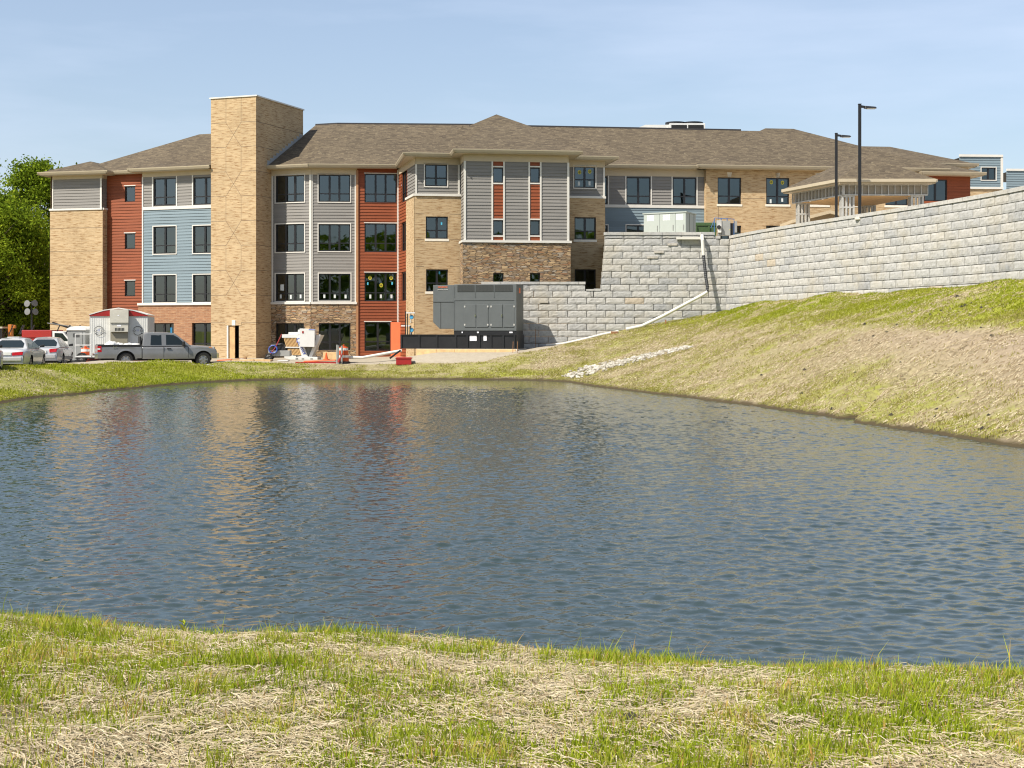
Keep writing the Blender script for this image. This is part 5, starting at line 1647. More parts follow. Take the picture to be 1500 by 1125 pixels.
def barrel(px, Y, label, ztop=None):
    x = at(px, Y)
    t = thing('traffic_barrel', label, 'traffic barrel', (x, Y, gz(x, Y) - .02), 0, 'orange traffic barrels', local=True)
    q = MB(); q.lathe([(0, .12), (.29, .12), (.29, .30), (.275, .31), (.275, .50), (.26, .51), (.26, .70), (.245, .71), (.245, .88), (.22, .92), (.10, .94), (.10, 1.0), (0, 1.0)], n=20); d = q.build('drum', M['barrel'], t, smooth=False, fix=True)
    q = MB()
    for z, r in ((.33, .278), (.73, .249)): q.lathe([(r, z), (r, z + .13)], n=20)
    q.build('reflective_band', M['reflect'], d)
    q = MB(); q.lathe([(0, 0), (.38, 0), (.38, .08), (.30, .12), (0, .12)], n=20); q.build('rubber_base', M['tyre'], t, fix=True)
    q = MB(); q.box(-.03, .03, -.12, .12, 1.0, 1.06); q.build('handle', M['barrel'], d)
barrel(125.5, 80.0, 'orange traffic barrel behind the white trailer gate')
barrel(503.5, 79.6, 'orange and white traffic barrel by the grey posts near the red wall')

# ------------------------------------------------------------------ things behind the parked cars
x, y = at(58, 85), 85
t = thing('work_truck', 'red work truck with white cab and ladder rack mostly hidden behind silver cars', 'work truck', (x, y, gz(x, y)), R(178), local=True)
q = MB(); q.box(-1.0, .62, -.95, .95, .62, 1.50); q.build('red_body', M['redpaint'], t, bevel=.03)
q = MB(); q.box(-1.08, .70, -1.0, 1.0, 1.50, 1.95); q.build('red_box', M['redpaint'], t, bevel=.03)
q = MB(); q.prism([(-1.1, .6), (-2.9, .6), (-2.9, 1.15), (-2.3, 1.22), (-1.75, 1.85), (-1.1, 1.88)], -.95, .95, 'y'); c_ = q.build('cab', M['whitepaint'], t, bevel=.03, fix=True)
q = MB(); q.prism([(-1.25, 1.3), (-2.1, 1.3), (-1.72, 1.76), (-1.25, 1.78)], -.96, .96, 'y'); q.build('side_windows', M['carglass'], c_)
q = MB()
for sx in (-1.3, -1.9, .9, 1.5): q.tube([(sx, .9, 1.7), (sx - .25, .9, 2.25)], .035, 6); q.tube([(sx, -.9, 1.7), (sx - .25, -.9, 2.25)], .035, 6)
q.tube([(-2.3, .9, 2.15), (-.8, .9, 2.35)], .04, 6); q.tube([(-2.5, .6, 1.9), (-1.1, .9, 2.4)], .05, 6)
q.build('rack', M['blacksteel'], t)
q = MB(); q.box(.62, 2.6, -.95, .95, .62, .75); q.box(.9, 1.6, -.9, .9, .75, 1.55); q.build('bed', M['whitepaint'], t)
for xx in (-2.2, 1.2):
    for sg in (-1, 1): wheel(t, xx, sg * .86, .38, .24, sg)
# light tower
x, y = at(46.5, 90), 90
zg = gz(x, y)
t = thing('light_tower', 'portable light tower with four round floodlamps before the dark trees', 'light tower', (x, y, zg), 0, local=True)
q = MB(); q.tube([(0, 0, .8), (0, 0, 3.2)], .06, 8); q.tube([(0, 0, 3.0), (0, 0, 3.72)], .035, 8)
for z in (3.02, 3.60): q.tube([(-.32, 0, z), (.38, 0, z)], .03, 6)
q.build('mast', M['blacksteel'], t)
for xx, z, rz_ in ((-.20, 3.05, -18), (-.22, 3.56, -18), (.26, 3.04, 55), (.22, 3.58, 55)):
    q = MB(); q.lathe([(0, -.14), (.09, -.13), (.19, .0), (.215, .05)], n=20)
    m4 = Matrix.Translation((xx, -.16, z)) @ Matrix.Rotation(R(rz_), 4, 'Z') @ Matrix.Rotation(R(84), 4, 'X')
    lm = q.xform(m4).build('lamp', M['alloy'], t, smooth=True)
    q = MB(); q.lathe([(0, .055), (.12, .05), (.21, .045)], n=20); q.xform(m4).build('lens', paint('lamp_lens_grey', (.17, .17, .16), .25) if 'lens' not in M else M['lens'], lm)
q = MB(); q.box(-.8, .8, -.5, .5, .45, 1.25); q.build('generator_box', M['whitepaint'], t, bevel=.03)
for sg in (-1, 1): wheel(t, 0, sg * .6, .3, .18, sg)
# orange lift
x, y = at(8, 92), 92
t = thing('telehandler', 'orange telehandler with pale canopy half out of frame before the trees', 'construction machine', (x, y, gz(x, y)), 0, local=True)
q = MB(); q.box(-2.2, .1, -.8, .8, .5, 1.2); q.build('chassis', M['machineorange'], t, bevel=.05)
q = MB(); q.box(-1.4, .05, -.7, .7, 1.95, 2.06); q.build('canopy', paint('tan_canopy', (.40, .36, .27), .6), t)
q = MB()
for xx in (-1.3, -.05):
    for yy in (-.6, .6): q.box(xx - .05, xx + .05, yy - .05, yy + .05, 1.2, 1.95)
q.build('canopy_post', M['blacksteel'], t)
q = MB(); q.box(.22, .46, -.2, .2, .6, 2.2); q.box(.40, .66, -.15, .15, 1.95, 2.17); q.build('boom', M['machineorange'], t, bevel=.04)
for xx in (-1.8, -.2):
    for sg in (-1, 1): wheel(t, xx, sg * .8, .45, .35, sg)

# ------------------------------------------------------------------ mortar silo mixer at the bay
def mixer():
    Y0 = 84.0
    k = Y0 / F
    x0 = at(443, Y0); zg = gz(x0, Y0) - .02
    t = thing('mortar_mixer', 'white hopper machine with tan ribbed side and control cabinet by the bay windows', 'construction machine', (x0, Y0, zg), 0, local=True)
    X = lambda px: (px - 443) * k
    Zz = lambda py: ZC + (HZ - py) * k - zg
    # pixel coordinates of the close view: (390 + a/10.71, 460 + b/10.71)
    C = lambda a, b: (X(390 + a / 10.71), Zz(460 + b / 10.71))
    def slab(poly, y0, y1, name, mat, par=t, bev=0):
        q = MB(); q.prism([C(*p) for p in poly], y0, y1, 'y'); return q.build(name, mat, par, fix=True, bevel=bev)
    slab([(558, 228), (795, 238), (790, 515), (558, 512)], -.9, -.15, 'control_cabinet', M['whitepaint'], bev=.02)
    cab = [c for c in kids(t) if c.name.startswith('control_cabinet')][0]
    slab([(598, 268), (622, 268), (622, 300), (598, 300)], -.92, -.89, 'badge', M['redpaint'], cab)
    slab([(700, 238), (792, 241), (792, 252), (700, 249)], -.915, -.89, 'nameplate', M['signblue'], cab)
    hop = slab([(270, 345), (860, 330), (700, 660), (560, 660), (430, 660)], -.15, 1.5, 'hopper', M['offwhite'])
    slab([(262, 318), (490, 322), (490, 372), (262, 372)], -.35, 1.6, 'top_rail', M['whitepaint'], hop)
    slab([(345, 285), (545, 280), (545, 325), (345, 325)], .1, 1.4, 'lid', M['offwhite'], hop)
    pan1 = slab([(285, 378), (480, 378), (522, 512), (325, 512)], -.28, -.12, 'ribbed_panel', M['ribtan'], hop)
    pan2 = slab([(345, 545), (540, 545), (572, 640), (375, 640)], -.28, -.12, 'ribbed_panel', M['ribtan'], hop)
    for pan, (a, b, c, d), n in ((pan1, ((285, 378), (480, 378), (522, 512), (325, 512)), 9), (pan2, ((345, 545), (540, 545), (572, 640), (375, 640)), 9)):
        q = MB()
        for i in range(n):
            f = (i + .5) / n; u = (a[0] + (b[0] - a[0]) * f, a[1]); v = (d[0] + (c[0] - d[0]) * f, d[1])
            q.prism([C(u[0] - 5, u[1]), C(u[0] + 5, u[1]), C(v[0] + 5, v[1]), C(v[0] - 5, v[1])], -.33, -.27, 'y')
        q.build('panel_ribs', M['ribtan'], pan)
    slab([(305, 512), (545, 514), (545, 530), (310, 530)], -.34, -.1, 'panel_rail', M['whitepaint'], hop)
    beam = slab([(490, 330), (558, 330), (700, 740), (600, 740)], -.62, -.36, 'brace', M['whitepaint'])
    slab([(865, 318), (868, 360), (730, 680), (680, 680), (800, 400), (800, 330)], -.55, -.30, 'brace', M['whitepaint'])
    slab([(620, 520), (760, 520), (700, 665), (665, 665)], -.34, .4, 'outlet', M['steelgrey'])
    slab([(480, 672), (560, 660), (830, 672), (830, 742), (480, 742)], -.7, .9, 'base_frame', M['whitepaint'], bev=.02)
    slab([(300, 640), (480, 655), (480, 735), (300, 690)], -.4, .9, 'rear_frame', M['offwhite'])
    slab([(512, 245), (556, 245), (556, 320), (512, 320)], -.4, .3, 'motor', M['whitepaint'], bev=.03)
    for i, (a, b) in enumerate(((600, 705), (735, 705), (505, 700))):
        q = MB(); q.box(C(a, b)[0] - .06, C(a, b)[0] + .06, -.73, -.69, C(a, b)[1] - .07, C(a, b)[1] + .07); q.build('fork_pocket', M['steelgrey'], t)
    a = C(545, 440); ang = math.atan2(C(600, 540)[1] - C(520, 380)[1], C(600, 540)[0] - C(520, 380)[0])
    o = lettering('lettering', 'Qu', .34, M['signblue'], beam, (C(540, 432)[0], -.63, C(540, 432)[1]), (R(90), -ang, 0))
    o = lettering('lettering', 'mix', .34, M['signblue'], beam, (C(607, 570)[0], -.63, C(607, 570)[1]), (R(90), -ang, 0))
mixer()
def simple(name, label, cat, mb, mat, loc, group=None, bevel=0, **kw):
    o = mb.build(name, mat, None, loc, bevel=bevel, fix=bool(bevel), **kw)
    return tag(o, label, cat, group)
# pump beside the mixer
x, y = at(408, 82.0), 82.0; zg = gz(x, y)
t = thing('hose_pump', 'low grey wheeled pump with coiled hoses left of the white hopper machine', 'pump', (x, y, zg), 0, local=True)
q = MB(); q.box(-.55, .7, -.3, .4, .22, .55); q.build('tank', M['steelgrey'], t, bevel=.03)
q = MB(); q.box(-.3, .35, -.25, .3, .56, .9); q.tube([(-.4, -.2, .85), (.3, -.2, .9)], .09, 8); q.build('engine', M['blackplastic'], t, bevel=.03)
q = MB()
for k in range(3): q.tube([(-.25 + .34 * math.cos(a) * .7, -.34 - .04 * k, .62 + .22 * math.sin(a)) for a in np.linspace(0, 6.28, 15)], .03, 6, cap=False)
q.build('hose', M['signblue'], t)
q = MB(); q.tube([(-.45, -.4, .3), (-.1, -.4, .75), (.25, -.4, 1.5)], .03, 6); q.build('handle', M['redpaint'], t)
for sg in (-1, 1): wheel(t, -.5, sg * .38, .2, .12, sg)

# posts, pipes and boards lying before the building
def board(px0, py0, px1, py1, Y, w_, h_, mat, label, name='plank', cat='plank', roll=0):
    a, b = Vector(P(px0, py0, Y)), Vector(P(px1, py1, Y + roll))
    a.z = max(a.z, gz(a.x, a.y) + .02); b.z = max(b.z, gz(b.x, b.y) + .02)
    c = (a + b) / 2; d = (b - a); L = d.length
    rot = d.to_track_quat('X', 'Z').to_matrix().to_4x4()
    q = MB(); q.box(-L/2, L/2, -w_/2, w_/2, -h_/2, h_/2, Matrix.Translation(c) @ rot)
    return simple(name, label, cat, q, mat, tuple(c))
for px, py, lab in ((494.0, 505, 'leftmost of the dark grey steel posts by the traffic barrel'), (495.6, 506, 'middle dark grey steel post by the traffic barrel'), (500.8, 506.5, 'dark grey steel post right in front of the traffic barrel')):
    x, y = at(px, 79.2), 79.2
    q = MB(); z = gz(x, y); q.tube([(x, y, z - .1), (x, y, ZC + (HZ - py) / F * y)], .055, 8)
    simple('steel_post', lab, 'post', q, M['steelgrey'], (x, y, z), 'grey steel posts')
x, y = at(499.5, 79.0), 79.0; z = gz(x, y)
q = MB(); q.tube([(x - .12, y, z + .12), (x + .05, y, z + .55), (x + .08, y, z + .62)], .035, 8); q.tube([(x - .14, y, z + .1), (x - .1, y + .02, z + .3)], .06, 8)
simple('red_tool', 'red and black hand tool leaning on the grey steel post', 'tool', q, M['redpaint'], (x, y, z))
x0, x1 = at(500, 79.8), at(588, 79.8)
q = MB(); q.tube([(x0, 79.8, gz(x0, 79.8) + .30), (x0 + 1.2, 79.8, gz(x0, 79.8) + .28), (x1, 80.0, gz(x1, 80) + .50)], .085, 10)
simple('white_pipe', 'long white plastic pipe lying from the traffic barrel to the orange board', 'pipe', q, M['pvc'], (x0, 79.8, gz(x0, 79.8)))
board(433, 531.5, 497, 531.5, 79.4, .22, .08, M['redpaint'], 'long rust red steel beam lying before the hopper machine', 'steel_beam', 'beam')
board(446, 529.4, 492, 527.6, 79.9, .8, .05, M['orange'], 'faded orange sheet lying behind the rust red beam', 'orange_sheet', 'sheet')
board(408, 533, 423, 528, 80.5, .7, .05, M['whitepaint'], 'white board lying at the foot of the hose pump', 'white_board', 'board')
board(319, 528, 340, 526.5, 80.5, .5, .06, M['orange'], 'orange board in the debris right of the pickup', 'orange_board', 'board')
board(338, 527.5, 361, 524.5, 82.0, .3, .10, M['wetwood'], 'dark brown plank beside the tower door', 'plank', 'plank')
board(340, 530, 372, 527.5, 79.8, .25, .10, M['timber'], 'pale plank lying in front of the tower door', 'plank', 'plank')
board(352, 526, 364, 529.5, 80.6, .5, .06, M['whitepaint'], 'white scrap panel lying before the tower foot', 'scrap_board', 'board')
board(372, 530.5, 398, 528.5, 80.2, .9, .12, M['timber'], 'thick cream board by the tower corner', 'plank', 'plank')
board(384, 529.5, 397, 521.5, 80.6, .10, .08, M['blacksteel'], 'black bar leaning near the tower corner', 'steel_bar', 'bar')
board(303, 534, 313, 538, 75.5, .12, .03, M['whitepaint'], 'thin white strip of scrap lying on the bank below the pickup nose', 'scrap_strip', 'scrap')
x, y = at(478, 82.5), 82.5; z = gz(x, y)
q = MB(); q.lathe([(0, .0), (.2, 0), (.2, .04), (.10, .06), (.03, .42), (0, .42)], (x, y, z), 14); simple('traffic_cone', 'small orange traffic cone beside the hopper machine', 'traffic cone', q, M['barrel'], (x, y, z))
x, y = at(488, 83.2), 83.2; z = gz(x, y)
q = MB(); q.box(x - .55, x + .55, y - .3, y + .3, z, z + .42); simple('cardboard_box', 'low tan box on the ground behind the grey steel posts', 'box', q, M['timber'], (x, y, z), bevel=.02)

# orange sheet at the red bay, red box, blue valves
Yo = RC.Y(579) - .9
xa, xb_ = at(572.3, Yo), at(586.6, Yo)
zt_ = ZC + (HZ - 472) / F * Yo; zb_ = gz((xa + xb_) / 2, Yo) - .05
q = MB(); q.box(xa, xb_, Yo, Yo + .06, zb_, zt_); o = simple('orange_board', 'tall bright orange sheet standing against the red bay', 'board', q, M['orange'], (xa, Yo, zb_))
q = MB(); xa2, xb2 = at(588.6, Yo - .3), at(596, Yo - .3)
q.box(xa2, xb2, Yo - .3, Yo - .24, zb_, zt_ - .1); simple('orange_board', 'narrower orange sheet right beside the tall one', 'board', q, M['orange'], (xa2, Yo - .3, zb_))
x, y = at(592, 78.6), 78.6; z = gz(x, y)
q = MB(); q.box(x - .42, x + .42, y - .35, y + .35, z - .03, z + .38); q.box(x - .46, x + .46, y - .38, y + .38, z + .30, z + .36)
simple('red_crate', 'dark red crate on the ground before the black tank', 'crate', q, M['redpaint'], (x, y, z), bevel=.015)
board(571, 525, 587, 513, 79.8, .10, .10, M['blacksteel'], 'black pipe leaning from the ground up to the black tank corner', 'black_pipe', 'pipe')
Yv = 85.6
for py, lab in ((464.5, 'upper blue gas valve with white hood on the brick corner'), (483.5, 'lower blue gas valve on the brick corner')):
    x = at(603, Yv); z = ZC + (HZ - py) / F * Yv
    t = thing('gas_valve', lab, 'valve', (x, Yv, z), 0, 'blue gas valves', local=True)
    q = MB(); q.lathe([(0, -.1), (.10, -.1), (.13, -.04), (.13, .04), (.10, .1), (0, .1)], n=14); q.xform(Matrix.Rotation(R(90), 4, 'X')).build('housing', M['bluevalve'], t, fix=True)
    q = MB(); q.tube([(-.05, 0, -.35), (-.05, 0, .25)], .03, 8); q.tube([(-.05, 0, -.3), (-.05, 1.2, -.3)], .03, 8); q.build('pipe', M['galv'], t)
    q = MB(); dx = -.10 if py < 470 else -.36; q.box(dx - .26, dx + .30, -.2, .15, .22, .30); q.build('hood', M['whitepaint'], t)

# ------------------------------------------------------------------ standby generator on its tank
def generator():
    Y0 = 80.6; th = R(-12)
    Xr = at(756.5, Y0)
    zg = 1.25
    t = thing('standby_generator', 'large slate grey standby generator on a long black fuel tank', 'generator', (Xr, Y0, zg), th, local=True)
    fr = Fr(Xr, Y0, -12)
    X = lambda px: fr.s(px)
    Zz = lambda px, py: fr.z(px, py) - zg
    zt = Zz(756, 416); z0 = Zz(756, 484.5); zk = Zz(756, 490)
    xl, xm, xr = X(634.3), X(664.8), 0.0
    D = 2.0
    q = MB(); q.box(xm, xr, 0, D, z0, zt); main = q.build('enclosure', M['gengrey'], t, bevel=.02)
    zc_ = Zz(650, 481.7); zcc = Zz(634, 472)
    q = MB(); q.prism([(xl, zt - .03), (xm - .004, zt - .03), (xm - .004, zc_), (X(643.9), zc_), (xl, zcc)], .02, D - .02, 'y'); ex = q.build('intake_hood', M['gengrey'], t, bevel=.015, fix=True)
    lv = MB(); bk = MB()
    for a, b in ((670.3, 695), (697.4, 722.8), (725.4, 750.6)):
        xa, xb = X(a), X(b); za, zb = Zz(710, 427), Zz(710, 417.4)
        bk.box(xa, xb, -.012, .0, za, zb)
        n = 22
        for k in range(n + 1):
            x = xa + (xb - xa) * k / n
            lv.box(x - .010, x + .010, -.03, -.0125, za, zb)
    bk.build('vent', M['dark'], main); lv.build('louvres', M['gengrey2'], main)
    q = MB(); q.box(xm, xr, -.022, 0, Zz(710, 440), Zz(710, 436.8)); q.box(xm, X(666), -.02, 0, z0, zt - .1); q.box(X(753.5), xr, -.02, 0, z0, zt - .05)
    for a in (696.2, 724.1): q.box(X(a) - .02, X(a) + .02, -.02, 0, Zz(710, 436), zt - .02)
    q.build('frame_trim', M['gengrey'], main)
    for a, b in ((680.2, 697.4), (697.9, 715.4), (718.8, 736.4), (736.9, 754.0)):
        q = MB(); q.box(X(a) + .015, X(b) - .015, -.03, .0, Zz(715, 479.3), Zz(715, 446)); d = q.build('door', M['gengrey'], main, bevel=.008)
        if a in (697.9, 736.9) or a in (680.2, 718.8):
            h = MB(); hx = X(696.3) if a == 680.2 else (X(735.3) if a == 718.8 else None)
            if hx is not None: h.box(hx - .03, hx + .03, -.06, -.03, Zz(715, 464), Zz(715, 460.5)); h.build('handle', M['chrome'], d)
        hx = X(a) + .03 if a in (680.2, 718.8) else X(b) - .03
        h = MB()
        for py in (449, 475.7): h.box(hx - .04, hx + .04, -.045, -.03, Zz(715, py) - .05, Zz(715, py) + .05)
        h.build('hinge', M['galv'], d)
    q = MB()
    for px in (645.5,): q.box(X(px) - .008, X(px) + .008, .005, .021, zc_ + .02, Zz(650, 442.5))
    q.box(xl + .01, xm - .01, .005, .021, Zz(650, 442.8), Zz(650, 442.2)); q.build('panel_seam', M['dark'], ex)
    lettering('lettering', 'GENERAC', .13, M['orange'], ex, ((X(641.5) + X(655.5)) / 2, .0, Zz(648, 420.6)), (R(90), 0, 0))
    lettering('lettering', 'INDUSTRIAL POWER', .065, M['whitepaint'], ex, ((X(641.5) + X(655.5)) / 2, .0, Zz(648, 424.3)), (R(90), 0, 0))
    q = MB(); q.box(xr, xr + .004, .7, 1.1, zt - .5, zt - .2); q.build('end_label', M['orange'], main)
    q = MB(); q.box(xm, xr - .02, .03, D - .03, zk, z0 - .002); sk = q.build('skid', M['blacksteel'], t)
    q = MB()
    for px, w_ in ((677, .03), (700, .05), (748.5, .09)): q.box(X(px) - w_, X(px) + w_, -.0, .035, zk + .08, zk + .16)
    q.build('skid_label', M['paper'], sk)
    zb = Zz(700, 511) ; xtl = X(587)
    q = MB(); q.box(xtl, xr + .02, -.04, D + .05, zb, zk - .003); tk = q.build('fuel_tank', M['blacksteel'], t, bevel=.01)
    q = MB()
    for px in (588.3, 614.3, 640.3, 668, 685, 702.5, 719.5, 737.5, 754): q.box(X(px) - .05, X(px) + .05, -.09, -.03, zb, zk - .01)
    q.box(xtl, xr + .02, -.095, -.035, zk - .05, zk - .004); q.box(xtl, xr + .02, -.095, -.035, zb + .0, zb + .05)
    q.build('tank_stiffener', M['blacksteel'], tk)
    q = MB(); q.box(X(688.4), X(698.4), -.05, -.04, Zz(693, 499.2), Zz(693, 491.8)); q.build('tank_label', M['paper'], tk)
    q = MB(); q.box(X(708.6), X(713), -.05, -.04, Zz(711, 499), Zz(711, 491.5)); q.build('tank_label', M['paper'], tk)
    for px, h_ in ((590.5, 1.35), (593.5, 1.2), (597, .5), (599.5, .12)):
        q = MB(); q.tube([(X(px), .5, zk - .05), (X(px), .5, zk + h_)], .03, 8); q.build('vent_pipe', M['blacksteel'], tk)
    # form boards of the slab below
    q = MB(); q.box(xtl + 1.0, xr + .1, -.25, D + .3, zb - .55, zb - .004)
    pad = q.build('concrete_slab', M['concrete'], None, None)
    pad.matrix_world = Matrix.Translation((Xr, Y0, zg)) @ Matrix.Rotation(th, 4, 'Z')
    tag(pad, 'pale concrete slab under the black fuel tank', 'slab')
    q = MB()
    xs = [xtl + 1.0, X(641), X(668), X(699), X(727), X(757)]
    for a, b in zip(xs[:-1], xs[1:]): q.box(a + .01, b - .01, -.31, -.252, zb - .5, zb - .02)
    fm = q.build('form_boards', M['timber'], pad)
    fm.matrix_local = Matrix.Identity(4)
generator()
for px, lab in ((751, 'left thin steel stake before the black tank end'), (757.5, 'right thin steel stake before the black tank end'), (784, 'thin steel stake against the foot of the block wall')):
    Y = 79.6 if px < 770 else 83.4
    x = at(px, Y); z = gz(x, Y); q = MB(); q.tube([(x, Y, z - .1), (x + .03, Y, z + (.65 if px < 770 else 1.15))], .018, 6); simple('steel_stake', lab, 'stake', q, M['wetwood'], (x, Y, z), 'steel stakes')

# ------------------------------------------------------------------ on top of the wall: electrical cabinet, meters, bin
fr = Fr.px(1005, 86.4, -33)
zg = UG
t = thing('switchgear_cabinet', 'big pale green grey electrical cabinet with three doors on top of the wall', 'electrical cabinet', (fr.ox, fr.oy, zg), R(-33), local=True)
xl = fr.s(943); zt = fr.z(1003, 311.2) - zg; D = 1.35
q = MB(); q.box(xl, 0, 0, D, 0, zt); bd = q.build('cabinet', M['utilgrey'], t, bevel=.01)
q = MB(); q.hexa([(xl - .06, -.06, zt), (.06, -.06, zt), (.06, D + .06, zt - .06), (xl - .06, D + .06, zt - .06), (xl - .06, -.06, zt + .07), (.06, -.06, zt + .07), (.06, D + .06, zt + .0), (xl - .06, D + .06, zt + .0)]); q.build('roof', M['utilgrey'], t)
xs = [xl, fr.s(966.6), fr.s(989.6), 0]
for i in range(3):
    a, b = xs[i] + .015, xs[i+1] - .015
    q = MB(); q.box(a, b, -.025, .0, .06, zt - .03); d = q.build('door', M['utilgrey'], bd, bevel=.006)
    q = MB(); q.box(b - .16, b - .12, -.06, -.025, zt * .42, zt * .60); q.build('handle', M['steelgrey'], d)
    q = MB(); m_ = (a + b) / 2 - .05
    for k in range(5):
        for j in range(3): q.box(m_ - .26 + k * .10, m_ - .19 + k * .10, -.028, -.0255, zt - .42 + j * .12, zt - .33 + j * .12)
    q.build('notice', M['paper'], d)
q = MB()
for k in (.35, .8): q.box(.0, .012, D * k - .01, D * k + .01, .05, zt - .05)
q.build('panel_seam', M['dark'], bd)
Ym = 87.6
kx = lambda a: at(930 + a / 8.824, Ym); kz = lambda b: ZC + (HZ - (300 + b / 8.824)) / F * Ym
x0 = kx(1150)
t = thing('meter_station', 'grey meter boxes in a blue pipe frame at the corner of the wall', 'meter', (x0, Ym, UG), 0)
def kb(a0, b0, a1, b1, y0, y1, nm, mat, par=None, bev=0):
    q = MB(); q.box(kx(a0), kx(a1), y0, y1, kz(b1), kz(b0)); return q.build(nm, mat, par or t, bevel=bev)
zf = 395
bx = kb(1125, 205, 1235, zf, Ym, Ym + .6, 'main_box', M['steelgrey'], None, .015)
kb(1060, 200, 1122, 300, Ym - .05, Ym + .3, 'meter_box', M['galv'], None, .015)
kb(1068, 262, 1112, 362, Ym - .22, Ym - .052, 'meter_box', M['whitepaint'], None, .015)
q = MB(); c_ = (kx(1080), Ym - .225, kz(292)); q.lathe([(0, .05), (.12, .05), (.13, 0)], n=18); q.xform(Matrix.Translation(c_) @ Matrix.Rotation(R(90), 4, 'X')).build('dial', M['blackplastic'], t)
kb(1240, 235, 1282, zf, Ym + .1, Ym + .4, 'switch_box', M['blackplastic'], None, .01)
kb(1290, 210, 1325, 355, Ym + .1, Ym + .4, 'switch_box', M['steelgrey'], None, .01)
kb(1070, 370, 1120, zf, Ym, Ym + .2, 'lower_box', M['steelgrey'])
kb(1225, 315, 1233, 328, Ym - .01, Ym, 'warning_label', M['sticky'], bx)
q = MB(); r_ = .024
q.tube([(kx(1030), Ym + .1, UG), (kx(1030), Ym + .1, kz(172)), (kx(1040), Ym + .1, kz(168)), (kx(1285), Ym + .1, kz(185)), (kx(1285), Ym + .1, UG)], r_, 8)
for a in (1118, 1195): q.tube([(kx(a), Ym + .1, kz(172)), (kx(a), Ym + .1, kz(215))], .03, 8)
q.tube([(kx(1025), Ym + .1, kz(205)), (kx(985), Ym + .1, kz(300))], .02, 6)
q.build('pipe_frame', M['bluepipe'], t)
Yb = 90.5
x0, x1 = at(1019, Yb), at(1039, Yb)
t = thing('rubbish_bin', 'dark green rubbish bin behind the electrical cabinet on the wall', 'rubbish bin', ((x0 + x1) / 2, Yb, UG), 0, local=True)
hw_ = (x1 - x0) / 2 + .5; zt = ZC + (HZ - 326) / F * Yb - UG
q = MB(); q.prism([(-hw_ + .12, .1), (hw_ - .12, .1), (hw_, zt - .22), (-hw_, zt - .22)], 0, 1.3, 'y'); q.build('bin_body', M['dumpgreen'], t, bevel=.02, fix=True)
q = MB(); q.box(-hw_ - .04, hw_ + .04, -.05, 1.36, zt - .215, zt); q.build('lid', M['dumpgreen'], t, bevel=.03)
for sg in (-.4, .4):
    q = MB(); q.box(sg - .05, sg + .05, -.10, 0.02, .1, zt - .22); q.build('rib', M['dumpgreen'], t)
for sg in (-1, 1): wheel(t, sg * (hw_ - .2), .3, .1, .06, sg)

# ------------------------------------------------------------------ drain pipe down the wall and along the slope
t = thing('drain_pipe', 'white and black drain pipe hanging down the block wall and running along the slope', 'drain pipe', P(1031, 400, 83.6), 0)
Yp = 83.75
def pp(px, py, Y=Yp): return P(px, py, Y)
q = MB(); q.tube([pp(1029, 347, 84.3), pp(1028.4, 345.5, 83.9), pp(1029, 352, 83.75), pp(1030.5, 374, 83.7)], .105, 12); q.build('white_section', M['pvc'], t)
q = MB(); rr_ = []
pts = []
for i in range(40):
    f = i / 39; px = np.interp(f, [0, .6, .85, 1], [1030.5, 1034.0, 1036.3, 1035.6]); py = 374 + 54 * f
    pts.append(pp(px, py, 83.6 - .35 * f)); rr_.append(.085 + .014 * (i % 2))
q.tube(pts, rr_, 12); q.build('corrugated_section', M['corr'], t)
q = MB(); pts = []
for px, py in ((1036, 427.5), (1030, 431.5), (1000, 447.5), (970, 463.5), (940, 477.5), (917, 487)): v_ = pp(px, py, 82.95); pts.append((v_[0], v_[1], max(v_[2], gz(v_[0], v_[1]) + .09)))
q.tube(pts, .095, 12); q.build('white_section', M['pvc'], t)
pts = []
for px, py in ((906, 487.5), (880, 493.2), (850, 500.0), (825, 505.6), (800, 511.4)): v_ = pp(px, py, 83.2); pts.append((v_[0], v_[1], max(v_[2], gz(v_[0], v_[1]) + .07)))
q = MB(); q.tube(pts, .075, 10); q.build('white_section', M['pvc'], t)
q = MB(); a = pp(900, 487.8, 83.0); q.box(a[0] - .2, a[0] + .2, a[1] - .2, a[1] + .2, a[2] - .1, a[2] + .1); q.build('coupling', M['wetwood'], t)
for i, (px, py) in enumerate(((975, 466), (963, 473))):
    x, _, z = pp(px, py, 83.0); q = MB(); q.box(x - .04, x + .04, 82.95, 83.05, z - .5, z - .1); q.build('support', M['wetwood'], t)
q = MB(); a, b = pp(1010, 343.6, 83.95), pp(1052, 347.5, 83.95)
q.box(P(991, 348, 83.95)[0], P(1027, 348, 83.95)[0], 83.9, 84.14, P(1000, 350.5, 83.9)[2], P(1000, 347.0, 83.9)[2]); simple('white_slab', 'white slab strip lying on a ledge at the top of the block wall', 'slab', q, M['pvc'], P(1009, 349, 83.95))

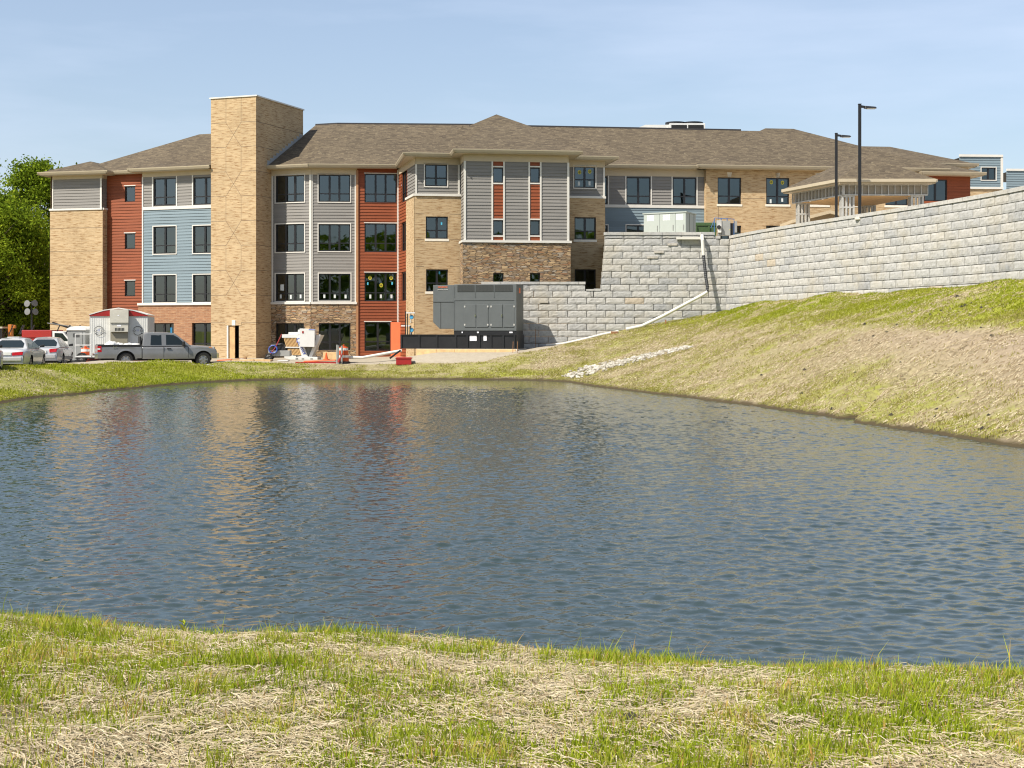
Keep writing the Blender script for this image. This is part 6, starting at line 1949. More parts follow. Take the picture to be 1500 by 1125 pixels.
# ------------------------------------------------------------------ lamp posts
def lamp(px, ytop, Y, label):
    x = at(px, Y); zt = ZC + (HZ - ytop) / F * Y
    t = thing('street_lamp', label, 'street lamp', (x, Y, UG), 0, 'black lamp posts behind the wall', local=True)
    h = zt - UG; r = .065
    q = MB(); q.box(-r, r, -r, r, .0, h); q.build('pole', M['blacksteel'], t)
    q = MB(); q.lathe([(0, .0), (.24, 0), (.24, .12), (0, .14)], n=16); q.build('base', M['concrete'], t, fix=True)
    q = MB(); q.hexa([(r, -.04, h - .16), (.30, -.04, h - .17), (.30, .04, h - .17), (r, .04, h - .16), (r, -.04, h - .04), (.30, -.04, h - .08), (.30, .04, h - .08), (r, .04, h - .04)]); q.build('arm', M['blacksteel'], t)
    q = MB(); q.hexa([(.22, -.16, h - .19), (.80, -.18, h - .20), (.80, .18, h - .20), (.22, .16, h - .19), (.26, -.12, h - .08), (.74, -.12, h - .12), (.74, .12, h - .12), (.26, .12, h - .08)]); hd = q.build('lamp_head', M['blacksteel'], t, bevel=.02, fix=True)
    q = MB(); q.box(.34, .76, -.13, .13, h - .215, h - .201); q.build('lens', M['lampclear'], hd)
    q = MB(); q.box(-r - .01, r + .01, -r - .01, r + .01, h, h + .03); q.build('cap', M['blacksteel'], t)
lamp(1225, 195.6, 78.5, 'shorter looking black lamp post standing at the left corner of the entrance canopy')
lamp(1259.3, 153.0, 68.5, 'taller looking black lamp post rising above the roofs on the right')

# ------------------------------------------------------------------ entrance canopy with bare metal studs
def canopy():
    Yf = 80.0
    A = P(1229, 264.5, Yf); B = P(1370.5, 264.0, Yf); Cc = P(1147, 279.6, 86.0)
    ze = A[2]
    t = thing('entrance_canopy', 'unfinished entrance canopy with hip roof on bare metal stud columns', 'canopy', ((A[0] + B[0]) / 2, 83, UG), 0)
    Dd = (B[0] + (Cc[0] - A[0]), Cc[1])
    base = [(A[0], A[1]), (B[0], B[1]), (Dd[0] + 1.5, 92.0), (Cc[0] + .0, Cc[1])]
    # back edge runs on to the building
    ext = [(A[0], A[1]), (B[0], B[1]), (22.4, 88.2), (Cc[0], Cc[1])]
    rise = 1.62; rid0 = (20.7, 82.8); rid1 = (20.0, 85.5)
    q = MB(); zr = ze + .1 + rise
    e = [(x, y, ze + .1) for x, y in ext]
    r0, r1 = (*rid0, zr), (*rid1, zr)
    def sl(pts, ax):
        o_ = Vector(pts[0]); u = (Vector(pts[1]) - o_).normalized(); n = (Vector(pts[1]) - o_).cross(Vector(pts[2]) - o_).normalized(); v = n.cross(u)
        q.face(pts, [((Vector(p) - o_).dot(u), (Vector(p) - o_).dot(v)) for p in pts])
    sl([e[0], e[1], r0], 0); sl([e[1], e[2], r1, r0], 0); sl([e[3], e[0], r0, r1], 0); sl([e[2], e[3], r1], 0)
    rf = q.build('roof', M['shingle'], t)
    def edge(a, b, z0, z1, th, mat, name, inset=0, par=rf):
        a = Vector((*a, 0)); b = Vector((*b, 0)); d = (b - a).normalized(); nn = Vector((d.y, -d.x, 0))
        a = a - nn * inset; b = b - nn * inset
        p = [a, b, b - nn * th, a - nn * th]
        mb = MB(); mb.hexa([(v.x, v.y, z0) for v in p] + [(v.x, v.y, z1) for v in p]); return mb.build(name, mat, par)
    edges = [(ext[0], ext[1]), (ext[3], ext[0]), (ext[1], ext[2]), (ext[2], ext[3])]
    for a, b in edges:
        edge(a, b, ze - .17, ze + .105, .06, M['fascia'], 'fascia'); edge(a, b, ze - .08, ze + .09, -.12, M['gutter'], 'gutter')
    s_ = MB(); s_.face([(x, y, ze - .165) for x, y in ext]); s_.build('soffit', M['tan'], rf)
    # stud band under the eave
    def band(a, b, inset):
        a = Vector((*a, 0)); b = Vector((*b, 0)); d = (b - a).normalized(); nn = Vector((d.y, -d.x, 0)); L = (b - a).length
        a = a - nn * inset; z1 = ze - .17; z0 = z1 - .62
        mb = MB()
        def bar(s0, s1, za, zb, th=.10):
            p = [a + d * s0, a + d * s1, a + d * s1 - nn * th, a + d * s0 - nn * th]
            mb.hexa([(v.x, v.y, za) for v in p] + [(v.x, v.y, zb) for v in p])
        bar(.3, L - .3, z1 - .05, z1); bar(.3, L - .3, z0, z0 + .06)
        n = int(L / .41)
        for k in range(n + 1):
            s = .3 + (L - .6) * k / n
            bar(s - .02, s + .02, z0 + .06, z1 - .05)
        bk = MB(); p = [a + d * .3 - nn * .14, a + d * (L - .3) - nn * .14]
        bk.face([(p[0].x, p[0].y, z0), (p[1].x, p[1].y, z0), (p[1].x, p[1].y, z1), (p[0].x, p[0].y, z1)])
        h_ = mb.build('stud_header', M['galv'], t); bk.build('header_board', paint('grey_sheathing', (.30, .27, .22), .8) if 'sheath' not in M else M['sheath'], h_)
    band(ext[0], ext[1], .45); band(ext[3], ext[0], .45)
    ce = MB(); zz_ = ze - .80; ce.face([(ext[0][0] + .5, ext[0][1] + .6, zz_), (ext[1][0] - .5, ext[1][1] + .6, zz_), (ext[2][0] - .5, ext[2][1] - .4, zz_), (ext[3][0] + .7, ext[3][1] - .2, zz_)]); ce.build('ceiling', M['ply'], t)
    def column(x, y, w_=.62):
        mb = MB(); n = 4; top = ze - .78
        for i in range(n):
            for j in range(n):
                if 0 < i < n - 1 and 0 < j < n - 1: continue
                cx_ = x - w_/2 + w_ * i / (n - 1); cy_ = y - w_/2 + w_ * j / (n - 1)
                mb.box(cx_ - .05, cx_ + .05, cy_ - .03, cy_ + .03, UG, top)
        for zb in (UG, UG + 1.6, top - .08): mb.box(x - w_/2 - .055, x + w_/2 + .055, y - w_/2 - .035, y + w_/2 + .035, zb, zb + .08)
        mb.build('column', M['galv'], t)
    column(at(1240.5, 80.9), 80.9); column(at(1341.5, 80.9), 80.9); column(at(1176, 85.6), 85.6); column(at(1272.5, 87.2), 87.2)
canopy()
# low gabled hood behind the wall
Yh = 89.5
fz = lambda py: ZC + (HZ - py) / F * Yh
xa, xm_, xb_ = at(1160, Yh), at(1216, Yh), at(1272, Yh)
t = thing('gabled_hood', 'low tan gabled entrance hood showing just above the wall under the canopy', 'hood', (xm_, Yh, UG), 0)
q = MB()
for a, b in ((xa, xm_), (xb_, xm_)):
    za, zb = fz(322), fz(308)
    q.hexa([(a, Yh, za - .2), (b, Yh, zb - .2), (b, 93.5, zb - .2), (a, 93.5, za - .2), (a, Yh, za), (b, Yh, zb), (b, 93.5, zb), (a, 93.5, za)])
q.build('roof', M['tan'], t, fix=True)
q = MB(); q.prism([(xa + .8, UG), (xb_ - .8, UG), (xb_ - .8, fz(318) - .1), (xm_, fz(306.5) - .22), (xa + .8, fz(318) - .1)], Yh + .3, 93, 'y'); q.build('front', M['brick'], t)
q = MB(); q.tube([(at(1168, 86), 86, UG + .85), (at(1192, 86), 86, UG + .85)], .025, 6); q.tube([(at(1168, 86), 86, UG + .6), (at(1192, 86), 86, UG + .6)], .025, 6)
for px in (1168, 1176, 1184, 1192): q.tube([(at(px, 86), 86, UG), (at(px, 86), 86, UG + .85)], .025, 6)
simple('handrail', 'thin pale handrail on top of the wall by the left canopy column', 'handrail', q, M['galv'], (at(1180, 86), 86, UG))

# ------------------------------------------------------------------ rooftop unit
Yr = 108.0
kx = lambda a: at(870 + a / 4.536, Yr); kz = lambda b: ZC + (HZ - (140 + b / 4.536)) / F * Yr
zr0 = kz(258)
t = thing('rooftop_unit', 'white air handling unit with two dark openings on the flat roof behind the ridge', 'air handling unit', (kx(520), Yr, zr0), 0)
q = MB(); q.box(kx(503), kx(740), Yr, Yr + 3, zr0, kz(184)); cb_ = q.build('cabinet', M['whitepaint'], t, bevel=.02)
q = MB(); q.prism([(kx(300), zr0), (kx(500), zr0), (kx(500), kz(190)), (kx(345), kz(190)), (kx(305), kz(206))], Yr + .3, Yr + 2.4, 'y'); q.build('duct', M['offwhite'], t, fix=True)
for a, b in ((514, 617), (626, 728)):
    q = MB(); q.box(kx(a), kx(b), Yr - .03, Yr, zr0 + .0, kz(195)); q.build('coil_opening', M['dark'], cb_)
for a in (553, 672):
    q = MB(); q.lathe([(0, .0), (.72, 0), (.78, .06), (.78, .22), (.70, .22), (.66, .1), (0, .1)], (kx(a), Yr + 1.2, kz(184)), 24); q.build('fan', M['blacksteel'], t)

# ------------------------------------------------------------------ blue annex far right
Ya = 112.0
AX = Fr.px(1440, Ya, 4)
zt = AX.z(1440, 229.5)
t = thing('blue_annex', 'flat roofed blue sided annex with white trim beyond the right end of the roofs', 'building', (*AX.xy(AX.s(1440)), UG), 0)
sv = bld; bld = t
s0, s1 = AX.s(1405), AX.s(1468.5)
zb = AX.z(1440, 274)
ww = [window(AX, (1437.5, 245.5, 1458.5, 263.6), 2, 0, trim=True, room=2)]
wall(AX, s0, s1, zb, zt, BLU, 'siding_wall', ww, lap=.03)
strip(AX, s0, s1, zt - .02, zt + .16, M['trim'], 'parapet_trim', .1); strip(AX, s1 - .16, s1 + .03, zb, zt - .02, M['trim'], 'corner_board', .06)
strip(AX, s0, s1 + .05, zb - .16, zb, M['trim'], 'band', .1)
wall(AX, s0, s1, UG - .5, zb - .16, B_, 'brick_wall')
AR = AX.back(1468.5)
wall(AR, 0, 5.0, zb, zt, BLU, 'siding_wall', lap=.03); wall(AR, 0, 5, UG - .5, zb, B_, 'brick_wall')
strip(AR, 0.1, 5, zt - .02, zt + .16, M['trim'], 'parapet_trim', .1)
AW = Fr.px(1500, 118.5, 4)
wall(AW, AW.s(1474), AW.s(1600), UG - .5, AW.z(1500, 250.5), BLU, 'siding_wall', lap=.03)
strip(AW, AW.s(1474), AW.s(1600), AW.z(1500, 250.5), AW.z(1500, 247.4), M['trim'], 'parapet_trim', .1)
q = MB(); a = AX.pt(s0, zt - .1); b = AX.pt(s1, zt - .1); c = AR.pt(5, zt - .1); q.face([a, b, c, (c[0] - (s1 - s0), c[1], zt - .1)])
a = AW.pt(AW.s(1474), AW.z(1500, 250.5) - .1); b = AW.pt(AW.s(1600), AW.z(1500, 250.5) - .1); q.face([a, b, (b[0], b[1] + 8, b[2]), (a[0], a[1] + 8, a[2])]); q.build('flat_roof', M['membrane'], t)
bld = sv

# boxes seen through the windows of the blue bay
for i, (px, py0, py1, w_, lab) in enumerate(((249.5, 360, 371, .62, 'yellow cardboard box inside the middle window of the blue bay'), (292, 360.5, 370, .34, 'left yellow box inside the third floor window beside the tower'), (302, 361, 370, .36, 'right yellow box inside the third floor window beside the tower'),
                                     (293.5, 486, 502, .5, 'yellow box in the ground floor window beside the tower'))):
    s = BL.s(px); z0, z1 = BL.z(px, py1), BL.z(px, py0)
    q = MB(); BL.box(q, s - w_ / 2, s + w_ / 2, z0 - .3, z1, -1.1, -.55); c = BL.pt(s, z0, -.8)
    simple('cardboard_box', lab, 'box', q, M['cardboard'], c, 'boxes inside the windows', bevel=.01)

# ------------------------------------------------------------------ stones of the little spillway
sb = MB(); rs = random.Random(12)
def ico(c, r, seed):
    bm = bmesh.new(); bmesh.ops.create_icosphere(bm, subdivisions=1, radius=1)
    sx, sy, sz = r * rs.uniform(.8, 1.5), r * rs.uniform(.7, 1.2), r * rs.uniform(.5, .9)
    rot = Matrix.Rotation(rs.uniform(0, 6.28), 3, 'Z')
    for v in bm.verts:
        v.co *= 1 + rs.uniform(-.22, .22)
        v.co = rot @ Vector((v.co.x * sx, v.co.y * sy, v.co.z * sz))
    tone = rs.random()
    for f in bm.faces: sb.face([tuple(v.co + Vector(c)) for v in f.verts], None, tone)
    bm.free()
def on_ground(px, py):
    lo_, hi_ = 30.0, 100.0
    k, m_ = (px - 750) / F, (HZ - py) / F
    ys_ = np.linspace(lo_, hi_, 600)
    g = ground_z(k * ys_, ys_); r = ZC + m_ * ys_
    i = np.argmax(r < g)
    return (k * ys_[i], ys_[i], g[i])
for k in range(560):
    f = rs.random() ** .8
    cx_ = 832 + (1012 - 832) * f + rs.uniform(-8, 8); cy_ = 551.5 + (508.5 - 551.5) * f ** .95
    half = 4.2 * (1 - f) + .9
    p = on_ground(cx_ + rs.uniform(-12, 12) * (1 - f), cy_ + rs.uniform(-half, half))
    if p[1] > 90: continue
    ico((p[0], p[1], p[2] + .04), rs.uniform(.06, .14) * (1.05 - .45 * f), k)
st = NT('white_limestone'); tn = st.attr('tone'); nn_ = st.noise(st.uv(src='Object'), 6, 5, .7)
cc = st.mix(1.0, st.ramp(tn, [(0, (.25, .22, .17)), (.5, (.37, .345, .285)), (1, (.47, .45, .40))]), st.ramp(nn_, [(.3, .8), (.7, 1.1)]), 'MULTIPLY'); st.fin(cc, .9, 0, .2)
o = sb.build('spillway_stones', st.m); tag(o, 'strip of loose white stones running down the slope into the pond', 'stones', kind='stuff')
# ------------------------------------------------------------------ fast meshes from arrays
def arr_mesh(name, verts, nper, mat, tone=None, parent=None, loc=(0, 0, 0)):
    """verts: (N, nper, 3): N separate faces of nper corners"""
    N = len(verts)
    me = bpy.data.meshes.new(name)
    v = (np.asarray(verts) - np.asarray(loc)).reshape(-1, 3)
    me.vertices.add(len(v)); me.vertices.foreach_set('co', v.ravel())
    me.loops.add(N * nper); me.loops.foreach_set('vertex_index', np.arange(N * nper))
    me.polygons.add(N); me.polygons.foreach_set('loop_start', np.arange(N) * nper)
    me.update()
    if tone is not None:
        a = me.attributes.new('tone', 'FLOAT', 'FACE'); a.data.foreach_set('value', np.asarray(tone, float))
    me.materials.append(mat)
    o = bpy.data.objects.new(name, me); COL.objects.link(o)
    if parent is not None: o.parent = parent
    else: o.location = loc
    return o

def blade_mat(name, stops, trans=0.35):
    t = NT(name)
    t.n.remove(t.b)
    c = t.ramp(t.attr('tone'), stops)
    d = t.node('ShaderNodeBsdfDiffuse'); tl_ = t.node('ShaderNodeBsdfTranslucent'); mx = t.node('ShaderNodeMixShader'); mx.inputs[0].default_value = trans
    t.link(c, d.inputs[0]); t.link(c, tl_.inputs[0]); t.link(d.outputs[0], mx.inputs[1]); t.link(tl_.outputs[0], mx.inputs[2])
    t.link(mx.outputs[0], t.out.inputs[0])
    return t.m
M['blade'] = blade_mat('grass_blades', [(0, (.085, .13, .010)), (.35, (.185, .255, .014)), (.7, (.30, .355, .026)), (.9, (.42, .41, .08)), (1, (.42, .25, .08))])
M['straw'] = blade_mat('dry_straw', [(0, (.20, .155, .09)), (.5, (.39, .325, .21)), (.85, (.55, .485, .345)), (1, (.17, .12, .07))], .15)
M['leaf'] = blade_mat('tree_leaves', [(0, (.050, .088, .010)), (.45, (.155, .225, .018)), (.8, (.285, .35, .028)), (1, (.38, .43, .05))], .35)
M['dryblade'] = blade_mat('mixed_slope_grass', [(0, (.215, .265, .016)), (.3, (.255, .275, .024)), (.65, (.285, .265, .065)), (1, (.34, .295, .13))], .3)
bark = paint('grey_brown_bark', (0.13, 0.10, 0.075), 0.9, dirt=0.3, scale=4)

def blades(x, y, h, w_, lean, seed, segs=2):
    """curved tapering blades standing at (x, y): two faces each"""
    g = np.random.default_rng(seed)
    n = len(x); z = ground_z(x, y)
    a = g.uniform(0, 2*np.pi, n); la = g.uniform(0, 2*np.pi, n); ln = lean * g.uniform(.2, 1, n) * h
    wx, wy = np.cos(a) * w_ / 2, np.sin(a) * w_ / 2
    lx, ly = np.cos(la) * ln, np.sin(la) * ln
    b0 = np.stack([x - wx, y - wy, z - .01], 1); b1 = np.stack([x + wx, y + wy, z - .01], 1)
    m0 = np.stack([x - wx*.8 + lx*.35, y - wy*.8 + ly*.35, z + h*.58], 1); m1 = np.stack([x + wx*.8 + lx*.35, y + wy*.8 + ly*.35, z + h*.58], 1)
    t0 = np.stack([x - wx*.12 + lx, y - wy*.12 + ly, z + h], 1); t1 = np.stack([x + wx*.12 + lx, y + wy*.12 + ly, z + h], 1)
    return np.concatenate([np.stack([b0, b1, m1, m0], 1), np.stack([m0, m1, t1, t0], 1)], 0)

# near bank ------------------------------------------------------------
g = np.random.default_rng(21)
def near_pts(n):
    Y = 4.6 + (12.2 - 4.6) * g.random(n) ** .95
    X = (g.random(n) * 2 - 1) * (.48 * Y + 1.6)
    return X, Y
x, y = near_pts(560000)
z = ground_z(x, y); gm_, _, _ = masks(x, y, z)
dens = gm_ * smooth(.02, .3, z) * (1 - .35 * smooth(7.6, 9.0, y)) + .05
clump = smooth(.35, .7, vnoise(x, y, .11) * .6 + vnoise(x + 9, y, .30) * .5)
keep = g.random(len(x)) < np.clip(dens * (.14 + 1.2 * clump), 0, 1) * .95
x, y = x[keep], y[keep]; cl = clump[keep]
h = (0.020 + .050 * g.random(len(x)) ** 1.6) * (.55 + .9 * vnoise(x, y, .35)) * (.8 + .4 * cl)
crest = smooth(8.3, 9.6, y); h = h * (1 + .1 * crest)
tall = g.random(len(x)) < .012; h[tall] *= 2.0
v = blades(x, y, h, .0035 + .003 * g.random(len(x)), .6, 3)
tn = np.clip(.44 + .42 * vnoise(x + 31, y, .25) + g.normal(0, .13, len(x)), 0, .93); tn[g.random(len(x)) < .035] = 1.0
o = arr_mesh('young_grass', v, 4, M['blade'], np.concatenate([tn, np.clip(tn + .06, 0, 1)]))
tag(o, 'young green grass sprouting in tufts through the straw on the near bank', 'grass', kind='stuff')
# straw lying about
x, y = near_pts(300000)
z = ground_z(x, y)
keep = (z > .06) & (g.random(len(x)) < .35 + .65 * smooth(.3, .62, vnoise(x * .6, y * 1.4, .7)))
x, y, z = x[keep], y[keep], z[keep]
n = len(x)
L = .025 + .10 * g.random(n) ** 2.0; a = g.normal(0, .75, n) + (vnoise(x, y, .8) - .5) * 2.5; wv = .0009 + .0014 * g.random(n)
lift = .004 + .030 * g.random(n) ** 2.5; tilt = g.normal(0, .10, n)
dx, dy = np.cos(a) * L / 2, np.sin(a) * L / 2; px_, py_ = -np.sin(a) * wv, np.cos(a) * wv
za = ground_z(x - dx, y - dy) + lift - tilt * L / 2; zb2 = ground_z(x + dx, y + dy) + lift + tilt * L / 2
bend = g.normal(0, .10, n) * L
mx_, my_ = x + (-np.sin(a)) * bend, y + np.cos(a) * bend; zm = (za + zb2) / 2 + abs(g.normal(0, .008, n))
def quad(xa, ya, z1, xb, yb, z2):
    return np.stack([np.stack([xa - px_, ya - py_, z1], 1), np.stack([xa + px_, ya + py_, z1 + .0015], 1), np.stack([xb + px_, yb + py_, z2 + .0015], 1), np.stack([xb - px_, yb - py_, z2], 1)], 1)
v = np.concatenate([quad(x - dx, y - dy, za, mx_, my_, zm), quad(mx_, my_, zm, x + dx, y + dy, zb2)], 0)
tn = np.clip(g.normal(.52, .27, n), 0, .93); tn[g.random(n) < .05] = 1.0
o = arr_mesh('straw', v, 4, M['straw'], np.concatenate([tn, tn]))
tag(o, 'dry pale straw strewn over the near bank', 'straw', kind='stuff')
# a few dark clods in the straw
def clod(px, py, Y, r, lab):
    x, y = at(px, Y), Y; z = gz(x, y)
    bm = bmesh.new(); bmesh.ops.create_icosphere(bm, subdivisions=3, radius=1)
    for vv in bm.verts:
        nn = mnoise.noise(vv.co * 1.7 + Vector((px, 0, 0))) * .5
        vv.co = Vector((vv.co.x * r, vv.co.y * r * .8, vv.co.z * r * .7)) * (1 + nn)
    me_ = bpy.data.meshes.new('soil_clod'); bm.to_mesh(me_); bm.free(); me_.materials.append(M['clod'])
    o = bpy.data.objects.new('soil_clod', me_); COL.objects.link(o); o.location = (x, y, z + r * .35)
    tag(o, lab, 'clod', 'dark clods in the straw')
M['clod'] = paint('dark_soil', (.030, .026, .018), .95, dirt=.4, scale=20)
clod(725, 1090, 5.75, .018, 'small dark soil clod near the lower edge of the near bank')
clod(925, 1097, 5.65, .040, 'largest dark soil clod on the near bank among grass')
clod(795, 980, 7.75, .022, 'small dark clod on pale straw halfway up the near bank')
q = MB(); x_, y_ = at(258, 9.35), 9.35; z_ = gz(x_, y_)
q.tube([(x_ - .10, y_, z_ + .035), (x_ - .03, y_, z_ + .05), (x_ + .05, y_ + .02, z_ + .05), (x_ + .10, y_ + .03, z_ + .035)], [.02, .032, .030, .016], 9)
o = q.build('wood_chunk', M['wetwood'], None, (x_, y_, z_), smooth=True); tag(o, 'dark piece of rotten wood at the water edge of the near bank', 'wood')
q = MB(); x_, y_ = at(264, 9.5), 9.5; z_ = gz(x_, y_)
rs = random.Random(2)
for k in range(9):
    hgt = .04 + .013 * k; a = rs.uniform(0, 6.28); l_ = .05
    q.face([(x_ + k*.004, y_, z_ + hgt), (x_ + k*.004 + math.cos(a)*l_*.5 - .012, y_ + math.sin(a)*l_*.5, z_ + hgt + .02), (x_ + k*.004 + math.cos(a)*l_, y_ + math.sin(a)*l_, z_ + hgt + .035), (x_ + k*.004 + math.cos(a)*l_*.5 + .012, y_ + math.sin(a)*l_*.5, z_ + hgt + .02)], None, .75)
q.tube([(x_, y_, z_), (x_ + .036, y_, z_ + .17)], [.004, .002], 5, c=.6)
o = q.build('weed', M['blade'], None, (x_, y_, z_)); tag(o, 'bright green leafy weed standing by the piece of wood', 'plant')

# far banks ------------------------------------------------------------
def scatter(n, x0, x1, y0, y1, seed):
    gg = np.random.default_rng(seed)
    return gg.uniform(x0, x1, n), gg.uniform(y0, y1, n), gg
def far_grass(n, rect, seed, hmin, hmax, name, label, toner):
    x, y, gg = scatter(n, *rect, seed)
    z = ground_z(x, y); gm_, so, ya = masks(x, y, z)
    ok = (z > .07) & (np.abs(x) < .41 * y + 3)
    tx, ty = cp_wall(y)
    ok &= (x < tx - .15) | (y < 40)
    ok &= (y < 84.0) | (x < -8)
    p = smooth(.15, 1.0, gm_ + .5 * (vnoise(x, y, .5) - .5)) * (1 - ya)
    ok &= gg.random(n) < p
    x, y = x[ok], y[ok]
    h = gg.uniform(hmin, hmax, len(x)) * (.6 + .8 * vnoise(x, y, 1.2))
    v = blades(x, y, h, .016 + .016 * gg.random(len(x)), .9, seed)
    tn = np.clip(toner(x, y) + gg.normal(0, .10, len(x)), 0, .93)
    o = arr_mesh(name, v, 4, M['dryblade'], np.concatenate([tn, np.clip(tn + .05, 0, 1)]))
    tag(o, label, 'grass', kind='stuff')
wcy = np.array([wall_at(t) for t in np.linspace(0, 1.95, 120)])
def cp_wall(y):
    return np.interp(y, wcy[::-1, 1], wcy[::-1, 0]), None
far_grass(560000, (2, 24, 30, 84.2), 31, .03, .075, 'slope_grass', 'thin young grass on the slope below the block wall', lambda x, y: .75 - .55 * smooth(2.3, 3.8, ground_z(x, y)) + .35 * (vnoise(x, y, 2.5) - .5))
far_grass(230000, (-34, -8, 44, 80), 32, .04, .11, 'bank_grass', 'bright grass on the left bank below the parked cars', lambda x, y: .25 + .5 * (vnoise(x, y, 3) - .5))
far_grass(60000, (-13, 4, 73, 81), 33, .04, .10, 'shore_grass', 'sparse grass on the far shore before the building', lambda x, y: .65 + .4 * (vnoise(x, y, 2) - .5))

# straw blown over the far slopes, lying flat
def far_straw(n, rect, seed, name, label):
    x, y, gg = scatter(n, *rect, seed)
    z = ground_z(x, y); gm_, so, ya = masks(x, y, z)
    tx, _ = cp_wall(y)
    ok = (z > .10) & (np.abs(x) < .41 * y + 3) & ((x < tx - .2) | (y < 40)) & ((y < 83.8) | (x < -8)) & (ya < .4)
    ok &= gg.random(n) < (.80 - .6 * gm_) * (.30 + .65 * smooth(.35, .6, vnoise(x * .6, y, 1.3)))
    x, y, z = x[ok], y[ok], z[ok]; m = len(x)
    L = gg.uniform(.04, .15, m); a = gg.normal(.35, .9, m); w_ = gg.uniform(.004, .010, m)
    dx, dy = np.cos(a) * L / 2, np.sin(a) * L / 2; px_, py_ = -np.sin(a) * w_, np.cos(a) * w_
    za = ground_z(x - dx, y - dy) + .012; zb = ground_z(x + dx, y + dy) + gg.uniform(.012, .05, m)
    v = np.stack([np.stack([x - dx - px_, y - dy - py_, za], 1), np.stack([x - dx + px_, y - dy + py_, za + .012], 1), np.stack([x + dx + px_, y + dy + py_, zb + .012], 1), np.stack([x + dx - px_, y + dy - py_, zb], 1)], 1)
    tn = np.clip(gg.normal(.33, .28, m), 0, .93); tn[gg.random(m) < .08] = 1.0
    tag(arr_mesh(name, v, 4, M['straw'], tn), label, 'straw', kind='stuff')
far_straw(300000, (1, 24, 29, 84), 41, 'slope_straw', 'dry straw matted on the slope below the block wall')
far_straw(60000, (-32, 2, 44, 80), 42, 'shore_straw', 'dry straw on the left bank and far shore')
# dark crumbs of soil on the bare part of the slope
gg = np.random.default_rng(55); V = []
for k in range(260):
    x, y = gg.uniform(9, 22), gg.uniform(31, 56)
    if gg.random() > (.25 + .75 * float(vnoise(np.array([x]), np.array([y]), 2.2)[0])): continue
    z = gz(x, y); r = gg.uniform(.03, .10)
    if z < .12: continue
    p = np.array([[x + r * gg.uniform(.7, 1.4) * math.cos(a), y + r * gg.uniform(.7, 1.4) * math.sin(a), z] for a in np.linspace(0, 6.28, 6)[:-1]])
    tpk = np.array([x + gg.uniform(-.02, .02), y, z + r * gg.uniform(.5, 1.0)])
    for i in range(5): V.append(np.stack([p[i], p[(i + 1) % 5], tpk]))
tag(arr_mesh('soil_crumbs', np.array(V), 3, M['clod']), 'small dark crumbs of soil scattered on the bare slope', 'soil', kind='stuff')

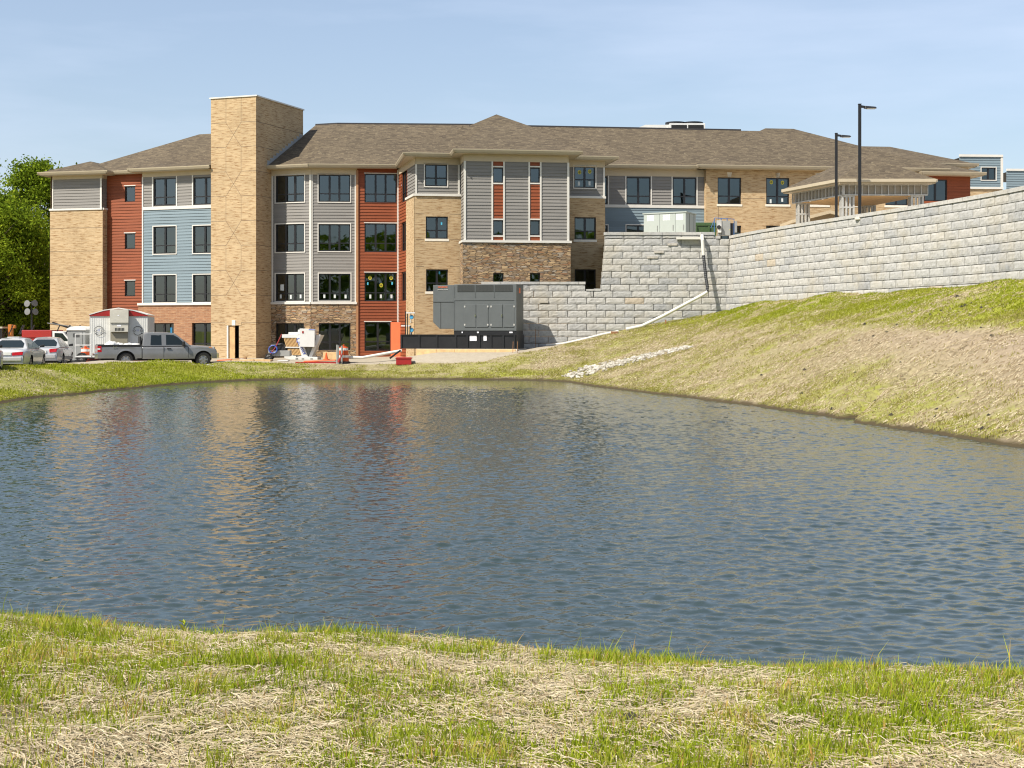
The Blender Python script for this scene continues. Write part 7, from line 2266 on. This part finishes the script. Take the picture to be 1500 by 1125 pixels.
# ------------------------------------------------------------------ trees
def tree(name, label, x, y, h, r, seed, nclump=70, leaves=230, low=.18, group='trees beyond the left end of the building', lsz=.125, tone0=.45):
    gg = np.random.default_rng(seed); rs = random.Random(seed)
    z0 = gz(x, y)
    t = thing(name, label, 'tree', (x, y, z0), 0, group)
    cl = []
    ph = gg.uniform(0, 6.28, 4)
    while len(cl) < nclump:
        a = gg.uniform(0, 6.28); f = gg.random()
        zz = low + (1 - low) * f
        prof = (math.sin(math.pi * min(1, max(0, (f * .88 + .10)))) ** .75)
        lob = 1 + .28 * math.sin(3 * a + ph[0] + 4 * f) + .18 * math.sin(5 * a + ph[1] - 6 * f)
        rad = r * prof * lob * math.sqrt(gg.random()) ** .7
        cl.append((x + rad * math.cos(a), y + rad * math.sin(a), z0 + h * zz))
    mb = MB()
    top = Vector((x + rs.uniform(-.4, .4), y, z0 + h * .86))
    b = Vector((x, y, z0 - .2)); pts = [b.lerp(top, f) + Vector((rs.uniform(-.25, .25), rs.uniform(-.25, .25), 0)) * (1 if 0 < f < 1 else 0) for f in (0, .2, .4, .6, .8, 1)]
    r0 = h * .018 + .05
    mb.tube(pts, [r0 * 1.25, r0, r0 * .85, r0 * .6, r0 * .35, r0 * .12], 9)
    for c in cl[::2]:
        c = Vector(c); f = min(.85, max(.15, (c.z - z0) / h * .72)); i = min(4, int(f * 5)); s_ = pts[i].lerp(pts[i+1], f * 5 - i)
        m_ = s_.lerp(c, .5) + Vector((0, 0, -.05 * h * .5))
        mb.tube([s_, m_, c], [r0 * .38 * (1 - f * .6), r0 * .22 * (1 - f * .6), .015], 5, cap=False)
    mb.build('trunk', bark, t, smooth=True)
    V = []; T = []
    for c in cl:
        n = int(leaves * 1.7 * gg.uniform(.6, 1.3)); sg = gg.uniform(.38, .85) * (r / 4.2)
        p = gg.normal(0, 1, (n, 3)) * np.array([sg, sg, sg * .62]) + np.array(c)
        q = gg.normal(0, 1, (n, 3)); q /= np.linalg.norm(q, axis=1)[:, None]
        u = np.cross(q, gg.normal(0, 1, (n, 3))); u /= np.linalg.norm(u, axis=1)[:, None]
        w2 = np.cross(q, u)
        s_ = gg.uniform(.6, 1.3, n)[:, None] * lsz
        V.append(np.stack([p - u * s_, p - w2 * s_ * .55, p + u * s_, p + w2 * s_ * .55], 1))
        T.append(np.clip(tone0 + gg.normal(0, .12) + gg.normal(0, .13, n), 0, 1))
    V = np.concatenate(V); V[:, :, 2] = np.maximum(V[:, :, 2], z0 + .1)
    arr_mesh('crown', V, 4, M['leaf'], np.concatenate(T), t, (x, y, z0))
    return t
Yt = 112.0
tree('broadleaf_tree', 'tallest bright green tree just left of the building', at(52, Yt), Yt, 14.6, 4.0, 5, 105, 250)
tree('broadleaf_tree', 'broad lighter tree at the left edge in front of the tall one', at(2, 106), 106, 11.2, 3.9, 8, 95, 240, .16)
tree('broadleaf_tree', 'rounded tree cut by the left edge of the picture', at(-52, 104), 104, 13.5, 4.6, 9, 70, 200)
tree('broadleaf_tree', 'low dark tree filling the gap beside the brick corner', at(66, 118), 118, 9.2, 3.6, 14, 85, 230, .06, tone0=.30)
tree('broadleaf_tree', 'dark bushy tree standing behind the left edge tree', at(18, 121), 121, 11.0, 4.6, 15, 85, 220, .04, tone0=.26)
tree('broadleaf_tree', 'leafy sapling with low crown behind the light tower', at(40, 110), 110, 5.6, 2.7, 17, 55, 200, .04, tone0=.30)
tree('broadleaf_tree', 'small dark tree behind the telehandler', at(-2, 112), 112, 6.0, 3.0, 18, 55, 200, .03, tone0=.28)

# woods behind the photographer: they stand in the windows' reflections
gg = np.random.default_rng(77)
N = 26000
xx = gg.uniform(-170, 130, N); yy = -75 + gg.normal(0, 7, N)
hh = 17 + 7 * (fbm(xx, xx * 0, 14, 3) - .3)
zz = 1 + hh * gg.random(N) ** .8
p = np.stack([xx, yy, zz], 1)
q_ = gg.normal(0, 1, (N, 3)); q_ /= np.linalg.norm(q_, axis=1)[:, None]; u_ = np.cross(q_, gg.normal(0, 1, (N, 3))); u_ /= np.linalg.norm(u_, axis=1)[:, None]; w2 = np.cross(q_, u_)
s_ = gg.uniform(.5, 1.2, N)[:, None]
o = arr_mesh('woods', np.stack([p - u_ * s_, p - w2 * s_ * .6, p + u_ * s_, p + w2 * s_ * .6], 1), 4, M['leaf'], np.clip(gg.normal(.4, .15, N), 0, 1))
tag(o, 'green woods far behind the camera mirrored in the windows', 'woods', kind='stuff')
